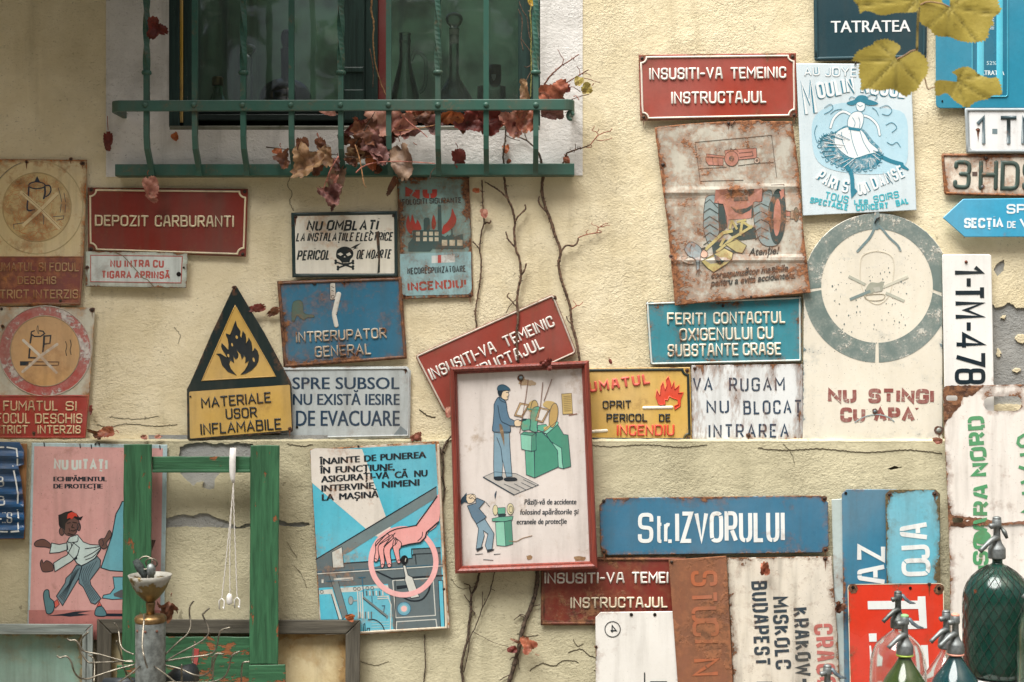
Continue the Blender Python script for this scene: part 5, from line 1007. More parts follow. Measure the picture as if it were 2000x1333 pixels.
# cyan poster with the hand
s = Sign('safety_poster', 'cyan metal poster of a hand on a machine lever inside a pink circle', 'poster', chamfer([(605, 878, 2), (857, 862, 3), (879, 1229, 6), (626, 1246, 2)], 3, True), PD + .012, (214, 206, 192), seed=54, rust=.11, edge=.40, scale=15., dirt=.25, fade=.25, speck=.45, halo=.5, rough=.36, tilt=(0, -.01), rb=(.40, .19, .08, 1))
Za = lambda t: q(600, 860, 6.347, t); Zq = lambda t: q(600, 1040, 6.347, t); cy = (78, 178, 200); gy = (108, 124, 126); dg = (92, 106, 110); lg = (196, 198, 190); dk = (28, 38, 46); tl = (40, 100, 126)
s.poly([(606, 880), (850, 868), (872, 1226), (628, 1242)], cy, 1, part='picture_field', rust=.05)
s.poly(Za("40 125 100 100 680 112 975 950 860 1190 740 1110 55 525"), (214, 208, 198), 2, part='picture_field'); s.poly(Za("1040 1085 1025 1100 890 1205 850 1190 830 1180 1000 1060"), (214, 208, 198), 2, part='picture_field')
s.poly(Za("1600 580 1612 710 830 1195 440 1440 110 1520 108 1480 350 1335"), gy, 3); s.line(Za("1600 580 350 1333 108 1478"), 2.2, dk, False, 4)
s.poly(Zq("108 342 300 240 420 385 760 362 800 440 1250 325 1310 322 1310 200 1650 185 1700 1180 640 1255 640 1000 400 1090 170 1075 130 510"), dg, 4)
s.poly(Zq("145 690 1000 640 1040 900 1070 1225 640 1255 640 1080 170 1078"), cy, 5); s.poly(Zq("450 275 1290 190 1290 325 1250 325 760 362 460 380"), cy, 5)
s.poly(Zq("305 245 430 180 455 435 318 442"), lg, 6, line=dk, lw=1); s.poly(Zq("262 495 350 490 500 1010 440 1080"), gy, 7, line=dk, lw=.9); s.poly(Zq("148 720 310 705 430 1080 395 1080 290 765 150 770"), lg, 6); s.line(Zq("300 770 390 1075"), 1.6, dk, False, 7)
s.line(Zq("130 515 1690 415"), 2.2, lg, False, 8); s.line(Zq("120 495 1690 398"), 1.2, tl, False, 8); s.line(Zq("460 382 760 362 1180 332 1300 322 1300 280 1340 278 1350 395"), 1.6, dk, False, 8); s.line(Zq("1295 270 1295 205 1650 188"), 1.4, dk, False, 8); s.line(Zq("1320 270 1650 255"), 1.2, dk, False, 8)
s.line(Zq("850 480 1050 575 1690 535"), 2.6, dk, False, 8); s.line(Zq("330 590 570 575"), 6, lg, False, 8, cap='butt'); s.line(Zq("240 610 340 602 560 580"), 1.4, tl, False, 9); s.line(Zq("190 585 190 630"), 4, lg, False, 8, cap='butt')
s.line(Zq("680 560 700 790"), 2, tl, False, 9); s.line(Zq("640 562 720 556"), 1.6, tl, False, 9); s.poly(Zq("410 690 640 675 1000 655 1010 690 720 700 640 735 420 745"), lg, 6)
for x, y in ((590, 700), (640, 700), (745, 690), (805, 690), (180, 738)): s.line(ell(*Zq("%d %d" % (x, y))[0], 3, 3, 14), 1.1, (110, 116, 116), True, 9)
for k in range(6): x = 735 + 40 * k; s.line(Zq("%d 725 %d 785" % (x, x + 4)), 3, (196, 196, 190) if k % 2 else (90, 98, 102), False, 8, cap='butt')
for k in range(3): x = 625 + 28 * k; s.line(Zq("%d 740 %d 1060" % (x, x + 12)), 2.2, lg, False, 8, cap='butt')
for k in range(5): s.line(Zq("%d 985 %d 1070" % (650 + 36 * k, 652 + 36 * k)), 2.6, lg if k % 2 else dg, False, 8, cap='butt')
for y in (800, 825): s.line(Zq("870 %d 1010 %d" % (y, y - 8)), 2, lg, False, 8, cap='butt')
s.line(Zq("700 810 990 1040 990 1060"), 4, gy, False, 8); s.line(Zq("690 820 975 1050"), 1.2, dk, False, 9); s.line(Zq("800 790 805 870"), 1.6, tl, False, 9); s.line(Zq("930 910 960 910 948 985"), 1.8, tl, False, 9); s.line(Zq("1000 800 1040 900 1030 1220"), 2, lg, False, 8); s.poly(ell(*Zq("540 845")[0], 4.6, 8, 18), (150, 160, 160), 8, line=dg, lw=1); s.line(Zq("560 848 610 845"), 3, (150, 160, 160), False, 8)
s.line(smooth(Zq("760 1085 840 1085 920 1140 960 1220"), False), 2, dk, False, 9); s.line(Zq("700 1240 700 1140 715 1130 722 1240"), 1.3, dk, False, 9); s.line(Zq("740 1240 745 1190 775 1190 770 1240"), 1.3, dk, False, 9)
for k in range(4): y = 1110 + 32 * k; s.line(Zq("%d %d %d %d" % (800, y + 8, 1010, y)), 1.4, (150, 186, 190), False, 7)
s.poly(Zq("1040 600 1600 570 1640 1190 1100 1225 1080 1000"), dg, 7); s.line(Zq("1060 600 1100 1060 1590 1030 1560 575"), 1.8, lg, False, 8); s.line(Zq("1060 600 1540 570"), 1.8, lg, False, 8); s.line(Zq("1105 1225 1108 1110 1595 1080 1610 1190"), 1.8, lg, False, 8); s.line(Zq("1090 600 1092 1220"), 1.2, dk, False, 9)
s.poly(Zq("1625 600 1680 598 1705 1180 1655 1185"), cy, 8, line=dk, lw=1.2); s.poly(Zq("1105 665 1230 655 1240 690 1110 710"), dk, 8); s.line(smooth(Zq("1180 800 1290 850 1420 835 1500 740 1520 660"), False), 3.4, dk, False, 8)
c_ = Zq("1200 948")[0]; s.poly(ell(*c_, 13, 13, 30), (96, 158, 178), 8, line=tl, lw=1.2); s.poly(ell(*c_, 8.5, 8.5, 24), (120, 178, 190), 9); s.poly(ell(*c_, 6, 6, 20), (226, 176, 170), 10)
s.poly(Zq("1185 410 1218 410 1250 530 1305 560 1390 800 1285 820 1210 590 1215 545"), lg, 9, line=dk, lw=1.2); pk = (228, 168, 166)
s.line(ell(*Zq("1193 366")[0], 63.5, 64.5, 64), 10.4, pk, True, 10, part='circle', rust=.05); s.poly(ell(*Zq("1205 342")[0], 7.4, 9, 24), (22, 26, 30), 12, part='lever_knob'); s.line(Zq("1222 325 1215 360"), 1.8, (170, 170, 160), False, 13, part='lever_knob')
hd = (224, 156, 152); H = Zq
hand = [Za("1608 690 1640 700 1632 1010 1480 1140 1350 1055 1480 870"), Za("1350 1055 1500 1060 1475 1200 1400 1270 1270 1285 1165 1315 1100 1230 985 1260 900 1280 1000 1150 1130 1090 1260 1075")]
for p in hand: s.poly(smooth(p, True, 3), hd, 12, part='hand')
for t in ("850 130 930 60 1000 20 1010 80 930 130 880 180 888 300 868 360 835 360 832 320 850 220", "880 180 960 90 1050 30 1060 80 960 180 948 250 960 380 935 440 912 420 905 340", "950 200 1050 90 1100 70 1110 130 1030 220 1045 390 1030 432 1000 430 985 380", "1060 170 1090 80 1165 130 1160 190 1140 220 1150 330 1155 375 1120 380 1095 310"): s.poly(smooth(Zq(t)), hd, 13, part='hand', line=dk, lw=1.4)
s.line(Za("1608 700 1480 880 1350 1058"), 2.4, dk, False, 15, part='hand'); s.line(Za("1630 1012 1480 1142 1465 1205 1400 1270 1270 1290 1165 1318"), 2.6, dk, False, 15, part='hand'); s.line(smooth(Za("1350 1056 1240 1078 1110 1100 1000 1150 900 1250 850 1310"), False), 1.8, dk, False, 15, part='hand')
for t in ("1090 1150 1010 1240 950 1320", "1130 1240 1100 1230 1090 1300", "1430 1140 1420 1200 1370 1250"): s.line(smooth(Za(t), False), 1.3, dk, False, 15, part='hand')
for t in ("838 330 852 325 866 345", "918 405 935 392 952 410", "998 400 1018 388 1040 405", "1120 355 1135 340 1150 352"): s.line(smooth(Zq(t), False), 1, dk, False, 16, part='hand')
for st, a, c, h in (("ÎNAINTE", "155 305", "645 272", 13), ("DE", "705 268", "850 255", 13), ("PUNEREA", "905 252", "1465 218", 13), ("ÎN", "158 415", "278 408", 13), ("FUNCȚIUNE,", "350 405", "1075 368", 13), ("ASIGURAȚI-VĂ", "170 525", "1005 472", 13), ("CĂ", "1085 468", "1238 460", 13), ("NU", "1325 455", "1485 445", 13), ("INTERVINE", "175 638", "820 600", 13), ("NIMENI", "925 592", "1385 560", 13), ("LA", "180 750", "322 742", 13), ("MAȘINĂ", "395 738", "875 708", 13)): s.font(st, Za(a)[0], Za(c)[0], h, dk, 0, .05, 6, dbl=3)
s.rel([(856, 870), (872, 1226), (636, 1240)], 5, .002, (206, 192, 168), False, part='rim', rust=.2); s.nail(867, 1151, 3); s.nail(700, 872, 2.4); s.done()
# framed picture
FR = wood('red_frame', (136, 62, 50), 'Z', .20, (190, 160, 150), .38, 6, .5)
fo = [(877.5, 717), (1150.5, 704.5), (1167.5, 1111), (889, 1121)]
s = Sign('framed_picture', 'red framed safety picture of a worker at a green grinding machine', 'picture', inset(fo, 9), .052, (216, 208, 202), seed=55, rust=.05, edge=.05, scale=9., dirt=.3, halo=.7, fade=.2, rough=.35, dent=.0008, ra=(.2, .12, .06, 1), rb=(.36, .25, .14, 1), tilt=(0, .01))
fi = inset(fo, 15)
for i in range(4):       # moulded frame members, mitred at the corners
    a, b_, c, d_ = Vector(fo[i]), Vector(fo[(i + 1) % 4]), Vector(fi[(i + 1) % 4]), Vector(fi[i]); mb = s.part('frame_side#%d' % i); prof = [(0, .030), (0, .066), (.12, .071), (.35, .0725), (.6, .070), (.72, .064), (.82, .064), (1, .058), (1, .050)]
    n = 12; vs = [P(*(a.lerp(d_, t).lerp(b_.lerp(c, t), k / n)), z + .001 * (math.sin(k * .9 + i))) for k in range(n + 1) for t, z in prof]; m_ = len(prof)
    mb.add(vs, [[k * m_ + j, (k + 1) * m_ + j, (k + 1) * m_ + j + 1, k * m_ + j + 1] for k in range(n) for j in range(m_ - 1)] + [list(range(m_)), [n * m_ + j for j in range(m_)][::-1]], FR)
Za = lambda t: q(860, 690, 6.25, t); Zq = lambda t: q(870, 900, 5.797, t); ol = (44, 62, 76); jk = (92, 122, 144); jl = (126, 156, 172); gn = (92, 166, 140); gl_ = (132, 196, 172); gd = (74, 142, 120); tn = (196, 168, 104); fc = (222, 200, 168)
s.poly(Zq("430 185 560 128 800 148 1055 275 780 386"), (184, 180, 174), 2, line=ol, lw=1)
for t in ("665 265 840 345", "780 262 910 330", "860 250 985 310", "885 215 1030 285"): s.line(Zq(t), .9, ol, False, 4)
s.line(Zq("430 188 775 388"), 2, ol, False, 4)
s.poly(Za("655 962 842 962 850 1150 862 1333") + Zq("755 180 690 186 662 60 650 0 640 180 550 185 545 60"), jl, 3, line=ol, lw=1.1); s.line(Za("690 1030 740 1160 760 1333"), 1.1, ol, False, 5)
s.poly(smooth(Za("712 538 760 560 802 600 815 700 832 762 850 800 905 828 900 890 852 886 858 962 780 976 690 970 636 946 645 850 655 700 656 630 680 575"), True, 2), jk, 4, line=ol, lw=1.3); s.line(smooth(Za("702 640 720 750 745 830 800 862 850 885 900 890"), False), 1.3, ol, False, 6); s.line(smooth(Za("715 540 740 580 800 605"), False), 1.1, ol, False, 6)
s.poly(smooth(Za("760 470 830 455 832 490 838 512 824 528 824 558 795 570 752 548 745 500")), fc, 5, line=ol, lw=.8); s.poly(Za("698 452 745 452 765 470 752 500 745 532 715 526 700 490"), (36, 50, 60), 6); s.poly(smooth(Za("695 432 712 398 762 384 812 405 850 438 838 456 790 455 722 460 698 452")), (58, 92, 112), 7, line=ol, lw=.9)
s.line(Za("805 482 828 480"), 1, ol, False, 7); s.line(Za("812 535 828 534"), .9, ol, False, 7); s.poly(smooth(Za("905 830 955 812 992 848 972 892 910 886")), fc, 6, line=ol, lw=.9); s.poly(Za("955 832 1010 798 1060 800 1040 822 990 830"), (36, 66, 72), 7)
sho = (36, 44, 52); s.poly(smooth(Zq("552 185 640 180 652 214 600 228 556 215")), sho, 5); s.poly(smooth(Zq("670 196 782 190 815 215 790 232 678 232")), sho, 5)
s.poly(Za("1145 1200 1175 968 1245 965 1330 1050 1430 1190 1448 1333") + Zq("1272 76 1010 196"), gd, 3, line=ol, lw=1); s.poly(Za("1035 1185 1150 1200") + Zq("1010 196 915 158"), gn, 4, line=ol, lw=1)
s.poly(Za("1250 982 1290 985 1345 1080 1480 1160 1490 1333") + Zq("1335 92 1280 78") + Za("1430 1190 1330 1050"), gl_, 4, line=ol, lw=1); s.poly(Za("1285 985 1430 865 1505 992 1560 1000 1590 1333") + Zq("1420 66 1335 92") + Za("1488 1333 1478 1160 1345 1078"), gd, 3, line=ol, lw=1); s.poly(Za("1260 970 1420 835 1442 845 1430 872 1300 985"), gl_, 5, line=ol, lw=.8)
s.poly(Za("980 990 1020 960 1165 975 1115 1010"), gd, 5, line=ol, lw=.9); s.poly(Za("980 990 1115 1010 1110 1205 990 1170"), gl_, 5, line=ol, lw=.9); s.poly(Za("1115 1010 1165 978 1172 1182 1110 1205"), gd, 5, line=ol, lw=.9)
s.poly(smooth(ell(*Za("1130 650")[0], 9.5, 12, 24, rot=20)), tn, 3); s.line(smooth(Za("1100 700 1120 600 1160 575 1190 620 1190 650"), False), 1, ol, False, 5); s.poly(smooth(Za("1255 640 1280 590 1330 585 1400 605 1440 690 1430 800 1380 880 1320 925 1330 800 1340 700")), tn, 4); s.poly(ell(*Za("1382 760")[0], 8.4, 24, 28, rot=8), (186, 154, 92), 5, line=ol, lw=1)
s.poly(smooth(Za("990 850 1040 818 1095 808 1098 930 1070 935 1000 940")), gn, 4, line=ol, lw=.8); s.poly(smooth(Za("1105 850 1100 760 1130 675 1190 652 1222 690 1180 870 1180 962 1090 935"), True, 3), gn, 5, line=ol, lw=1); s.line(Za("1060 680 1195 695"), 2, gd, False, 6)
s.poly(Za("1190 880 1290 868 1310 900 1250 960 1185 940"), gn, 5, line=ol, lw=.8); s.poly(Za("1260 905 1320 890 1320 930 1270 950"), tn, 5)
for t, u_ in (("970 605 1082 628 1000 782 902 762", "985 628 1062 642 990 765 925 750"), ("1212 662 1332 690 1250 848 1158 822", "1225 682 1312 702 1240 830 1180 812")): s.poly(Za(t), (186, 158, 120), 6, line=(110, 84, 60), lw=1); s.poly(Za(u_), (214, 210, 204), 7, line=(120, 100, 80), lw=.8)
for t in ("1072 325 1040 560 1000 790 968 975", "1250 360 1235 520 1222 650 1195 790", "1362 320 1320 430 1265 582"): s.line(Za(t), 1.3, (128, 92, 76), False, 9)
s.poly(Za("1480 500 1600 490 1615 740 1495 746"), (200, 172, 104), 3, line=(120, 100, 60), lw=1)
for k in range(9): y = 530 + 22 * k; s.line(Za("%d %d %d %d" % (1505 + k, y, 1590 + k, y - 6)), .8, (130, 110, 70), False, 5)
s.line(Za("1570 760 1668 740"), 1.4, (150, 96, 76), False, 4); s.poly(rough_loop(ell(*Za("1060 360")[0], 17, 6.5, 20), 4, 2, 5), (190, 168, 140), 1.2, part='stain', rust=.3); s.poly(smooth(Za("720 870 750 880 775 980 780 1130 760 1060 730 960")), (112, 100, 84), 8, part='stain', rust=.3)
for k, (x, y) in enumerate(((958, 1089), (1076, 1091))): s.poly(rough_loop(ell(x - 20 * k + 76, y, 6 + 6 * k, 5, 14), 3, 1.4, 9 + k), (150, 116, 78), 2, part='stain', rust=.4)
s.poly(smooth(Zq("240 392 312 378 345 415 312 472 252 482 235 440")), fc, 4, line=ol, lw=.8); s.poly(Zq("180 430 240 362 238 440 258 482 215 470 180 500 172 470"), (40, 66, 84), 5)
s.poly(Zq("248 512 345 482 345 430 362 425 446 462 380 542 462 636 442 660 352 716 300 640"), jk, 5, line=ol, lw=1.2); s.poly(Zq("350 716 442 655 550 826 528 1002 470 1010 450 960 482 832 428 790 440 850 404 985 348 1000 375 770"), jl, 4, line=ol, lw=1.2); s.poly(Zq("265 420 305 380 345 430 330 440 300 415 290 430"), fc, 6, line=ol, lw=.8)
for t in ("348 1005 428 972 420 998 358 1032", "470 1015 556 1000 540 1020 475 1042"): s.poly(Zq(t), sho, 5)
s.poly(Zq("565 698 665 690 682 970 580 960"), gl_, 3, line=ol, lw=.9); s.poly(Zq("665 690 748 672 764 945 682 970"), gd, 3, line=ol, lw=.9); s.poly(Zq("528 656 600 640 765 628 758 672 665 692 530 686"), gn, 4, line=ol, lw=.8)
s.poly(ell(*Zq("565 560")[0], 5, 10, 20), (214, 204, 160), 3, line=ol, lw=.8); s.poly(Zq("590 536 676 530 676 600 595 605"), gn, 5, line=ol, lw=.8); s.poly(ell(*Zq("735 548")[0], 6.6, 11, 22), (214, 204, 160), 6, line=ol, lw=.8); s.line(ell(*Zq("740 552")[0], 3.6, 6.4, 16), .8, ol, True, 8); s.poly(Zq("592 605 690 605 670 640 600 640"), (40, 62, 66), 4)
s.poly(smooth(Zq("562 432 556 385 578 342 572 400")), (40, 62, 80), 4)
for t in ("455 470 475 490", "480 500 500 520", "340 1062 420 1055", "430 1120 540 1128", "550 1062 620 1056"): s.line(Zq(t), .9, ol, False, 3)
for st, a, c in (("Păziți-vă de accidente", "893 498", "1480 494"), ("folosind apărătorile și", "845 612", "1505 606"), ("ecranele de protecție", "805 722", "1370 714")): s.font(st, Zq(a)[0], Zq(c)[0], 11, (40, 52, 62), 0, .12, dbl=1)
s.nail(1017.5, 738.5, 4.2, (118, 132, 136), .005); s.line(smooth(Zq("720 910 800 915 870 880 980 850"), False), 1.2, (150, 120, 90), False, 4, part='crack'); s.done()
# ---------------------------------------------------------------- frames leaning at the bottom
def wframe(name, label, cat, outer, wd, d0, d1, mats, panel=None, pd=.004, lip=0):
    s = Sign(name, label, cat, outer, d0, (0, 0, 0), plate=False, dent=0); inn = inset(outer, wd); N = 4
    for i in range(N):
        a, b_, c, d_ = outer[i], outer[(i + 1) % N], inn[(i + 1) % N], inn[i]
        quad = inset([a, b_, c, d_], .35); m = mats[i % len(mats)]
        s.part('frame_side#%d' % i).prism(quad, d0, d1, m, 2.0)
        if lip:
            l0, l1 = [Vector(inn[i]), Vector(inn[(i + 1) % N])]; o0, o1 = [Vector(p) for p in (inset(outer, wd - lip)[i], inset(outer, wd - lip)[(i + 1) % N])]
            s.part('frame_side#%d' % i).prism([tuple(o0), tuple(o1), tuple(l1), tuple(l0)], d1 - .006, d1 + .005, m, .8)
    if panel: s.part('panel').prism(inset(outer, wd - 3), d0, d0 + pd, panel, 0, None, (), 30, 14)
    return s
GW1, GW2 = wood('grey_frame', (150, 160, 156), 'X', .12, (96, 94, 86), .6, 11), wood('grey_frame', (150, 160, 156), 'Z', .12, (96, 94, 86), .6, 12)
s = wframe('picture_frame', 'pale grey frame round a blank mint green board in the lower left corner', 'frame', [(-70, 1218), (182, 1219), (179, 1560), (-70, 1560)], 21, PD + .02, PD + .05, [GW1, GW2], aged((134, 172, 158), rust=.12, edge=.35, dirt=.5, seed=61, scale=8., fade=.7, ra=(.16, .12, .06, 1), rb=(.34, .28, .16, 1)), lip=7); s.done()
DW1, DW2 = wood('dark_frame', (92, 88, 78), 'X', .18, (62, 54, 46), .75, 13), wood('dark_frame', (92, 88, 78), 'Z', .18, (62, 54, 46), .75, 14)
s = wframe('picture_frame', 'weathered dark wooden frame round a stained cream panel behind the green frame', 'frame', [(189, 1209), (704, 1211), (701, 1620), (189, 1620)], 29, PD + .012, PD + .040, [DW1, DW2], aged((206, 190, 148), rust=.14, edge=.3, dirt=.55, seed=62, scale=5., fade=.4, halo=.6, ra=(.25, .14, .05, 1), rb=(.40, .26, .11, 1))); s.done()
GN = lambda ax, sd, pl: wood('green_paint', (58, 106, 74), ax, pl, (156, 98, 62), .5, sd, .35, 1.3)
gz1, gz2, gx1, gx2 = GN('Z', 21, .33), GN('Z', 23, .28), GN('X', 25, .28), GN('X', 27, .41)
s = Sign('window_frame', 'peeling green wooden window frame standing against the wall', 'window frame', [(241, 868), (546, 868), (546, 1480), (241, 1480)], .064, (0, 0, 0), plate=False, dent=0)
for nm, qd, m, z in (('upright', [(242, 868), (297, 868), (294, 1298), (238, 1298)], gz1, .092), ('upright', [(489, 870), (546, 870), (543, 1298), (487, 1298)], gz2, .092), ('top_rail', [(297, 892), (489, 892), (489, 923), (297, 923)], gx1, .084), ('lower_rail', [(295, 1244), (488, 1244), (488, 1400), (295, 1400)], gx2, .078), ('foot_block', [(486, 1299), (558, 1298), (556, 1480), (486, 1480)], gx2, .094), ('foot_block', [(228, 1299), (295, 1299), (295, 1480), (228, 1480)], gx2, .094)):
    s.part(nm + '#%d' % len(s.parts)).prism(rough_loop(qd, 22, .5, len(s.parts)), .064, z, m, 1.6, None, (), 0, 10)
mb = s.part('top_rail_bead'); mb.prism([(297.5, 918), (488.5, 918), (488.5, 923.6), (297.5, 923.6)], .064, .090, gx1, 1)
s.part('paint_patch').prism(q(200, 1180, 5.556, "985 480 1050 490 1040 600 1020 690 985 690 965 600"), .07, .0795, aged((160, 66, 62), rust=.2, seed=64), .5); s.done()
# white strap with cords
s = Sign('cord_hanger', 'white plastic strap with three hanging cords hooked over the green frame', 'hanger', [(430, 876), (470, 876), (470, 1190), (430, 1190)], .098, (0, 0, 0), plate=False, dent=0)
wp = simple('white_plastic', (226, 224, 220), .35, 0, 0, 40, .08); cd_ = simple('white_cord', (214, 210, 202), .8, 0, .001, 500, .2)
lp = [(456, 884, .060), (456, 877, .070), (455.5, 875, .085), (455, 880, .0965), (454, 900, .0985), (454, 920, .098), (454.5, 936, .097), (456, 944, .0965)]
v = []; 
for x, y, z in lp:
    wx = 6.2 if y < 925 else (4.4 if y < 940 else 2.4)
    v += [P(x - wx, y, z), P(x + wx, y, z), P(x + wx, y, z - .0022), P(x - wx, y, z - .0022)]
s.part('strap').add(v, [[i * 4 + k, i * 4 + (k + 1) % 4, i * 4 + 4 + (k + 1) % 4, i * 4 + 4 + k] for i in range(len(lp) - 1) for k in range(4)] + [[0, 1, 2, 3], [len(v) - 4 + k for k in range(4)]], wp, True)
for k, t in enumerate(("456 942 452 990 446 1050 440 1110 433 1170", "456 942 452 1000 449 1060 449 1162", "456 942 457 1000 460 1080 463 1168")):
    p3 = densify(smooth(qp(t), False, 4), 3, False); mb = s.part('cord#%d' % k); mb.tube([P(x + .5 * math.sin(i * 1.6), y, .095) for i, (x, y) in enumerate(p3)], .0013, cd_, 6)
    x, y = p3[-1]; c = s.part('clip#%d' % k)
    if k == 1: c.tube([P(x, y - 2, .094), P(x - 1, y + 4, .094), P(x - 1, y + 16, .094), P(x + 1, y + 19, .094)], [.0035, .0065, .0065, .004], wp, 10)
    else: c.tube([P(x - 4.5, y + 20, .095), P(x - 5, y + 4, .095), P(x, y - 1, .095), P(x + 5, y + 4, .095), P(x + 5, y + 20, .095), P(x + 2, y + 16, .095)], .0016, wp, 7)
s.done()
# ---------------------------------------------------------------- wire display stand
DS = .46; ks = S * (D - DS) / D
def lpx(mb, cx, d, prof, mat, seg=32, close=False):
    X = P(cx, 0, d).x; k = S * (D - d) / D
    mb.lathe((X, -d, 0), [(r * k, P(0, y, d).z) for r, y in prof], mat, seg, None, close)
st = root('wire_stand', 'grey metal display stand with wire hooks and a brass funnel on top', 'display stand', P(294, 1900, DS))
zinc = simple('zinc_tube', (126, 132, 130), .5, .55, .0004, 90, .25); brass = simple('tarnished_brass', (138, 112, 76), .4, .8, .0003, 40, .35); wire = simple('steel_wire', (122, 116, 104), .38, .75, 0, 60, .3)
mb = MB(); lpx(mb, 294, DS, [(29, 2000), (29, 1218), (28, 1213), (5, 1213)], zinc, 40); mb.build('tube', st)
for x in (-20, -3, 18): 
    mb = MB(); mb.lathe(P(294 + x, 1229, DS) + Vector((0, -math.sqrt(max(0, 29 ** 2 - x * x)) * ks, 0)), [(.0028, 0), (.0024, .001), (.0008, .0014)], simple('rust_dot', (104, 70, 58), .9), 10, Vector((x * .02, -1, 0))); mb.build('rivet', st)
mb = MB(); lpx(mb, 294, DS, [(28.5, 1216), (30.5, 1212), (30.5, 1207), (28, 1203), (20, 1201), (10, 1200)], brass, 40); mb.build('cap', st)
mb = MB(); lpx(mb, 294, DS, [(8, 1202), (7.6, 1190), (9, 1182), (9, 1176)], brass, 24); mb.build('stem', st)
# funnel: brass below, flaking enamel above
fm, t = newmat('flaking_funnel'); b = NG(t); tc = b.n('ShaderNodeTexCoord').outputs['Object']; n1 = b.noise(tc, 22., 6, .6); sx_ = b.n('ShaderNodeSeparateXYZ'); b.put(sx_.inputs[0], tc); hz_ = P(0, 1142, DS).z - P(0, 1900, DS).z; mk = b.ramp(b.math('ADD', n1, b.math('MULTIPLY_ADD', sx_.outputs[2], 9., -9. * hz_)), .52, .56); n2 = b.noise(tc, 90., 5, .6)
b.out(b.bsdf(b.mix(mk, b.mix(n2, (.07, .05, .02, 1), (.27, .19, .08, 1)), b.mix(n2, (.15, .145, .12, 1), (.36, .35, .31, 1))), b.mix(mk, .36, .6), b.bump(mk, .0006), b.math('MULTIPLY_ADD', mk, -.7, .75)))
mb = MB(); lpx(mb, 293, DS, [(6, 1178), (10, 1174), (17, 1168), (26, 1158), (33, 1146), (38.5, 1133), (42, 1123), (40.5, 1123), (37, 1133), (31, 1146), (24, 1156), (10, 1168), (2, 1172)], fm, 44); mb.build('funnel', st)
mb = MB(); lpx(mb, 295, DS, [(6.5, 1140), (6.5, 1124), (9, 1121), (9, 1110), (7, 1104), (3, 1101)], zinc, 8); mb.build('nut', st)
for cx, r, tl in ((284, 14, .3), (296, 11, -.4)):
    mb = MB(); c = P(cx, 1100, DS); mb.tube([c + Vector((r * ks * math.cos(R(a)), r * ks * math.sin(R(a)) * tl, r * ks * .85 * math.sin(R(a)))) for a in range(-20, 341, 12)], .0017, wire, 7); mb.build('ring', st)
mb = MB(); c = P(272, 1108, DS); mb.tube([c + Vector((-.008, 0, .014)), c, c + Vector((.010, -.004, -.014)), c + Vector((.012, -.004, -.026))], [.006, .009, .007, .004], simple('dark_rag', (46, 54, 52), .85, 0, .002, 160, .4), 7); mb.build('rag', st)
Zq = lambda t: q(0, 1000, 4, t)
hooks = [("1045 1172 960 1165 780 1115 660 1090 620 1040 590 1005 545 1005 523 992", 0), ("1040 1163 900 1172 740 1178 690 1175 640 1110 625 1050 640 990 690 940", -.02), ("1058 1192 900 1235 760 1280 690 1305 620 1295 580 1250 555 1170 520 1130 470 1140 445 1125", .05), ("1092 1206 1010 1275 930 1332 850 1390 780 1400", .07), ("1045 1115 970 1080 940 1030 930 950 920 905 893 868", -.04), ("1290 1115 1400 1010 1460 960 1490 890 1480 800 1485 740 1515 695", -.04), ("1290 1170 1400 1105 1560 1020 1625 960 1625 900 1585 810 1600 785 1635 752", -.02), ("1300 1165 1450 1140 1640 1115 1690 1060 1710 970 1730 925 1800 905", 0), ("1262 1192 1400 1225 1520 1275 1600 1275 1650 1230 1660 1150 1690 1110 1750 1112", .05), ("1205 1206 1300 1275 1370 1332 1450 1390 1500 1420", .07), ("1124 805 1125 850 1112 1040 1130 1150 1152 1222", .085), ("1280 1330 1600 1335 1740 1300 1785 1230 1810 1130 1875 1090", .02), ("1660 1330 1668 1200 1680 1150 1700 1110", .01), ("1885 1340 1888 1230 1900 1180 1950 1172", .03), ("960 1200 985 1260 1010 1300 1040 1330", -.03), ("735 1330 740 1200 725 1140 690 1120", -.05), ("910 1010 940 1100 960 1200", -.05), ("1420 1332 1418 1260 1420 1190", .02), ("1505 1180 1510 1080 1525 1015", -.06)]
for t, dz in hooks:
    p2 = smooth(Zq(t), False, 5); mb = MB(); n = len(p2); mb.tube([P(x, y, DS + dz * min(1, 1.6 * i / n) + (.025 if dz > .06 else 0)) for i, (x, y) in enumerate(p2)], .0017, wire, 7); mb.build('hook', st)
mb = MB(); mb.tube([P(205, 1335, DS - .1), P(265, 1335, DS - .08)], .011, simple('black_rubber', (40, 46, 50), .5), 14); mb.build('rubber_grip', st); mb = MB(); mb.tube([P(322, 1336, DS - .06), P(350, 1322, DS - .05), P(378, 1318, DS - .04)], [.012, .02, .022], simple('black_rubber', (40, 46, 50), .5), 16); mb.build('rubber_grip', st)
mb = MB(); lpx(mb, 294, DS, [(150, 1960), (150, 1950), (40, 1940), (29, 1930)], zinc, 40); mb.build('foot', st)
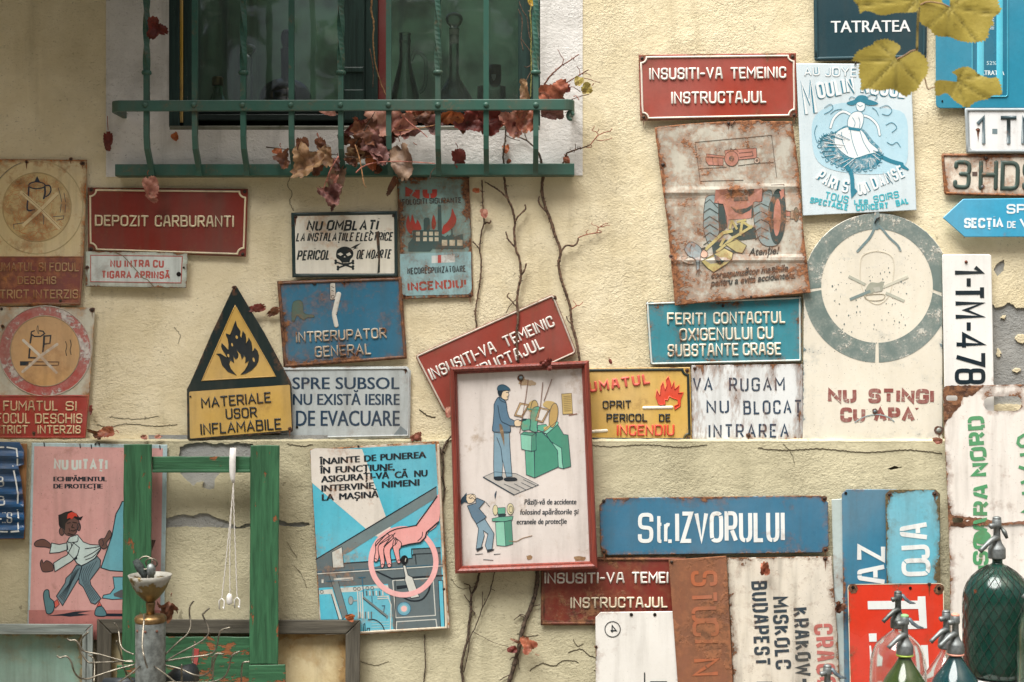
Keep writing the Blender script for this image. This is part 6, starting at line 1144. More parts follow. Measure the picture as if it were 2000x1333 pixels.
# ---------------------------------------------------------------- bottles
def glassmat(name, col, rough=.04, trans=1., dens=0, spec=.5, dusty=(.01, .16)):
    m, t = newmat(name); b = NG(t); tc = b.n('ShaderNodeTexCoord').outputs['Object']; n = b.noise(tc, 30., 4, .6)
    sh = b.bsdf(col, b.math('MULTIPLY_ADD', n, .08, rough), b.bump(b.noise(tc, 9., 3, .5), .003, .5), 0, spec, Transmission_Weight=trans, IOR=1.48)
    dd = b.n('ShaderNodeBsdfDiffuse'); dd.inputs[0].default_value = (.55, .56, .52, 1); mx = b.n('ShaderNodeMixShader'); b.put(mx.inputs[0], b.ramp(b.noise(tc, 14., 5, .65), .40, .8, *dusty)); b.put(mx.inputs[1], sh); b.put(mx.inputs[2], dd.outputs[0])
    b.out(mx.outputs[0]); return m
alu = simple('dull_aluminium', (124, 129, 129), .52, .7, .0003, 110, .16); alud = simple('dark_aluminium', (100, 104, 102), .5, .75, .0004, 110, .3)
def head(rt, cx, yb, d, k=1., side=-1, lever=1, capc=None, mat=alu, ring=None):
    kk = S * (D - d) / D; V = lambda dx, dy, dz=0: P(cx + dx * k, yb - dy * k, d + dz * k * kk)
    mb = MB(); lpx(mb, cx, d, [(r * k, yb - h * k) for r, h in ((15, -1), (16, 0), (16.2, 2), (16, 17), (15.4, 18.5), (12.5, 23), (9, 29), (7, 36), (6.3, 46), (6.3, 57), (8.4, 59), (8.6, 62), (8.2, 72), (6.5, 74))], mat, 28); hd = mb.build('head', rt)
    if ring: mb = MB(); lpx(mb, cx, d, [(r * k, yb - h * k) for r, h in ((13, 0), (16.6, -.5), (16.8, -2.5), (15.5, -4), (12, -4))], simple('ring' + str(ring), ring, .5), 28); mb.build('seal_ring', rt)
    mb = MB(); lpx(mb, cx, d, [(r * k, yb - h * k) for r, h in ((7.4, 72), (8, 74), (7.4, 76.5), (4, 78), (1, 78.3))], simple('cap' + str(capc), capc, .5) if capc else mat, 20); mb.build('button', rt)
    mb = MB(); mb.tube([V(side * -2, 36, 4), V(side * 4, 37, 9), V(side * 10, 33, 13), V(side * 20, 24, 16), V(side * 28, 16, 17), V(side * 32, 11.5, 17)], [5 * kk * k, 5.4 * kk * k, 5.2 * kk * k, 4.4 * kk * k, 4.3 * kk * k, 4.5 * kk * k], mat, 14); sp = mb.build('spout', rt)
    mb = MB(); mb.tube([V(side * 2, 60, 2), V(side * 7, 60, 8), V(side * 12, 59, 10), V(side * 14, 58, 10)], [4.5 * kk * k, 5 * kk * k, 5.6 * kk * k, 4 * kk * k], mat, 12); mb.build('valve', rt)
    if lever: mb = MB(); mb.tube([V(-side * 5, 70, 0), V(-side * 10, 68, 2), V(-side * 16, 60, 3), V(-side * 26, 53, 4), V(-side * 37, 51, 4)], [3.2 * kk * k, 4.4 * kk * k, 4.6 * kk * k, 4 * kk * k, 1.2 * kk * k], simple('lever_steel', (104, 116, 124), .4, .7), 12, True, .5); mb.build('lever', rt)
def body(rt, cx, d, prof, mat, th=2.6, nm='bottle'):
    outer = prof[::-1]; inner = [(max(.6, r - th), y - (th if i == 0 else 0)) for i, (r, y) in enumerate(outer)][::-1]
    mb = MB(); lpx(mb, cx, d, smooth(outer, False, 3) + smooth(inner, False, 3), mat, 48, True); return mb.build(nm, rt)
# the big netted siphon
dn = .215; cx = 1948
rt = root('soda_siphon', 'large dark green siphon bottle wrapped in black netting, tallest at right', 'siphon bottle', P(cx, 1322, dn), 'soda siphon bottles in the lower right corner')
bp = [(10, 1092), (10, 1100), (17, 1105), (34, 1116), (50, 1132), (60, 1152), (64, 1180), (64, 1240), (63, 1290), (58, 1312), (44, 1321), (4, 1322)]
body(rt, cx, dn, bp, glassmat('dark_green_glass', (.02, .11, .08, 1), .12, .7, dusty=(0, .05)), 3.4); 
mb = MB(); lpx(mb, cx, dn, [(58, 1318), (61.5, 1290), (62.4, 1240), (62, 1190), (57, 1160), (2, 1158)], simple('dark_water', (24, 74, 58), .25), 40)
head(rt, cx - 1, 1090, dn, 1.04, -1, 0, None, alu); k_ = S * (D - dn) / D
mb = MB(); mb.tube([P(1955, 1030, dn), P(1962, 1040, dn + .01), P(1967, 1052, dn + .012)], [.003, .005, .003], alud, 10); mb.build('lever', rt)
nm_ = simple('black_net', (44, 42, 36), .8); mb = MB(); sp_ = smooth(bp[2:-1], False, 4); ln = [0]
for i in range(1, len(sp_)): ln.append(ln[-1] + math.dist(sp_[i - 1], sp_[i]))
X = P(cx, 0, dn).x
for k in range(22):
    for sg in (1, -1):
        pts = []
        for i, (r, y) in enumerate(sp_): a = 2 * math.pi * (k / 22) + sg * ln[i] / ln[-1] * 2.3; pts.append((X + (r * k_ + .0016) * math.cos(a), -dn + (r * k_ + .0016) * math.sin(a), P(0, y, dn).z))
        mb.tube(pts, .0005, nm_, 4, False)
mb.build('net', rt)
sh_ = root('stone_ledge', 'pale rough stone ledge carrying the netted siphon bottle', 'ledge', P(1955, 1400, dn)); mb = MB(); a, c = P(1898, 1323, dn), P(2110, 1420, dn); mb.box(a.x, a.x + .26, -dn - .075, -PD - .02, c.z - 1.0, a.z, M_WHT, .008); mb.build('block', sh_)
def siphon(label, cx, yb, d, prof, gm, k=1., **kw):
    rt = root('soda_siphon', label, 'siphon bottle', P(cx, yb + 260, d), 'soda siphon bottles in the lower right corner')
    body(rt, cx, d, [(r, yb + y) for r, y in prof], gm, kw.pop('th', 2.6)); head(rt, cx, yb, d, k, **kw); return rt
clear = glassmat('clear_glass', (.92, .96, .94, 1), .015)
big = [(9, -2), (11, 5), (22, 14), (38, 28), (48, 46), (53, 70), (54.5, 110), (54.5, 240), (50, 255), (4, 258)]
slim = [(9, -2), (11, 5), (17, 17), (26, 31), (36, 46), (44, 63), (49, 88), (51, 120), (51, 250), (45, 262), (4, 264)]
siphon('clear glass siphon bottle in front of the red plate', 1754, 1226, .29, big, clear, .92, mat=alud)
siphon('olive green siphon bottle with a green button and ring', 1767, 1278, .37, slim, glassmat('olive_glass', (.065, .11, .025, 1), .07, .6, dusty=(0, .05)), 1.0, capc=(128, 170, 120), ring=(150, 172, 72))
siphon('clear siphon bottle half hidden behind the teal one', 1848, 1266, .28, slim, clear, .95, lever=0)
siphon('teal blue siphon bottle with a pink button and ring', 1866, 1276, .36, [(r * 1.06, y) for r, y in slim], glassmat('teal_glass', (.012, .08, .09, 1), .07, .6, dusty=(0, .05)), 1.0, lever=0, capc=(222, 150, 128), ring=(214, 150, 130))
siphon('siphon bottle showing only its metal head below the destination board', 1616, 1376, .36, slim, clear, 1.0)
siphon('pale green siphon bottle cut by the right edge of the picture', 2030, 1180, .33, [(9, -2), (12, 4), (24, 12), (33, 24), (39, 45), (41, 80), (41, 330), (36, 340), (4, 342)], glassmat('pale_green_glass', (.55, .78, .62, 1), .03), 1.0, lever=0)
bn = root('wooden_bench', 'low wooden bench under the siphon bottles', 'bench', P(1800, 1970, .33)); mb = MB(); a = P(1540, 0, .33).x; c = P(2140, 0, .33).x; zt = P(0, 1538, .33).z
bw = wood('bench_wood', (120, 96, 70), 'X', .1, (90, 74, 56), .7, 31); mb.box(a, c, -.50, -.20, zt - .035, zt, bw, .004); mb.build('seat', bn)
for x in (a + .06, c - .06):
    for y in (-.47, -.23): mb = MB(); mb.box(x - .025, x + .025, y - .02, y + .02, 0, zt - .035, bw, .003); mb.build('leg', bn)
# ---------------------------------------------------------------- glassware behind the panes
dg_ = -.125; cg, t = newmat('old_clear_glass'); b = NG(t); tc = b.n('ShaderNodeTexCoord').outputs['Object']; lw_ = b.n('ShaderNodeLayerWeight'); lw_.inputs[0].default_value = .42; fr_ = b.n('ShaderNodeFresnel'); fr_.inputs[0].default_value = 1.5
tr_ = b.n('ShaderNodeBsdfTransparent'); tr_.inputs[0].default_value = (.93, .97, .95, 1); go_ = b.n('ShaderNodeBsdfGlossy'); go_.inputs['Roughness'].default_value = .06; df_ = b.n('ShaderNodeBsdfDiffuse'); df_.inputs[0].default_value = (.78, .80, .76, 1)
m1 = b.n('ShaderNodeMixShader'); b.put(m1.inputs[0], b.math('MULTIPLY', fr_.outputs[0], 1.5, clamp=True)); b.put(m1.inputs[1], tr_.outputs[0]); b.put(m1.inputs[2], go_.outputs[0])
m2 = b.n('ShaderNodeMixShader'); fz = b.math('POWER', lw_.outputs['Facing'], 2.2); b.put(m2.inputs[0], b.math('MULTIPLY_ADD', fz, .45, b.ramp(b.noise(tc, 16., 5, .6), .35, .75, .08, .24))); b.put(m2.inputs[1], m1.outputs[0]); b.put(m2.inputs[2], df_.outputs[0]); b.out(m2.outputs[0])  # whitish film and rim mixed into the glass in place of highlights
def ware(name, label, cx, prof, mat, th=2., d=dg_):
    rt = root(name, label, 'glassware', P(cx, 206, d), 'glassware on the inner window sill'); o = [(r, y) for r, y in prof][::-1]; body(rt, cx, d, prof, mat, th, 'vessel'); return rt
rt = ware('glass_decanter', 'clear glass decanter with a loop handle behind the right pane', 791, [(12, 66), (10.5, 72), (12, 82), (11, 84), (10.5, 110), (13, 128), (19, 152), (25, 176), (29, 196), (29, 206), (4, 207)], cg)
mb = MB(); mb.tube([P(x, y, dg_) for x, y in smooth(q(500, 0, 4, "1195 470 1215 465 1232 420 1270 408 1315 450 1330 520 1325 640 1305 700 1275 725"), False, 4)], .0042, cg, 12); mb.build('handle', rt)
rt = ware('glass_flask', 'clear long necked flask with a round ball stopper behind the right pane', 887, [(10.5, 56), (9.5, 62), (9.2, 84), (9.2, 130), (9.6, 146), (17, 162), (27, 178), (36, 194), (40, 206), (4, 207)], cg)
mb = MB(); lpx(mb, 887, dg_, [(8, 84), (8.6, 80), (10, 60), (9.6, 57)], simple('ground_glass', (222, 218, 208), .6, 0, 0, 90, .1), 24); mb.build('stopper_plug', rt)
mb = MB(); lpx(mb, 887, dg_, [(5, 57), (8, 53), (14, 47), (17, 39), (17, 36), (14, 29.5), (8, 26.5), (1, 26)], cg, 32); mb.build('ball_stopper', rt)
rt = ware('glass_tumbler', 'clear glass tumbler carrying a small brown cup behind the right pane', 960, [(28, 171), (27.5, 176), (26, 206), (3, 207)], cg, 1.6)
rt = root('brown_cup', 'small brown stoneware cup standing on top of the glass tumbler', 'cup', P(967, 171, dg_)); mb = MB(); lpx(mb, 967, dg_, [(5, 170), (8, 168.5), (10.5, 164), (12, 154), (12.3, 140), (11.4, 128), (10.4, 128), (11, 140), (10, 160), (1, 165)], simple('brown_glaze', (92, 70, 54), .35, 0, 0, 30, .3), 28); mb.build('cup', rt)
mb = MB(); mb.sheet(q(500, 0, 4, "1838 583 1876 583 1872 612 1857 635 1842 612"), dg_ + .0155, simple('white_label', (206, 206, 200), .6)); mb.build('label', rt)
dkg = glassmat('dark_bottle_glass', (.035, .08, .055, 1), .03)
rt = ware('dark_flask', 'dark squat flask with a round stopper behind the left pane', 558, [(10, 96), (9.5, 104), (9, 130), (10, 154), (24, 158), (40, 168), (49, 184), (50, 200), (48, 206), (4, 207)], dkg)
mb = MB(); lpx(mb, 559, dg_, [(6, 98), (7, 92), (9.6, 84), (10.6, 74), (9, 64), (5, 59), (1, 58)], simple('black_glass', (26, 36, 34), .12), 28); mb.build('ball_stopper', rt)
rt = ware('glass_bottle', 'green bottle with a gold screw cap behind the left pane', 425, [(9, 166), (9, 176), (12, 188), (18, 200), (18, 206), (3, 207)], glassmat('green_bottle', (.25, .5, .36, 1), .03)); mb = MB(); lpx(mb, 425, dg_, [(10.6, 168), (11, 164), (11, 153), (10, 151), (2, 150.6)], brass, 24); mb.build('screw_cap', rt)
rt = ware('glass_bottle', 'clear slender bottle with a flat stopper behind the left pane', 486, [(8, 112), (7, 118), (7, 144), (9, 150), (9, 158), (7.5, 166), (8, 206), (3, 207)], cg); mb = MB(); lpx(mb, 486, dg_, [(5, 112), (7, 106), (13, 101), (14.5, 96), (12, 90), (6, 87), (1, 86.6)], cg, 28); mb.build('flat_stopper', rt)
# ---------------------------------------------------------------- climbing vine
bark = simple('vine_bark', (104, 82, 66), .9, 0, .002, 160, .5); barkd = simple('old_vine_bark', (84, 70, 58), .9, 0, .002, 160, .5); twigm = simple('red_twig', (150, 84, 62), .8, 0, .001, 160, .4)
rv_ = random.Random(21)
def vine(label, d, paths, mat=bark):
    allp = [p for t in paths for p in t[0]]; p0 = paths[0][0][-1]; rt = root('climbing_vine', label, 'vine', P(p0[0], p0[1], d), 'bare climbing vine stems on the wall')
    for k, (pts, r0, r1, *m) in enumerate(paths):
        dp = densify(smooth(pts, False, 4), 3.2, False); n = len(dp); mb = MB()
        mb.tube([P(x + rv_.uniform(-.5, .5), y + rv_.uniform(-.4, .4), d + .0015 * math.sin(i * .21 + k)) for i, (x, y) in enumerate(dp)], [(r0 + (r1 - r0) * i / n) * S * (1 + .28 * rv_.random() + (.35 if i % 19 == 7 else 0)) for i in range(n)], m[0] if m else mat, 7)
        if k == 0 and r0 > 1:
            for i in range(4, n - 4):
                if rv_.random() < .34:
                    x, y = dp[i]; a = rv_.uniform(0, 6.28); L = rv_.uniform(2.5, 8); b_ = a + rv_.uniform(-.8, .8)
                    mb.tube([P(x, y, d), P(x + L * .5 * math.cos(a), y + L * .5 * math.sin(a), d - .002), P(x + L * .5 * math.cos(a) + L * .5 * math.cos(b_), y + L * .5 * math.sin(a) + L * .5 * math.sin(b_), d - .004)], [.0009, .0007, .0004], mat, 5)
        mb.build('stem' if k == 0 else 'twig', rt)
    return rt
Zq = lambda t: q(880, 330, 3.418, t)
vine('thin vine stem running down beside the factory fire sign', .007, [(Zq("210 75 212 150 216 260 222 360 205 430 195 540 205 600 200 720 185 830 165 960 175 1040"), 1.2, 1.5), (Zq("222 372 240 360 262 362 268 345"), 1.3, 1.4), (Zq("196 545 170 510 148 485"), 1.1, 1.2), (Zq("168 965 155 945"), 1.2, 1), (Zq("175 1040 160 1200 152 1275"), 1.4, 1.3)])
vine('knotty middle vine stem hanging from the grille over the tilted red sign', .0135, [(Zq("358 46 375 180 410 260 430 350 425 420 435 530 460 600 470 710 455 790 445 880 450 1000 440 1130 452 1290"), 2.0, 2.2), (Zq("372 190 330 150 300 130 260 105 228 86"), 1.6, .9), (Zq("430 352 452 318 500 270 495 240"), 1.6, 1.3), (Zq("428 522 390 480 378 460 370 420"), 1.5, 1.2), (Zq("470 715 492 680 505 632"), 1.6, 1.2), (Zq("440 920 400 875 378 850 392 830"), 1.2, .9), (Zq("368 965 400 910 440 870"), .9, .7)])
vine('long outer vine stem curving down right of the tilted red sign', .012, [(Zq("618 50 610 150 635 260 670 350 700 450 735 550 722 640 740 740 770 830 800 930 810 1040 840 1150 862 1282"), 2.8, 2.2), (Zq("640 290 600 245 588 215 592 182"), 1.5, 1.3), (Zq("735 555 770 515 820 515 848 490 852 460"), 1.7, 1.4), (Zq("852 460 920 437 990 428 1005 420 985 410"), .9, .7, twigm), (Zq("915 438 905 425 920 408"), .7, .5, twigm), (Zq("975 428 985 400 980 385 945 372 945 355"), .8, .5, twigm), (Zq("985 392 1020 385 1045 378 1065 380"), .7, .5, twigm), (Zq("1000 388 1030 368 1050 365"), .7, .5, twigm), (Zq("802 945 840 915 862 912 885 888"), .9, .6, twigm), (Zq("840 915 828 890 815 882"), .7, .5, twigm), (Zq("808 1040 780 1010 775 985"), 1.2, .8)])
Zq = lambda t: q(860, 1100, 5.72, t)
vine('dark forked vine stem below the framed picture', PD + .006, [(Zq("440 95 400 260 345 370 342 520 320 700 310 830 265 1000 235 1180 258 1340 250 1600"), 2.0, 2.4), (Zq("350 360 330 300 325 250 265 232"), 1.2, .8), (Zq("330 440 295 400 265 352"), 1., .6), (Zq("345 520 385 560 380 585"), 1.2, .9)], barkd)
vine('hair thin vine stem crossing beside the dark forked one', PD + .008, [(Zq("608 95 565 280 520 410 470 500 430 620 380 740 335 830 310 1000 285 1120 262 1220"), .9, 1.), (Zq("470 500 470 400 472 320"), .7, .5), (Zq("565 285 610 310"), .6, .4), (Zq("370 770 480 830 600 890 760 935"), .5, .4)], barkd)
vine('thick straight vine stem rising to the rusted red sign', PD + .006, [(Zq("1085 80 1080 250 1030 450 950 640 905 800 880 950 850 1050 810 1200 765 1345 720 1600"), 3.6, 3.8), (Zq("1040 485 1080 470 1112 468"), 1, .7), (Zq("960 620 900 590 860 605 820 640"), 1.1, .6), (Zq("955 600 920 575 885 580"), .9, .6), (Zq("770 1250 710 1280 665 1310"), 1, .6), (Zq("860 1040 875 1120 882 1190"), 1, .6), (Zq("850 1050 800 1060 775 1085"), 1, .6)], barkd)
vine('vine stem clinging to the lower wall beneath the cyan poster', PD + .004, [(qp("829 1240 830 1270 831 1300 827 1340 828 1400"), 1., 1.)], barkd)
Zq = lambda t: q(600, 860, 6.347, t)
vine('small forked vine twig between the cyan poster and the red frame', PD + .004, [(Zq("1730 20 1690 100 1670 160 1685 300 1680 450 1700 620 1680 770"), 1.8, 1.2), (Zq("1670 150 1640 90 1625 60"), 1.3, 1), (Zq("1700 620 1730 580"), .8, .5), (Zq("1800 -60 1760 -20 1730 20"), 1.6, 1.6)], barkd)
Zq = lambda t: q(980, 80, 5.127, t)
vine('red brown twigs reaching out from the right end of the grille', .075, [(Zq("380 535 420 450 480 360 540 300 600 250 680 200 730 165 772 135"), 1.5, .8), (Zq("605 250 618 185 590 150 560 88"), .8, .5), (Zq("430 600 520 530 620 440 720 380 800 330 870 290"), 1.4, .9), (Zq("470 570 600 490 690 430"), .8, .6), (Zq("780 345 780 300 750 255"), .7, .5), (Zq("770 378 830 378 890 388 940 410 1000 425"), .7, .4), (Zq("800 335 850 330 895 348"), .6, .4), (Zq("690 460 740 475 790 515"), .7, .5), (Zq("700 590 780 560 880 535"), .8, .5)], simple('twig_brown', (118, 76, 62), .85, 0, .001, 160, .4))
vine('branching twig with one berry by the corner of the lower rail', .03, [(Zq("605 1240 640 1180 650 1130 700 1105 760 1085 830 1065 890 1040"), 1.6, 1.1), (Zq("890 1040 930 990 970 945 1040 915 1085 905 1102 875"), .9, .6, twigm), (Zq("965 945 940 910 905 900 930 855"), .7, .5, twigm), (Zq("940 992 1000 1000 1060 990 1108 972"), .7, .5, twigm), (Zq("735 1098 740 1060 735 1030"), .8, .5), (Zq("895 1045 895 1065 850 1070"), .7, .5, twigm), (Zq("955 915 972 900 968 880"), .6, .4, twigm)])
vine('vine stems rising behind the grille through the fallen leaves', .012, [(Zq("20 1240 15 1130 40 940 30 840"), 1.6, 1.4), (Zq("400 1240 380 1150 340 1080 250 1000 170 965"), 2.2, 1.0), (Zq("250 1000 230 930 215 880"), 1., .7), (Zq("40 945 100 980 180 1000"), .8, .5)], barkd)
vine('tangled thin stems on the right side of the window frame', .03, [(q(700, 0, 5, "1690 0 1680 150 1690 300 1685 500 1690 700 1680 960"), 1.2, 1.2, simple('green_twig', (128, 126, 72), .8, 0, 0, 160, .3)), (q(700, 0, 5, "1570 20 1600 100 1650 180 1660 300 1680 400"), .8, .7), (q(700, 0, 5, "1560 90 1600 200 1590 380 1610 500"), .8, .7), (q(700, 0, 5, "1590 380 1640 450 1690 520"), .7, .6), (q(700, 0, 5, "1700 620 1650 660 1620 650"), .8, .5), (q(700, 0, 5, "1690 690 1640 790 1600 900"), .8, .6)])
vine('straw coloured stem hanging down the window mullion', .004, [(q(700, 0, 5, "135 -300 130 0 125 110 150 230 145 400 160 600 190 720 230 840 275 945"), 1.8, .9, simple('straw_twig', (150, 116, 78), .85, 0, 0, 160, .35)), (q(700, 0, 5, "110 480 130 560 145 700 142 860"), 1.0, .6)])
# ---------------------------------------------------------------- leaves
def leafmat(name, col, col2, vein=(.5, .40, .26), sheen=.45, trans=.25):
    m, t = newmat(name); b = NG(t); tc = b.n('ShaderNodeTexCoord').outputs['Object']; n = b.noise(tc, 26., 5, .65); n2 = b.noise(tc, 150., 4, .65)
    at = b.n('ShaderNodeAttribute', attribute_name='edge').outputs['Fac']
    c = b.mix(b.ramp(n, .34, .66), lin(col), lin(col2)); c = b.mix(b.ramp(n2, .60, .74, 0, .5), c, tuple(v * .35 for v in lin(col2)[:3]) + (1,)); c = b.mix(b.math('MULTIPLY', at, .55), c, (*vein, 1))
    sh = b.bsdf(c, sheen, b.bump(b.math('ADD', n2, b.math('MULTIPLY', at, 1.2)), .0011, .8), 0, .3); tr = b.n('ShaderNodeBsdfTranslucent'); b.put(tr.inputs[0], c); mx = b.n('ShaderNodeMixShader'); mx.inputs[0].default_value = trans; b.put(mx.inputs[1], sh); b.put(mx.inputs[2], tr.outputs[0])
    b.out(mx.outputs[0]); return m
LM = {'tan': leafmat('leaf_tan', (182, 146, 108), (128, 92, 66)), 'pink': leafmat('leaf_pink', (206, 150, 130), (160, 96, 84)), 'red': leafmat('leaf_red', (128, 58, 50), (88, 40, 36), (.35, .14, .10)), 'brown': leafmat('leaf_brown', (136, 88, 62), (84, 52, 40), (.3, .2, .12)), 'purple': leafmat('leaf_purple', (150, 106, 98), (108, 70, 68), (.35, .25, .2)), 'orange': leafmat('leaf_orange', (196, 112, 62), (150, 76, 44), (.5, .3, .15)), 'copper': leafmat('leaf_copper', (186, 112, 84), (120, 60, 44)), 'grey': leafmat('leaf_grey', (166, 138, 114), (118, 92, 78), (.3, .22, .16)), 'lime': leafmat('leaf_lime', (176, 164, 84), (140, 120, 64)), 'yellow': leafmat('leaf_yellow', (206, 176, 60), (180, 140, 50))}
def leaf(px, py, d, size, rot, colr, label, shape='ovate', curl=1.2, fold=.6, crump=.2, pitch=0, yaw=0, seed=0, asp=.62, stalk=.16, group='dried leaves caught on the wall and grille'):
    r_ = random.Random(seed * 7 + int(px)); n = 46; out = []
    for i in range(n):
        a = 2 * math.pi * i / n
        if shape == 'ovate': rr_ = 1 - .18 * abs(math.cos(a)) ** 6; x, y = asp * .5 * math.sin(a) * (1 - .32 * math.cos(a)) , .5 * math.cos(a) * rr_; tt = 1 + .07 * (i % 2) + .04 * r_.random(); 
        else: f = .5 * (.72 + .22 * math.cos(3 * a) + .12 * math.cos(a)) ; x, y = f * math.sin(a) * 1.15, f * math.cos(a); tt = 1 + .10 * (i % 2) + .06 * r_.random()
        if r_.random() < .05 * crump * 8: tt *= .8
        out.append((x * tt, y * tt))
    vs, fs = fill(out, (), .085); sz = size * S; V = []; E = []
    ph = [r_.uniform(0, 6.28) for _ in range(6)]
    for x, y in vs:
        z = fold * abs(x) * .8 + curl * (.55 * y * y * (1 if y > 0 else -.5) - .10) + crump * (1.3 * abs(math.sin(5 * x + ph[0] + 3 * y)) + math.sin(9 * x + ph[0]) * math.cos(7 * y + ph[1]) + .8 * abs(math.sin(9 * y + 8 * x + ph[2])) + .4 * math.sin(23 * x - 19 * y + ph[3])) * .5
        yy = y * (1 - .12 * curl * abs(y)); xx = x * (1 - .25 * fold)
        V.append(Vector((xx, z * .6, yy)) * sz)
        E.append(max(math.exp(-abs(x) / .014), .7 * math.exp(-abs((y - abs(x) * .9) % .16 - .08) / .010) if abs(x) > .02 else 0))
    M = Matrix.Rotation(R(-rot), 4, 'Y') @ Matrix.Rotation(R(pitch), 4, 'X') @ Matrix.Rotation(R(yaw), 4, 'Z')
    c = P(px, py, d); V = [c + (M @ Vector((v.x, -v.y, v.z))) for v in V]
    mb = MB(); mb.add(V, fs, LM[colr], True, E); o = mb.build('dry_leaf', None, c); tag(o, label, 'leaf', group)
    if stalk and (seed % 2 or 'stalk' in label):
        p = [Vector((0, .0, -.46)), Vector((.02, -.02, -.46 - stalk * .5)), Vector((r_.uniform(-.12, .12), -.03, -.46 - stalk))]; mb = MB(); mb.tube([c + (M @ (Vector(v) * sz)) for v in smooth([tuple(v) for v in p], False, 4)], 0.0009, twigm, 6); mb.build('stalk', o)
    return o
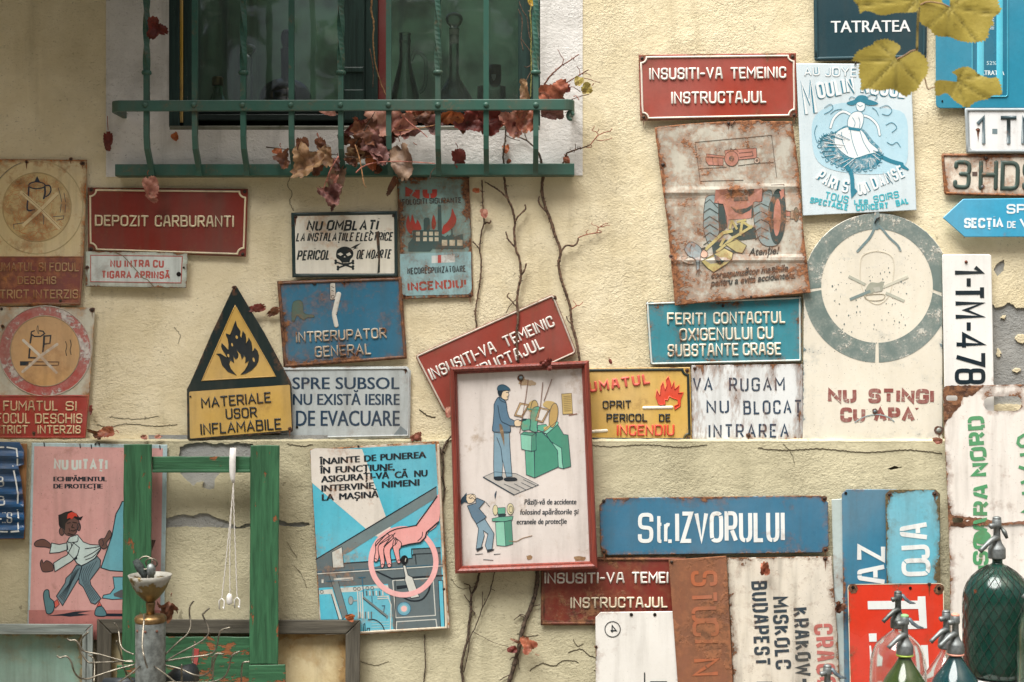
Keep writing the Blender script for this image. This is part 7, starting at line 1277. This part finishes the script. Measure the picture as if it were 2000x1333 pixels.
LV = [(308, 58, .100, 50, 20, 'red', 'torn red brown leaf stuck on the leftmost bar of the grille', 'lobed', dict(crump=.3)), (211, 276, .03, 46, 175, 'red', 'dark red leaf hanging from the left end of the grille', 'ovate', dict(asp=.45, stalk=.6, fold=.8)), (343, 268, .012, 26, 215, 'orange', 'small orange brown leaf on the white surround near the left bars', 'ovate', {}),
 (295, 366, .052, 52, 190, 'pink', 'pale pink leaf dangling under the lower rail over the fuel sign', 'ovate', dict(curl=1.6, crump=.25)), (296, 388, .04, 34, 60, 'pink', 'small curled leaf scrap resting on the fuel sign', 'ovate', dict(curl=2, stalk=0, asp=.4)),
 (556, 308, .07, 46, 200, 'brown', 'ragged brown leaf left of the fourth bar', 'lobed', dict(crump=.3)), (541, 297, .06, 24, 100, 'orange', 'tiny orange leaf left of the ragged brown one', 'ovate', {}), (604, 312, .088, 84, 152, 'tan', 'big crumpled tan leaf hanging right of the fourth bar', 'lobed', dict(crump=.42, curl=1.5)), (591, 288, .085, 48, 185, 'brown', 'dark brown folded leaf above the big crumpled tan leaf', 'ovate', dict(fold=1)),
 (655, 358, .060, 92, 172, 'grey', 'long grey tan leaf drooping below the lower rail', 'ovate', dict(fold=.9, asp=.42)), (645, 378, .078, 58, 195, 'purple', 'pinkish crumpled leaf at the tip of the drooping cluster', 'lobed', dict(crump=.45, curl=1.5)), (652, 356, .074, 40, 170, 'pink', 'pink leaf scrap halfway down the drooping cluster', 'ovate', dict(crump=.3)), (640, 306, .08, 52, 200, 'tan', 'tan leaf curled against the fifth bar', 'ovate', dict(crump=.35)), (628, 285, .076, 40, 200, 'brown', 'dark brown leaf behind the fifth bar', 'ovate', dict(fold=1)),
 (694, 299, .07, 44, 70, 'tan', 'small tan oval leaf between the fifth and sixth bars', 'ovate', dict(asp=.8)), (741, 303, .085, 62, 185, 'purple', 'purple brown shrivelled leaf left of the sixth bar', 'ovate', dict(crump=.35, asp=.75)), (727, 318, .07, 38, 200, 'orange', 'orange brown leaf behind the purple brown one', 'ovate', {}), (788, 318, .088, 88, 190, 'grey', 'large pointed grey tan leaf hanging right of the sixth bar', 'ovate', dict(fold=.6, asp=.52, stalk=.25, crump=.25)), (765, 364, .05, 50, 150, 'brown', 'narrow withered leaf dangling beside the factory sign', 'ovate', dict(asp=.28, crump=.2)),
 (746, 238, .080, 74, 170, 'pink', 'broad pale pink leaf under the top rail at the sixth bar', 'ovate', dict(asp=.95, fold=.25, crump=.15)), (716, 262, .085, 66, 80, 'brown', 'warm brown curled leaf in the middle of the pile', 'lobed', dict(crump=.3)), (692, 252, .075, 62, 120, 'red', 'crimson rolled leaf right of the fifth bar', 'ovate', dict(curl=2, asp=.35)), (712, 284, .07, 78, 60, 'brown', 'flat brown leaf low in the middle of the pile', 'ovate', dict(crump=.25)), (733, 285, .082, 60, 100, 'purple', 'dusky pink leaf with a wavy rim below the warm brown one', 'lobed', dict(crump=.3)),
 (788, 244, .08, 64, 130, 'pink', 'rosy folded leaf right of the sixth bar', 'ovate', dict(fold=1.1)), (795, 258, .07, 52, 30, 'purple', 'brownish leaf tucked under the rosy folded leaf', 'lobed', dict(crump=.35)), (826, 232, .066, 56, 95, 'brown', 'brown scrap on the sill left of the seventh bar', 'ovate', dict(crump=.35)), (846, 246, .07, 52, 200, 'purple', 'dull red pointed leaf at the seventh bar', 'ovate', dict(fold=.8)), (880, 229, .072, 66, 88, 'orange', 'pale orange leaf lying flat right of the seventh bar', 'ovate', dict(curl=.6, asp=.4)), (812, 222, .062, 50, 70, 'copper', 'coppery leaf pressed under the top rail', 'lobed', dict(crump=.3)),
 (920, 236, .07, 66, 110, 'red', 'deep red leaf left of the eighth bar', 'lobed', dict(crump=.2)), (952, 236, .062, 72, 80, 'red', 'deep red leaf behind the eighth bar', 'ovate', dict(asp=.9)), (1000, 234, .075, 66, 190, 'pink', 'rosy leaf with folded rim between the two right bars', 'lobed', dict(fold=.8)), (1027, 238, .08, 58, 175, 'copper', 'pale copper crumpled leaf left of the last bar', 'ovate', dict(crump=.3, asp=.8)), (1012, 246, .07, 50, 150, 'red', 'red curled leaf tucked under the pale copper one', 'ovate', dict(curl=2, asp=.5)), (1086, 186, .078, 72, 85, 'copper', 'large dusty red leaf resting on the right end of the top rail', 'lobed', dict(crump=.2)), (1097, 171, .08, 44, 80, 'red', 'bright red curled rim leaf above the dusty red one', 'ovate', dict(curl=2, asp=.45, stalk=0)), (1078, 222, .07, 56, 95, 'purple', 'pink leaf under the right end of the top rail', 'ovate', dict(asp=.55)), (1062, 188, .085, 28, 60, 'pink', 'small pale leaf beside the last bar on the top rail', 'ovate', {}),
 (896, 311, .034, 48, 185, 'red', 'single crimson leaf hanging in front of the lower rail', 'ovate', dict(asp=.58, stalk=.2, fold=.3)), (1025, 176, .05, 52, 5, 'tan', 'withered tan leaf left of the last bar above the top rail', 'ovate', dict(asp=.42)), (640, 221, .06, 40, 80, 'pink', 'flat pink leaf under the top rail left of the fifth bar', 'ovate', dict(asp=.3)), (1130, 160, .08, 24, 160, 'lime', 'lime green young leaf on the outer twig', 'ovate', dict(asp=.8, stalk=.2)), (1146, 174, .08, 26, 120, 'lime', 'larger lime green leaf at the end of the outer twig', 'ovate', dict(asp=.95, stalk=.2)), (1038, 4, .06, 22, 190, 'yellow', 'yellow leaf at the top of the window by the last bar', 'ovate', {}), (1107, 314, .034, 22, 200, 'copper', 'small copper leaf on the corner of the lower rail', 'ovate', dict(curl=2)), (989, 292, .01, 24, 185, 'orange', 'tiny orange leaf on the white surround below the sill', 'ovate', {}), (993, 316, .01, 14, 150, 'copper', 'tiny copper scrap just above the lower rail', 'ovate', dict(stalk=0)),
 (500, 603, .014, 46, 100, 'red', 'wine red leaf sticking out beside the flame triangle', 'ovate', dict(asp=.4, fold=.8)), (533, 610, .012, 34, 120, 'brown', 'dark curled leaf by the edge of the blue switch sign', 'ovate', dict(asp=.5, curl=2)), (186, 846, .03, 40, 60, 'brown', 'dark leaf tucked beside the lower cup sign on the ledge', 'ovate', dict(asp=.4)), (208, 846, .034, 42, 100, 'copper', 'brown folded leaf lying on the wall ledge', 'ovate', dict(fold=.9)), (281, 854, .03, 17, 80, 'pink', 'tiny pale leaf on the ledge left of the flame triangle', 'ovate', {}), (308, 854, .03, 15, 95, 'pink', 'tiny pale leaf on the ledge nearest the flame triangle', 'ovate', {}), (178, 802, .016, 26, 190, 'red', 'small dark red leaf wedged by the red lower cup panel', 'ovate', dict(asp=.4)),
 (328, 1186, .11, 52, 160, 'brown', 'crumpled brown leaf behind the brass funnel', 'lobed', dict(crump=.45)), (683, 1206, .07, 24, 70, 'orange', 'orange red leaf perched on the dark wooden frame', 'ovate', dict(asp=.7, fold=.8, stalk=0)), (1034, 1262, .045, 42, 40, 'copper', 'brown leaf with a turned up lobe on the thick vine stem', 'lobed', dict(fold=.9)), (1000, 1269, .04, 24, 95, 'red', 'small dark red leaf left of the thick vine stem', 'ovate', {}), (1006, 1252, .04, 26, 70, 'brown', 'rolled brown leaf left of the thick vine stem', 'ovate', dict(asp=.25)), (1070, 711, .078, 30, 90, 'red', 'dark red leaf lying on top of the red picture frame', 'lobed', dict(crump=.3)), (1192, 707, .010, 14, 200, 'red', 'tiny red leaf on the wall above the yellow sign', 'ovate', dict(asp=.5)), (876, 806, .03, 28, 175, 'pink', 'pink leaf edge showing beside the red picture frame', 'ovate', dict(asp=.5)), (816, 853, .02, 30, 90, 'pink', 'pink leaf on the ledge above the cyan poster', 'lobed', dict(crump=.3, stalk=0)),
 (1493, 1110, PD + .03, 34, 0, 'copper', 'copper leaf stuck on the top of the cream destination board', 'ovate', dict(asp=.6, crump=.3)), (1638, 1183, PD + .026, 30, 150, 'brown', 'crumpled leaf on the narrow pale strip', 'lobed', dict(crump=.45)), (1831, 860, .04, 24, 70, 'pink', 'pink leaf tip at the corner of the slotted white board', 'ovate', dict(stalk=0)), (930, 372, .016, 18, 80, 'orange', 'small orange leaf beside the factory fire sign', 'ovate', {}), (945, 418, .016, 24, 185, 'pink', 'pale pink leaf on the thin vine stem', 'ovate', dict(asp=.7)), (1904, 1155, .30, 10, 20, 'copper', 'little copper leaf scrap on the netted siphon bottle', 'ovate', dict(stalk=0))]
for i, (x, y, d, sz, rot, c, lb, shp, kw) in enumerate(LV): leaf(x, y, d, sz, rot, c, lb, shp, seed=i, pitch=random.Random(i).uniform(-22, 22), yaw=random.Random(i + 99).uniform(-25, 25), **kw)
for i, (x, y, d, sz, rot, c) in enumerate(((670, 270, .07, 36, 60, 'brown'), (702, 246, .06, 40, 130, 'copper'), (728, 250, .06, 34, 20, 'brown'), (756, 272, .075, 40, 160, 'purple'), (770, 258, .06, 36, 80, 'brown'), (684, 316, .07, 34, 210, 'brown'), (662, 322, .07, 38, 190, 'purple'), (805, 230, .05, 38, 60, 'brown'), (866, 236, .05, 36, 100, 'purple'), (904, 244, .06, 34, 70, 'brown'), (972, 240, .055, 40, 110, 'copper'), (738, 322, .06, 34, 200, 'brown'), (618, 330, .08, 36, 150, 'brown'), (652, 400, .07, 26, 180, 'purple'))):
    leaf(x, y, d, sz, rot, c, 'shrivelled little brown leaf packed among the bigger ones on the grille', 'lobed' if i % 2 else 'ovate', seed=i + 200, crump=.4, curl=1.4, stalk=0, pitch=random.Random(i).uniform(-40, 40), yaw=random.Random(i + 9).uniform(-40, 40), group='small shrivelled leaves packed in the grille')
# straws and leaf stalks lying in the pile
stw = simple('straw', (190, 140, 96), .7, 0, 0, 100, .3); stp = simple('pink_stalk', (190, 120, 104), .6, 0, 0, 100, .3)
Zq = lambda t: q(520, 200, 5.882, t)
for t, d, m, lb in (("1020 490 1070 640 1100 800 1120 930 1150 985", .098, stw, 'straw coloured leaf stalk hanging over the lower rail left of the sixth bar'), ("1020 490 1100 360 1180 230 1250 110", .09, barkd, 'thin dark stalk rising to the top rail left of the sixth bar'), ("1030 810 1110 740 1250 695 1500 680 1740 690 1940 705", .098, stp, 'long pink stalk lying across the sixth bar'), ("1530 105 1640 230 1760 320 1855 405", .094, stp, 'thick pink stalk slanting right of the sixth bar'), ("830 620 740 770 690 900 655 1000", .09, stp, 'reddish stalk running down the drooping cluster'), ("900 625 1060 635 1220 630", .08, barkd, 'brown stalk lying behind the fifth bar'), ("1460 330 1700 310 1950 260", .085, stw, 'straw lying along the sill at the sixth bar'), ("0 515 120 530 260 545", .03, barkd, 'dark thread of stem left of the fourth bar'), ("460 565 640 590 820 605", .06, barkd, 'dark thread of stem left of the fifth bar'), ("1880 880 1900 800 1960 740", .06, barkd, 'short dark stalk by the seventh bar')):
    mb = MB(); p = smooth(Zq(t), False, 5); c = P(*p[0], d); mb.tube([P(x, y, d) for x, y in p], [.0016 - .0008 * i / len(p) for i in range(len(p))], m, 6); tag(mb.build('leaf_stalk', None, c), lb, 'stalk', 'dried leaf stalks in the grille')
# ---------------------------------------------------------------- vine shoot close to the camera
DL = .80; gm_ = leafmat('grape_leaf', (178, 162, 78), (164, 148, 70), (.17, .15, .05), .5, .35); rim = leafmat('leaf_rim', (96, 58, 34), (70, 44, 30))
gs_ = root('grape_vine_shoot', 'yellowing grape vine shoot with four leaves hanging in front of the signs', 'vine', P(1794, -300, DL))
Zq = lambda t: q(1600, 0, 5, t)
GLV = [("340 0 345 -80 420 -170 600 -210 800 -180 940 -120 985 -40 975 60 950 112 850 125 720 130 650 150 580 146 520 120 450 106 402 132 388 64", (960, -20), 0.02, 3), ("1262 70 1205 24 1180 -60 1050 -70 985 20 992 100 970 182 1010 240 1078 280 1120 330 1170 355 1260 360 1312 376 1400 405 1500 412 1592 400 1640 360 1660 270 1702 240 1690 180 1772 110 1742 30 1730 -70 1500 -130 1300 -60 1276 62", (1268, 68), -.03, 5), ("755 580 745 542 792 480 775 440 720 410 640 385 540 410 530 440 440 470 430 490 385 500 330 592 402 610 390 650 396 700 390 740 412 800 415 882 470 865 560 880 600 886 690 870 740 880 790 910 850 942 900 900 950 880 1000 790 1052 720 1056 640 1040 580 1000 535 950 500 870 525 790 566", (757, 578), .0, 7), ("1345 790 1342 740 1295 712 1340 685 1380 665 1450 655 1500 680 1560 730 1660 765 1740 765 1782 890 1770 925 1690 935 1650 965 1560 985 1500 1010 1450 1052 1360 1010 1300 960 1240 910 1160 940 1132 880 1135 802 1200 785 1330 800", (1345, 792), -.04, 9)]
for t, o_, dz, sd in GLV:
    r_ = random.Random(sd); raw = smooth(Zq(t), True, 3); out = []
    cxx = sum(p[0] for p in raw) / len(raw); cyy = sum(p[1] for p in raw) / len(raw); O = Zq("%f %f" % o_)[0]
    for i, p in enumerate(densify(raw, 2.6)): k = 1 + (.055 if i % 2 else -.008) * r_.uniform(.4, 1.1); out.append((cxx + (p[0] - cxx) * k, cyy + (p[1] - cyy) * k))
    vs, fs = fill(out, (), 5.); V = []; E = []; am = math.atan2(cyy - O[1], cxx - O[0]); ph = r_.uniform(0, 6)
    for x, y in vs:
        rr_ = math.dist((x, y), O); a = math.atan2(y - O[1], x - O[0]); e = 0
        for va in (0, .75, -.75, 1.5, -1.5): 
            da = (a - am - va + math.pi) % (2 * math.pi) - math.pi
            if abs(da) < 1: e = max(e, math.exp(-abs(math.sin(da) * rr_) / 1.7))
        u = (x - cxx) / 70; v_ = (y - cyy) / 70; z = .012 * (u * u - .5 * v_ * v_) + .004 * math.sin(3.4 * u + ph) * math.cos(2.7 * v_) - .004 * e
        V.append(P(x, y, DL + dz + z)); E.append(e)
    mb = MB(); mb.add(V, [f if area([vs[i] for i in f]) < 0 else f[::-1] for f in fs], gm_, True, E)
    lf = mb.build('leaf', gs_); bt = max(out, key=lambda p: p[1]); mb = MB()
    seg_ = [p for p in out if p[1] > cyy + (bt[1] - cyy) * .55]; 
    for p in seg_[::3]: c = P(p[0], p[1], DL + dz + .003); mb.lathe(c, [(.0012, -.0004), (.0015, 0), (.001, .0004)], rim, 5, Vector((0, -1, 0)))
mb = MB(); mb.tube([P(x, y, DL + .005) for x, y in smooth(Zq("965 -1500 968 -300 972 60 962 250 955 490"), False, 5)], [.0028] * 10 + [.0022] * 11, simple('vine_shoot_bark', (126, 112, 60), .7, 0, .001, 120, .3), 8); mb.build('stem', gs_)
mb = MB(); mb.tube([P(x, y, DL - .02) for x, y in smooth(Zq("955 490 1000 640 1030 760 1060 868 1100 860 1132 850"), False, 4)], .0011, simple('petiole', (150, 120, 90), .7), 6); mb.build('petiole', gs_)
mb = MB(); mb.tube([P(x, y, DL + .004) for x, y in smooth(Zq("955 490 900 500 830 545 757 580"), False, 4)], .0012, simple('petiole', (150, 120, 90), .7), 6); mb.build('petiole', gs_)
mb = MB(); mb.tube([P(x, y, DL - .02) for x, y in smooth(Zq("970 60 1060 20 1200 40 1268 70"), False, 4)], .0012, simple('petiole', (150, 120, 90), .7), 6); mb.build('petiole', gs_)
# ---------------------------------------------------------------- garden trees behind the viewer (they shade the wall and stand in the window's reflection)
tm = leafmat('tree_foliage', (70, 92, 52), (46, 64, 38), (.06, .08, .03), .5, .3); tb = simple('tree_bark', (78, 66, 54), .9, 0, .01, 20, .4)
def tree(x, y, h, r, lb, sd):
    r_ = random.Random(sd); rt = root('garden_tree', lb, 'tree', (x, y, 0)); mb = MB(); mb.tube([(x, y, 0), (x + .1, y, h * .3), (x - .1, y + .1, h * .7)], [.22, .16, .07], tb, 10)
    for k in range(6): a = r_.uniform(0, 6.28); mb.tube([(x, y, h * (.3 + .05 * k)), (x + r * .6 * math.cos(a), y + r * .6 * math.sin(a), h * (.5 + .07 * k))], [.07, .02], tb, 7)
    mb.build('trunk', rt); mb = MB(); V = []; F = []
    for i in range(5200):
        u, v_, w_ = r_.gauss(0, 1), r_.gauss(0, 1), r_.gauss(0, 1); L = math.sqrt(u * u + v_ * v_ + w_ * w_); f = r_.random() ** .4; lum = 1 + .22 * math.sin(4 * u / L + sd) * math.cos(5 * w_ / L)
        c = Vector((x + r * f * lum * u / L, y + r * f * lum * v_ / L, h * .62 + h * .42 * f * lum * w_ / L)); a_, b_ = Vector((r_.gauss(0, 1), r_.gauss(0, 1), r_.gauss(0, 1))).normalized() * .15, Vector((r_.gauss(0, 1), r_.gauss(0, 1), r_.gauss(0, 1))).normalized() * .10; n = len(V); V += [c - a_, c + b_, c + a_, c - b_]; F.append([n, n + 1, n + 2, n + 3])
    mb.add(V, F, tm, True); mb.build('crown', rt)
rc_ = random.Random(77); cn = root('added_shade_canopy', 'unseen leafy canopy added to shade the upper left of the wall', 'vine', (-1.25, -.3, 2.7)); mb = MB(); V = []; F = []  # leaf canopy above the view, added to darken the wall's upper left
for i in range(2600):
    u, v_, w_ = rc_.gauss(0, 1), rc_.gauss(0, 1), rc_.gauss(0, 1); L = math.sqrt(u * u + v_ * v_ + w_ * w_); f = rc_.random() ** .45
    c = Vector((-1.25 + .95 * f * u / L, -.30 + .30 * f * v_ / L, 2.70 + .24 * f * w_ / L)); a_, b_ = Vector((rc_.gauss(0, 1), rc_.gauss(0, 1), rc_.gauss(0, .5))).normalized() * .055, Vector((rc_.gauss(0, 1), rc_.gauss(0, 1), rc_.gauss(0, .5))).normalized() * .045; n = len(V); V += [c - a_, c + b_, c + a_, c - b_]; F.append([n, n + 1, n + 2, n + 3])
mb.add(V, F, tm, True); mb.build('foliage', cn); mb = MB(); mb.tube([(-2.2, -.1, 2.7), (-1.6, -.25, 2.74), (-1, -.35, 2.72), (-.5, -.3, 2.7)], [.03, .022, .016, .008], tb, 8); mb.build('stem', cn)
tree(-3.9, -6.4, 5.2, 2.4, 'dense garden tree facing the left half of the wall', 1); tree(.4, -9.0, 4.6, 2.2, 'garden tree standing far behind the viewpoint', 2); tree(4.6, -9.5, 4.2, 2.0, 'smaller garden tree facing the right half of the wall', 3)
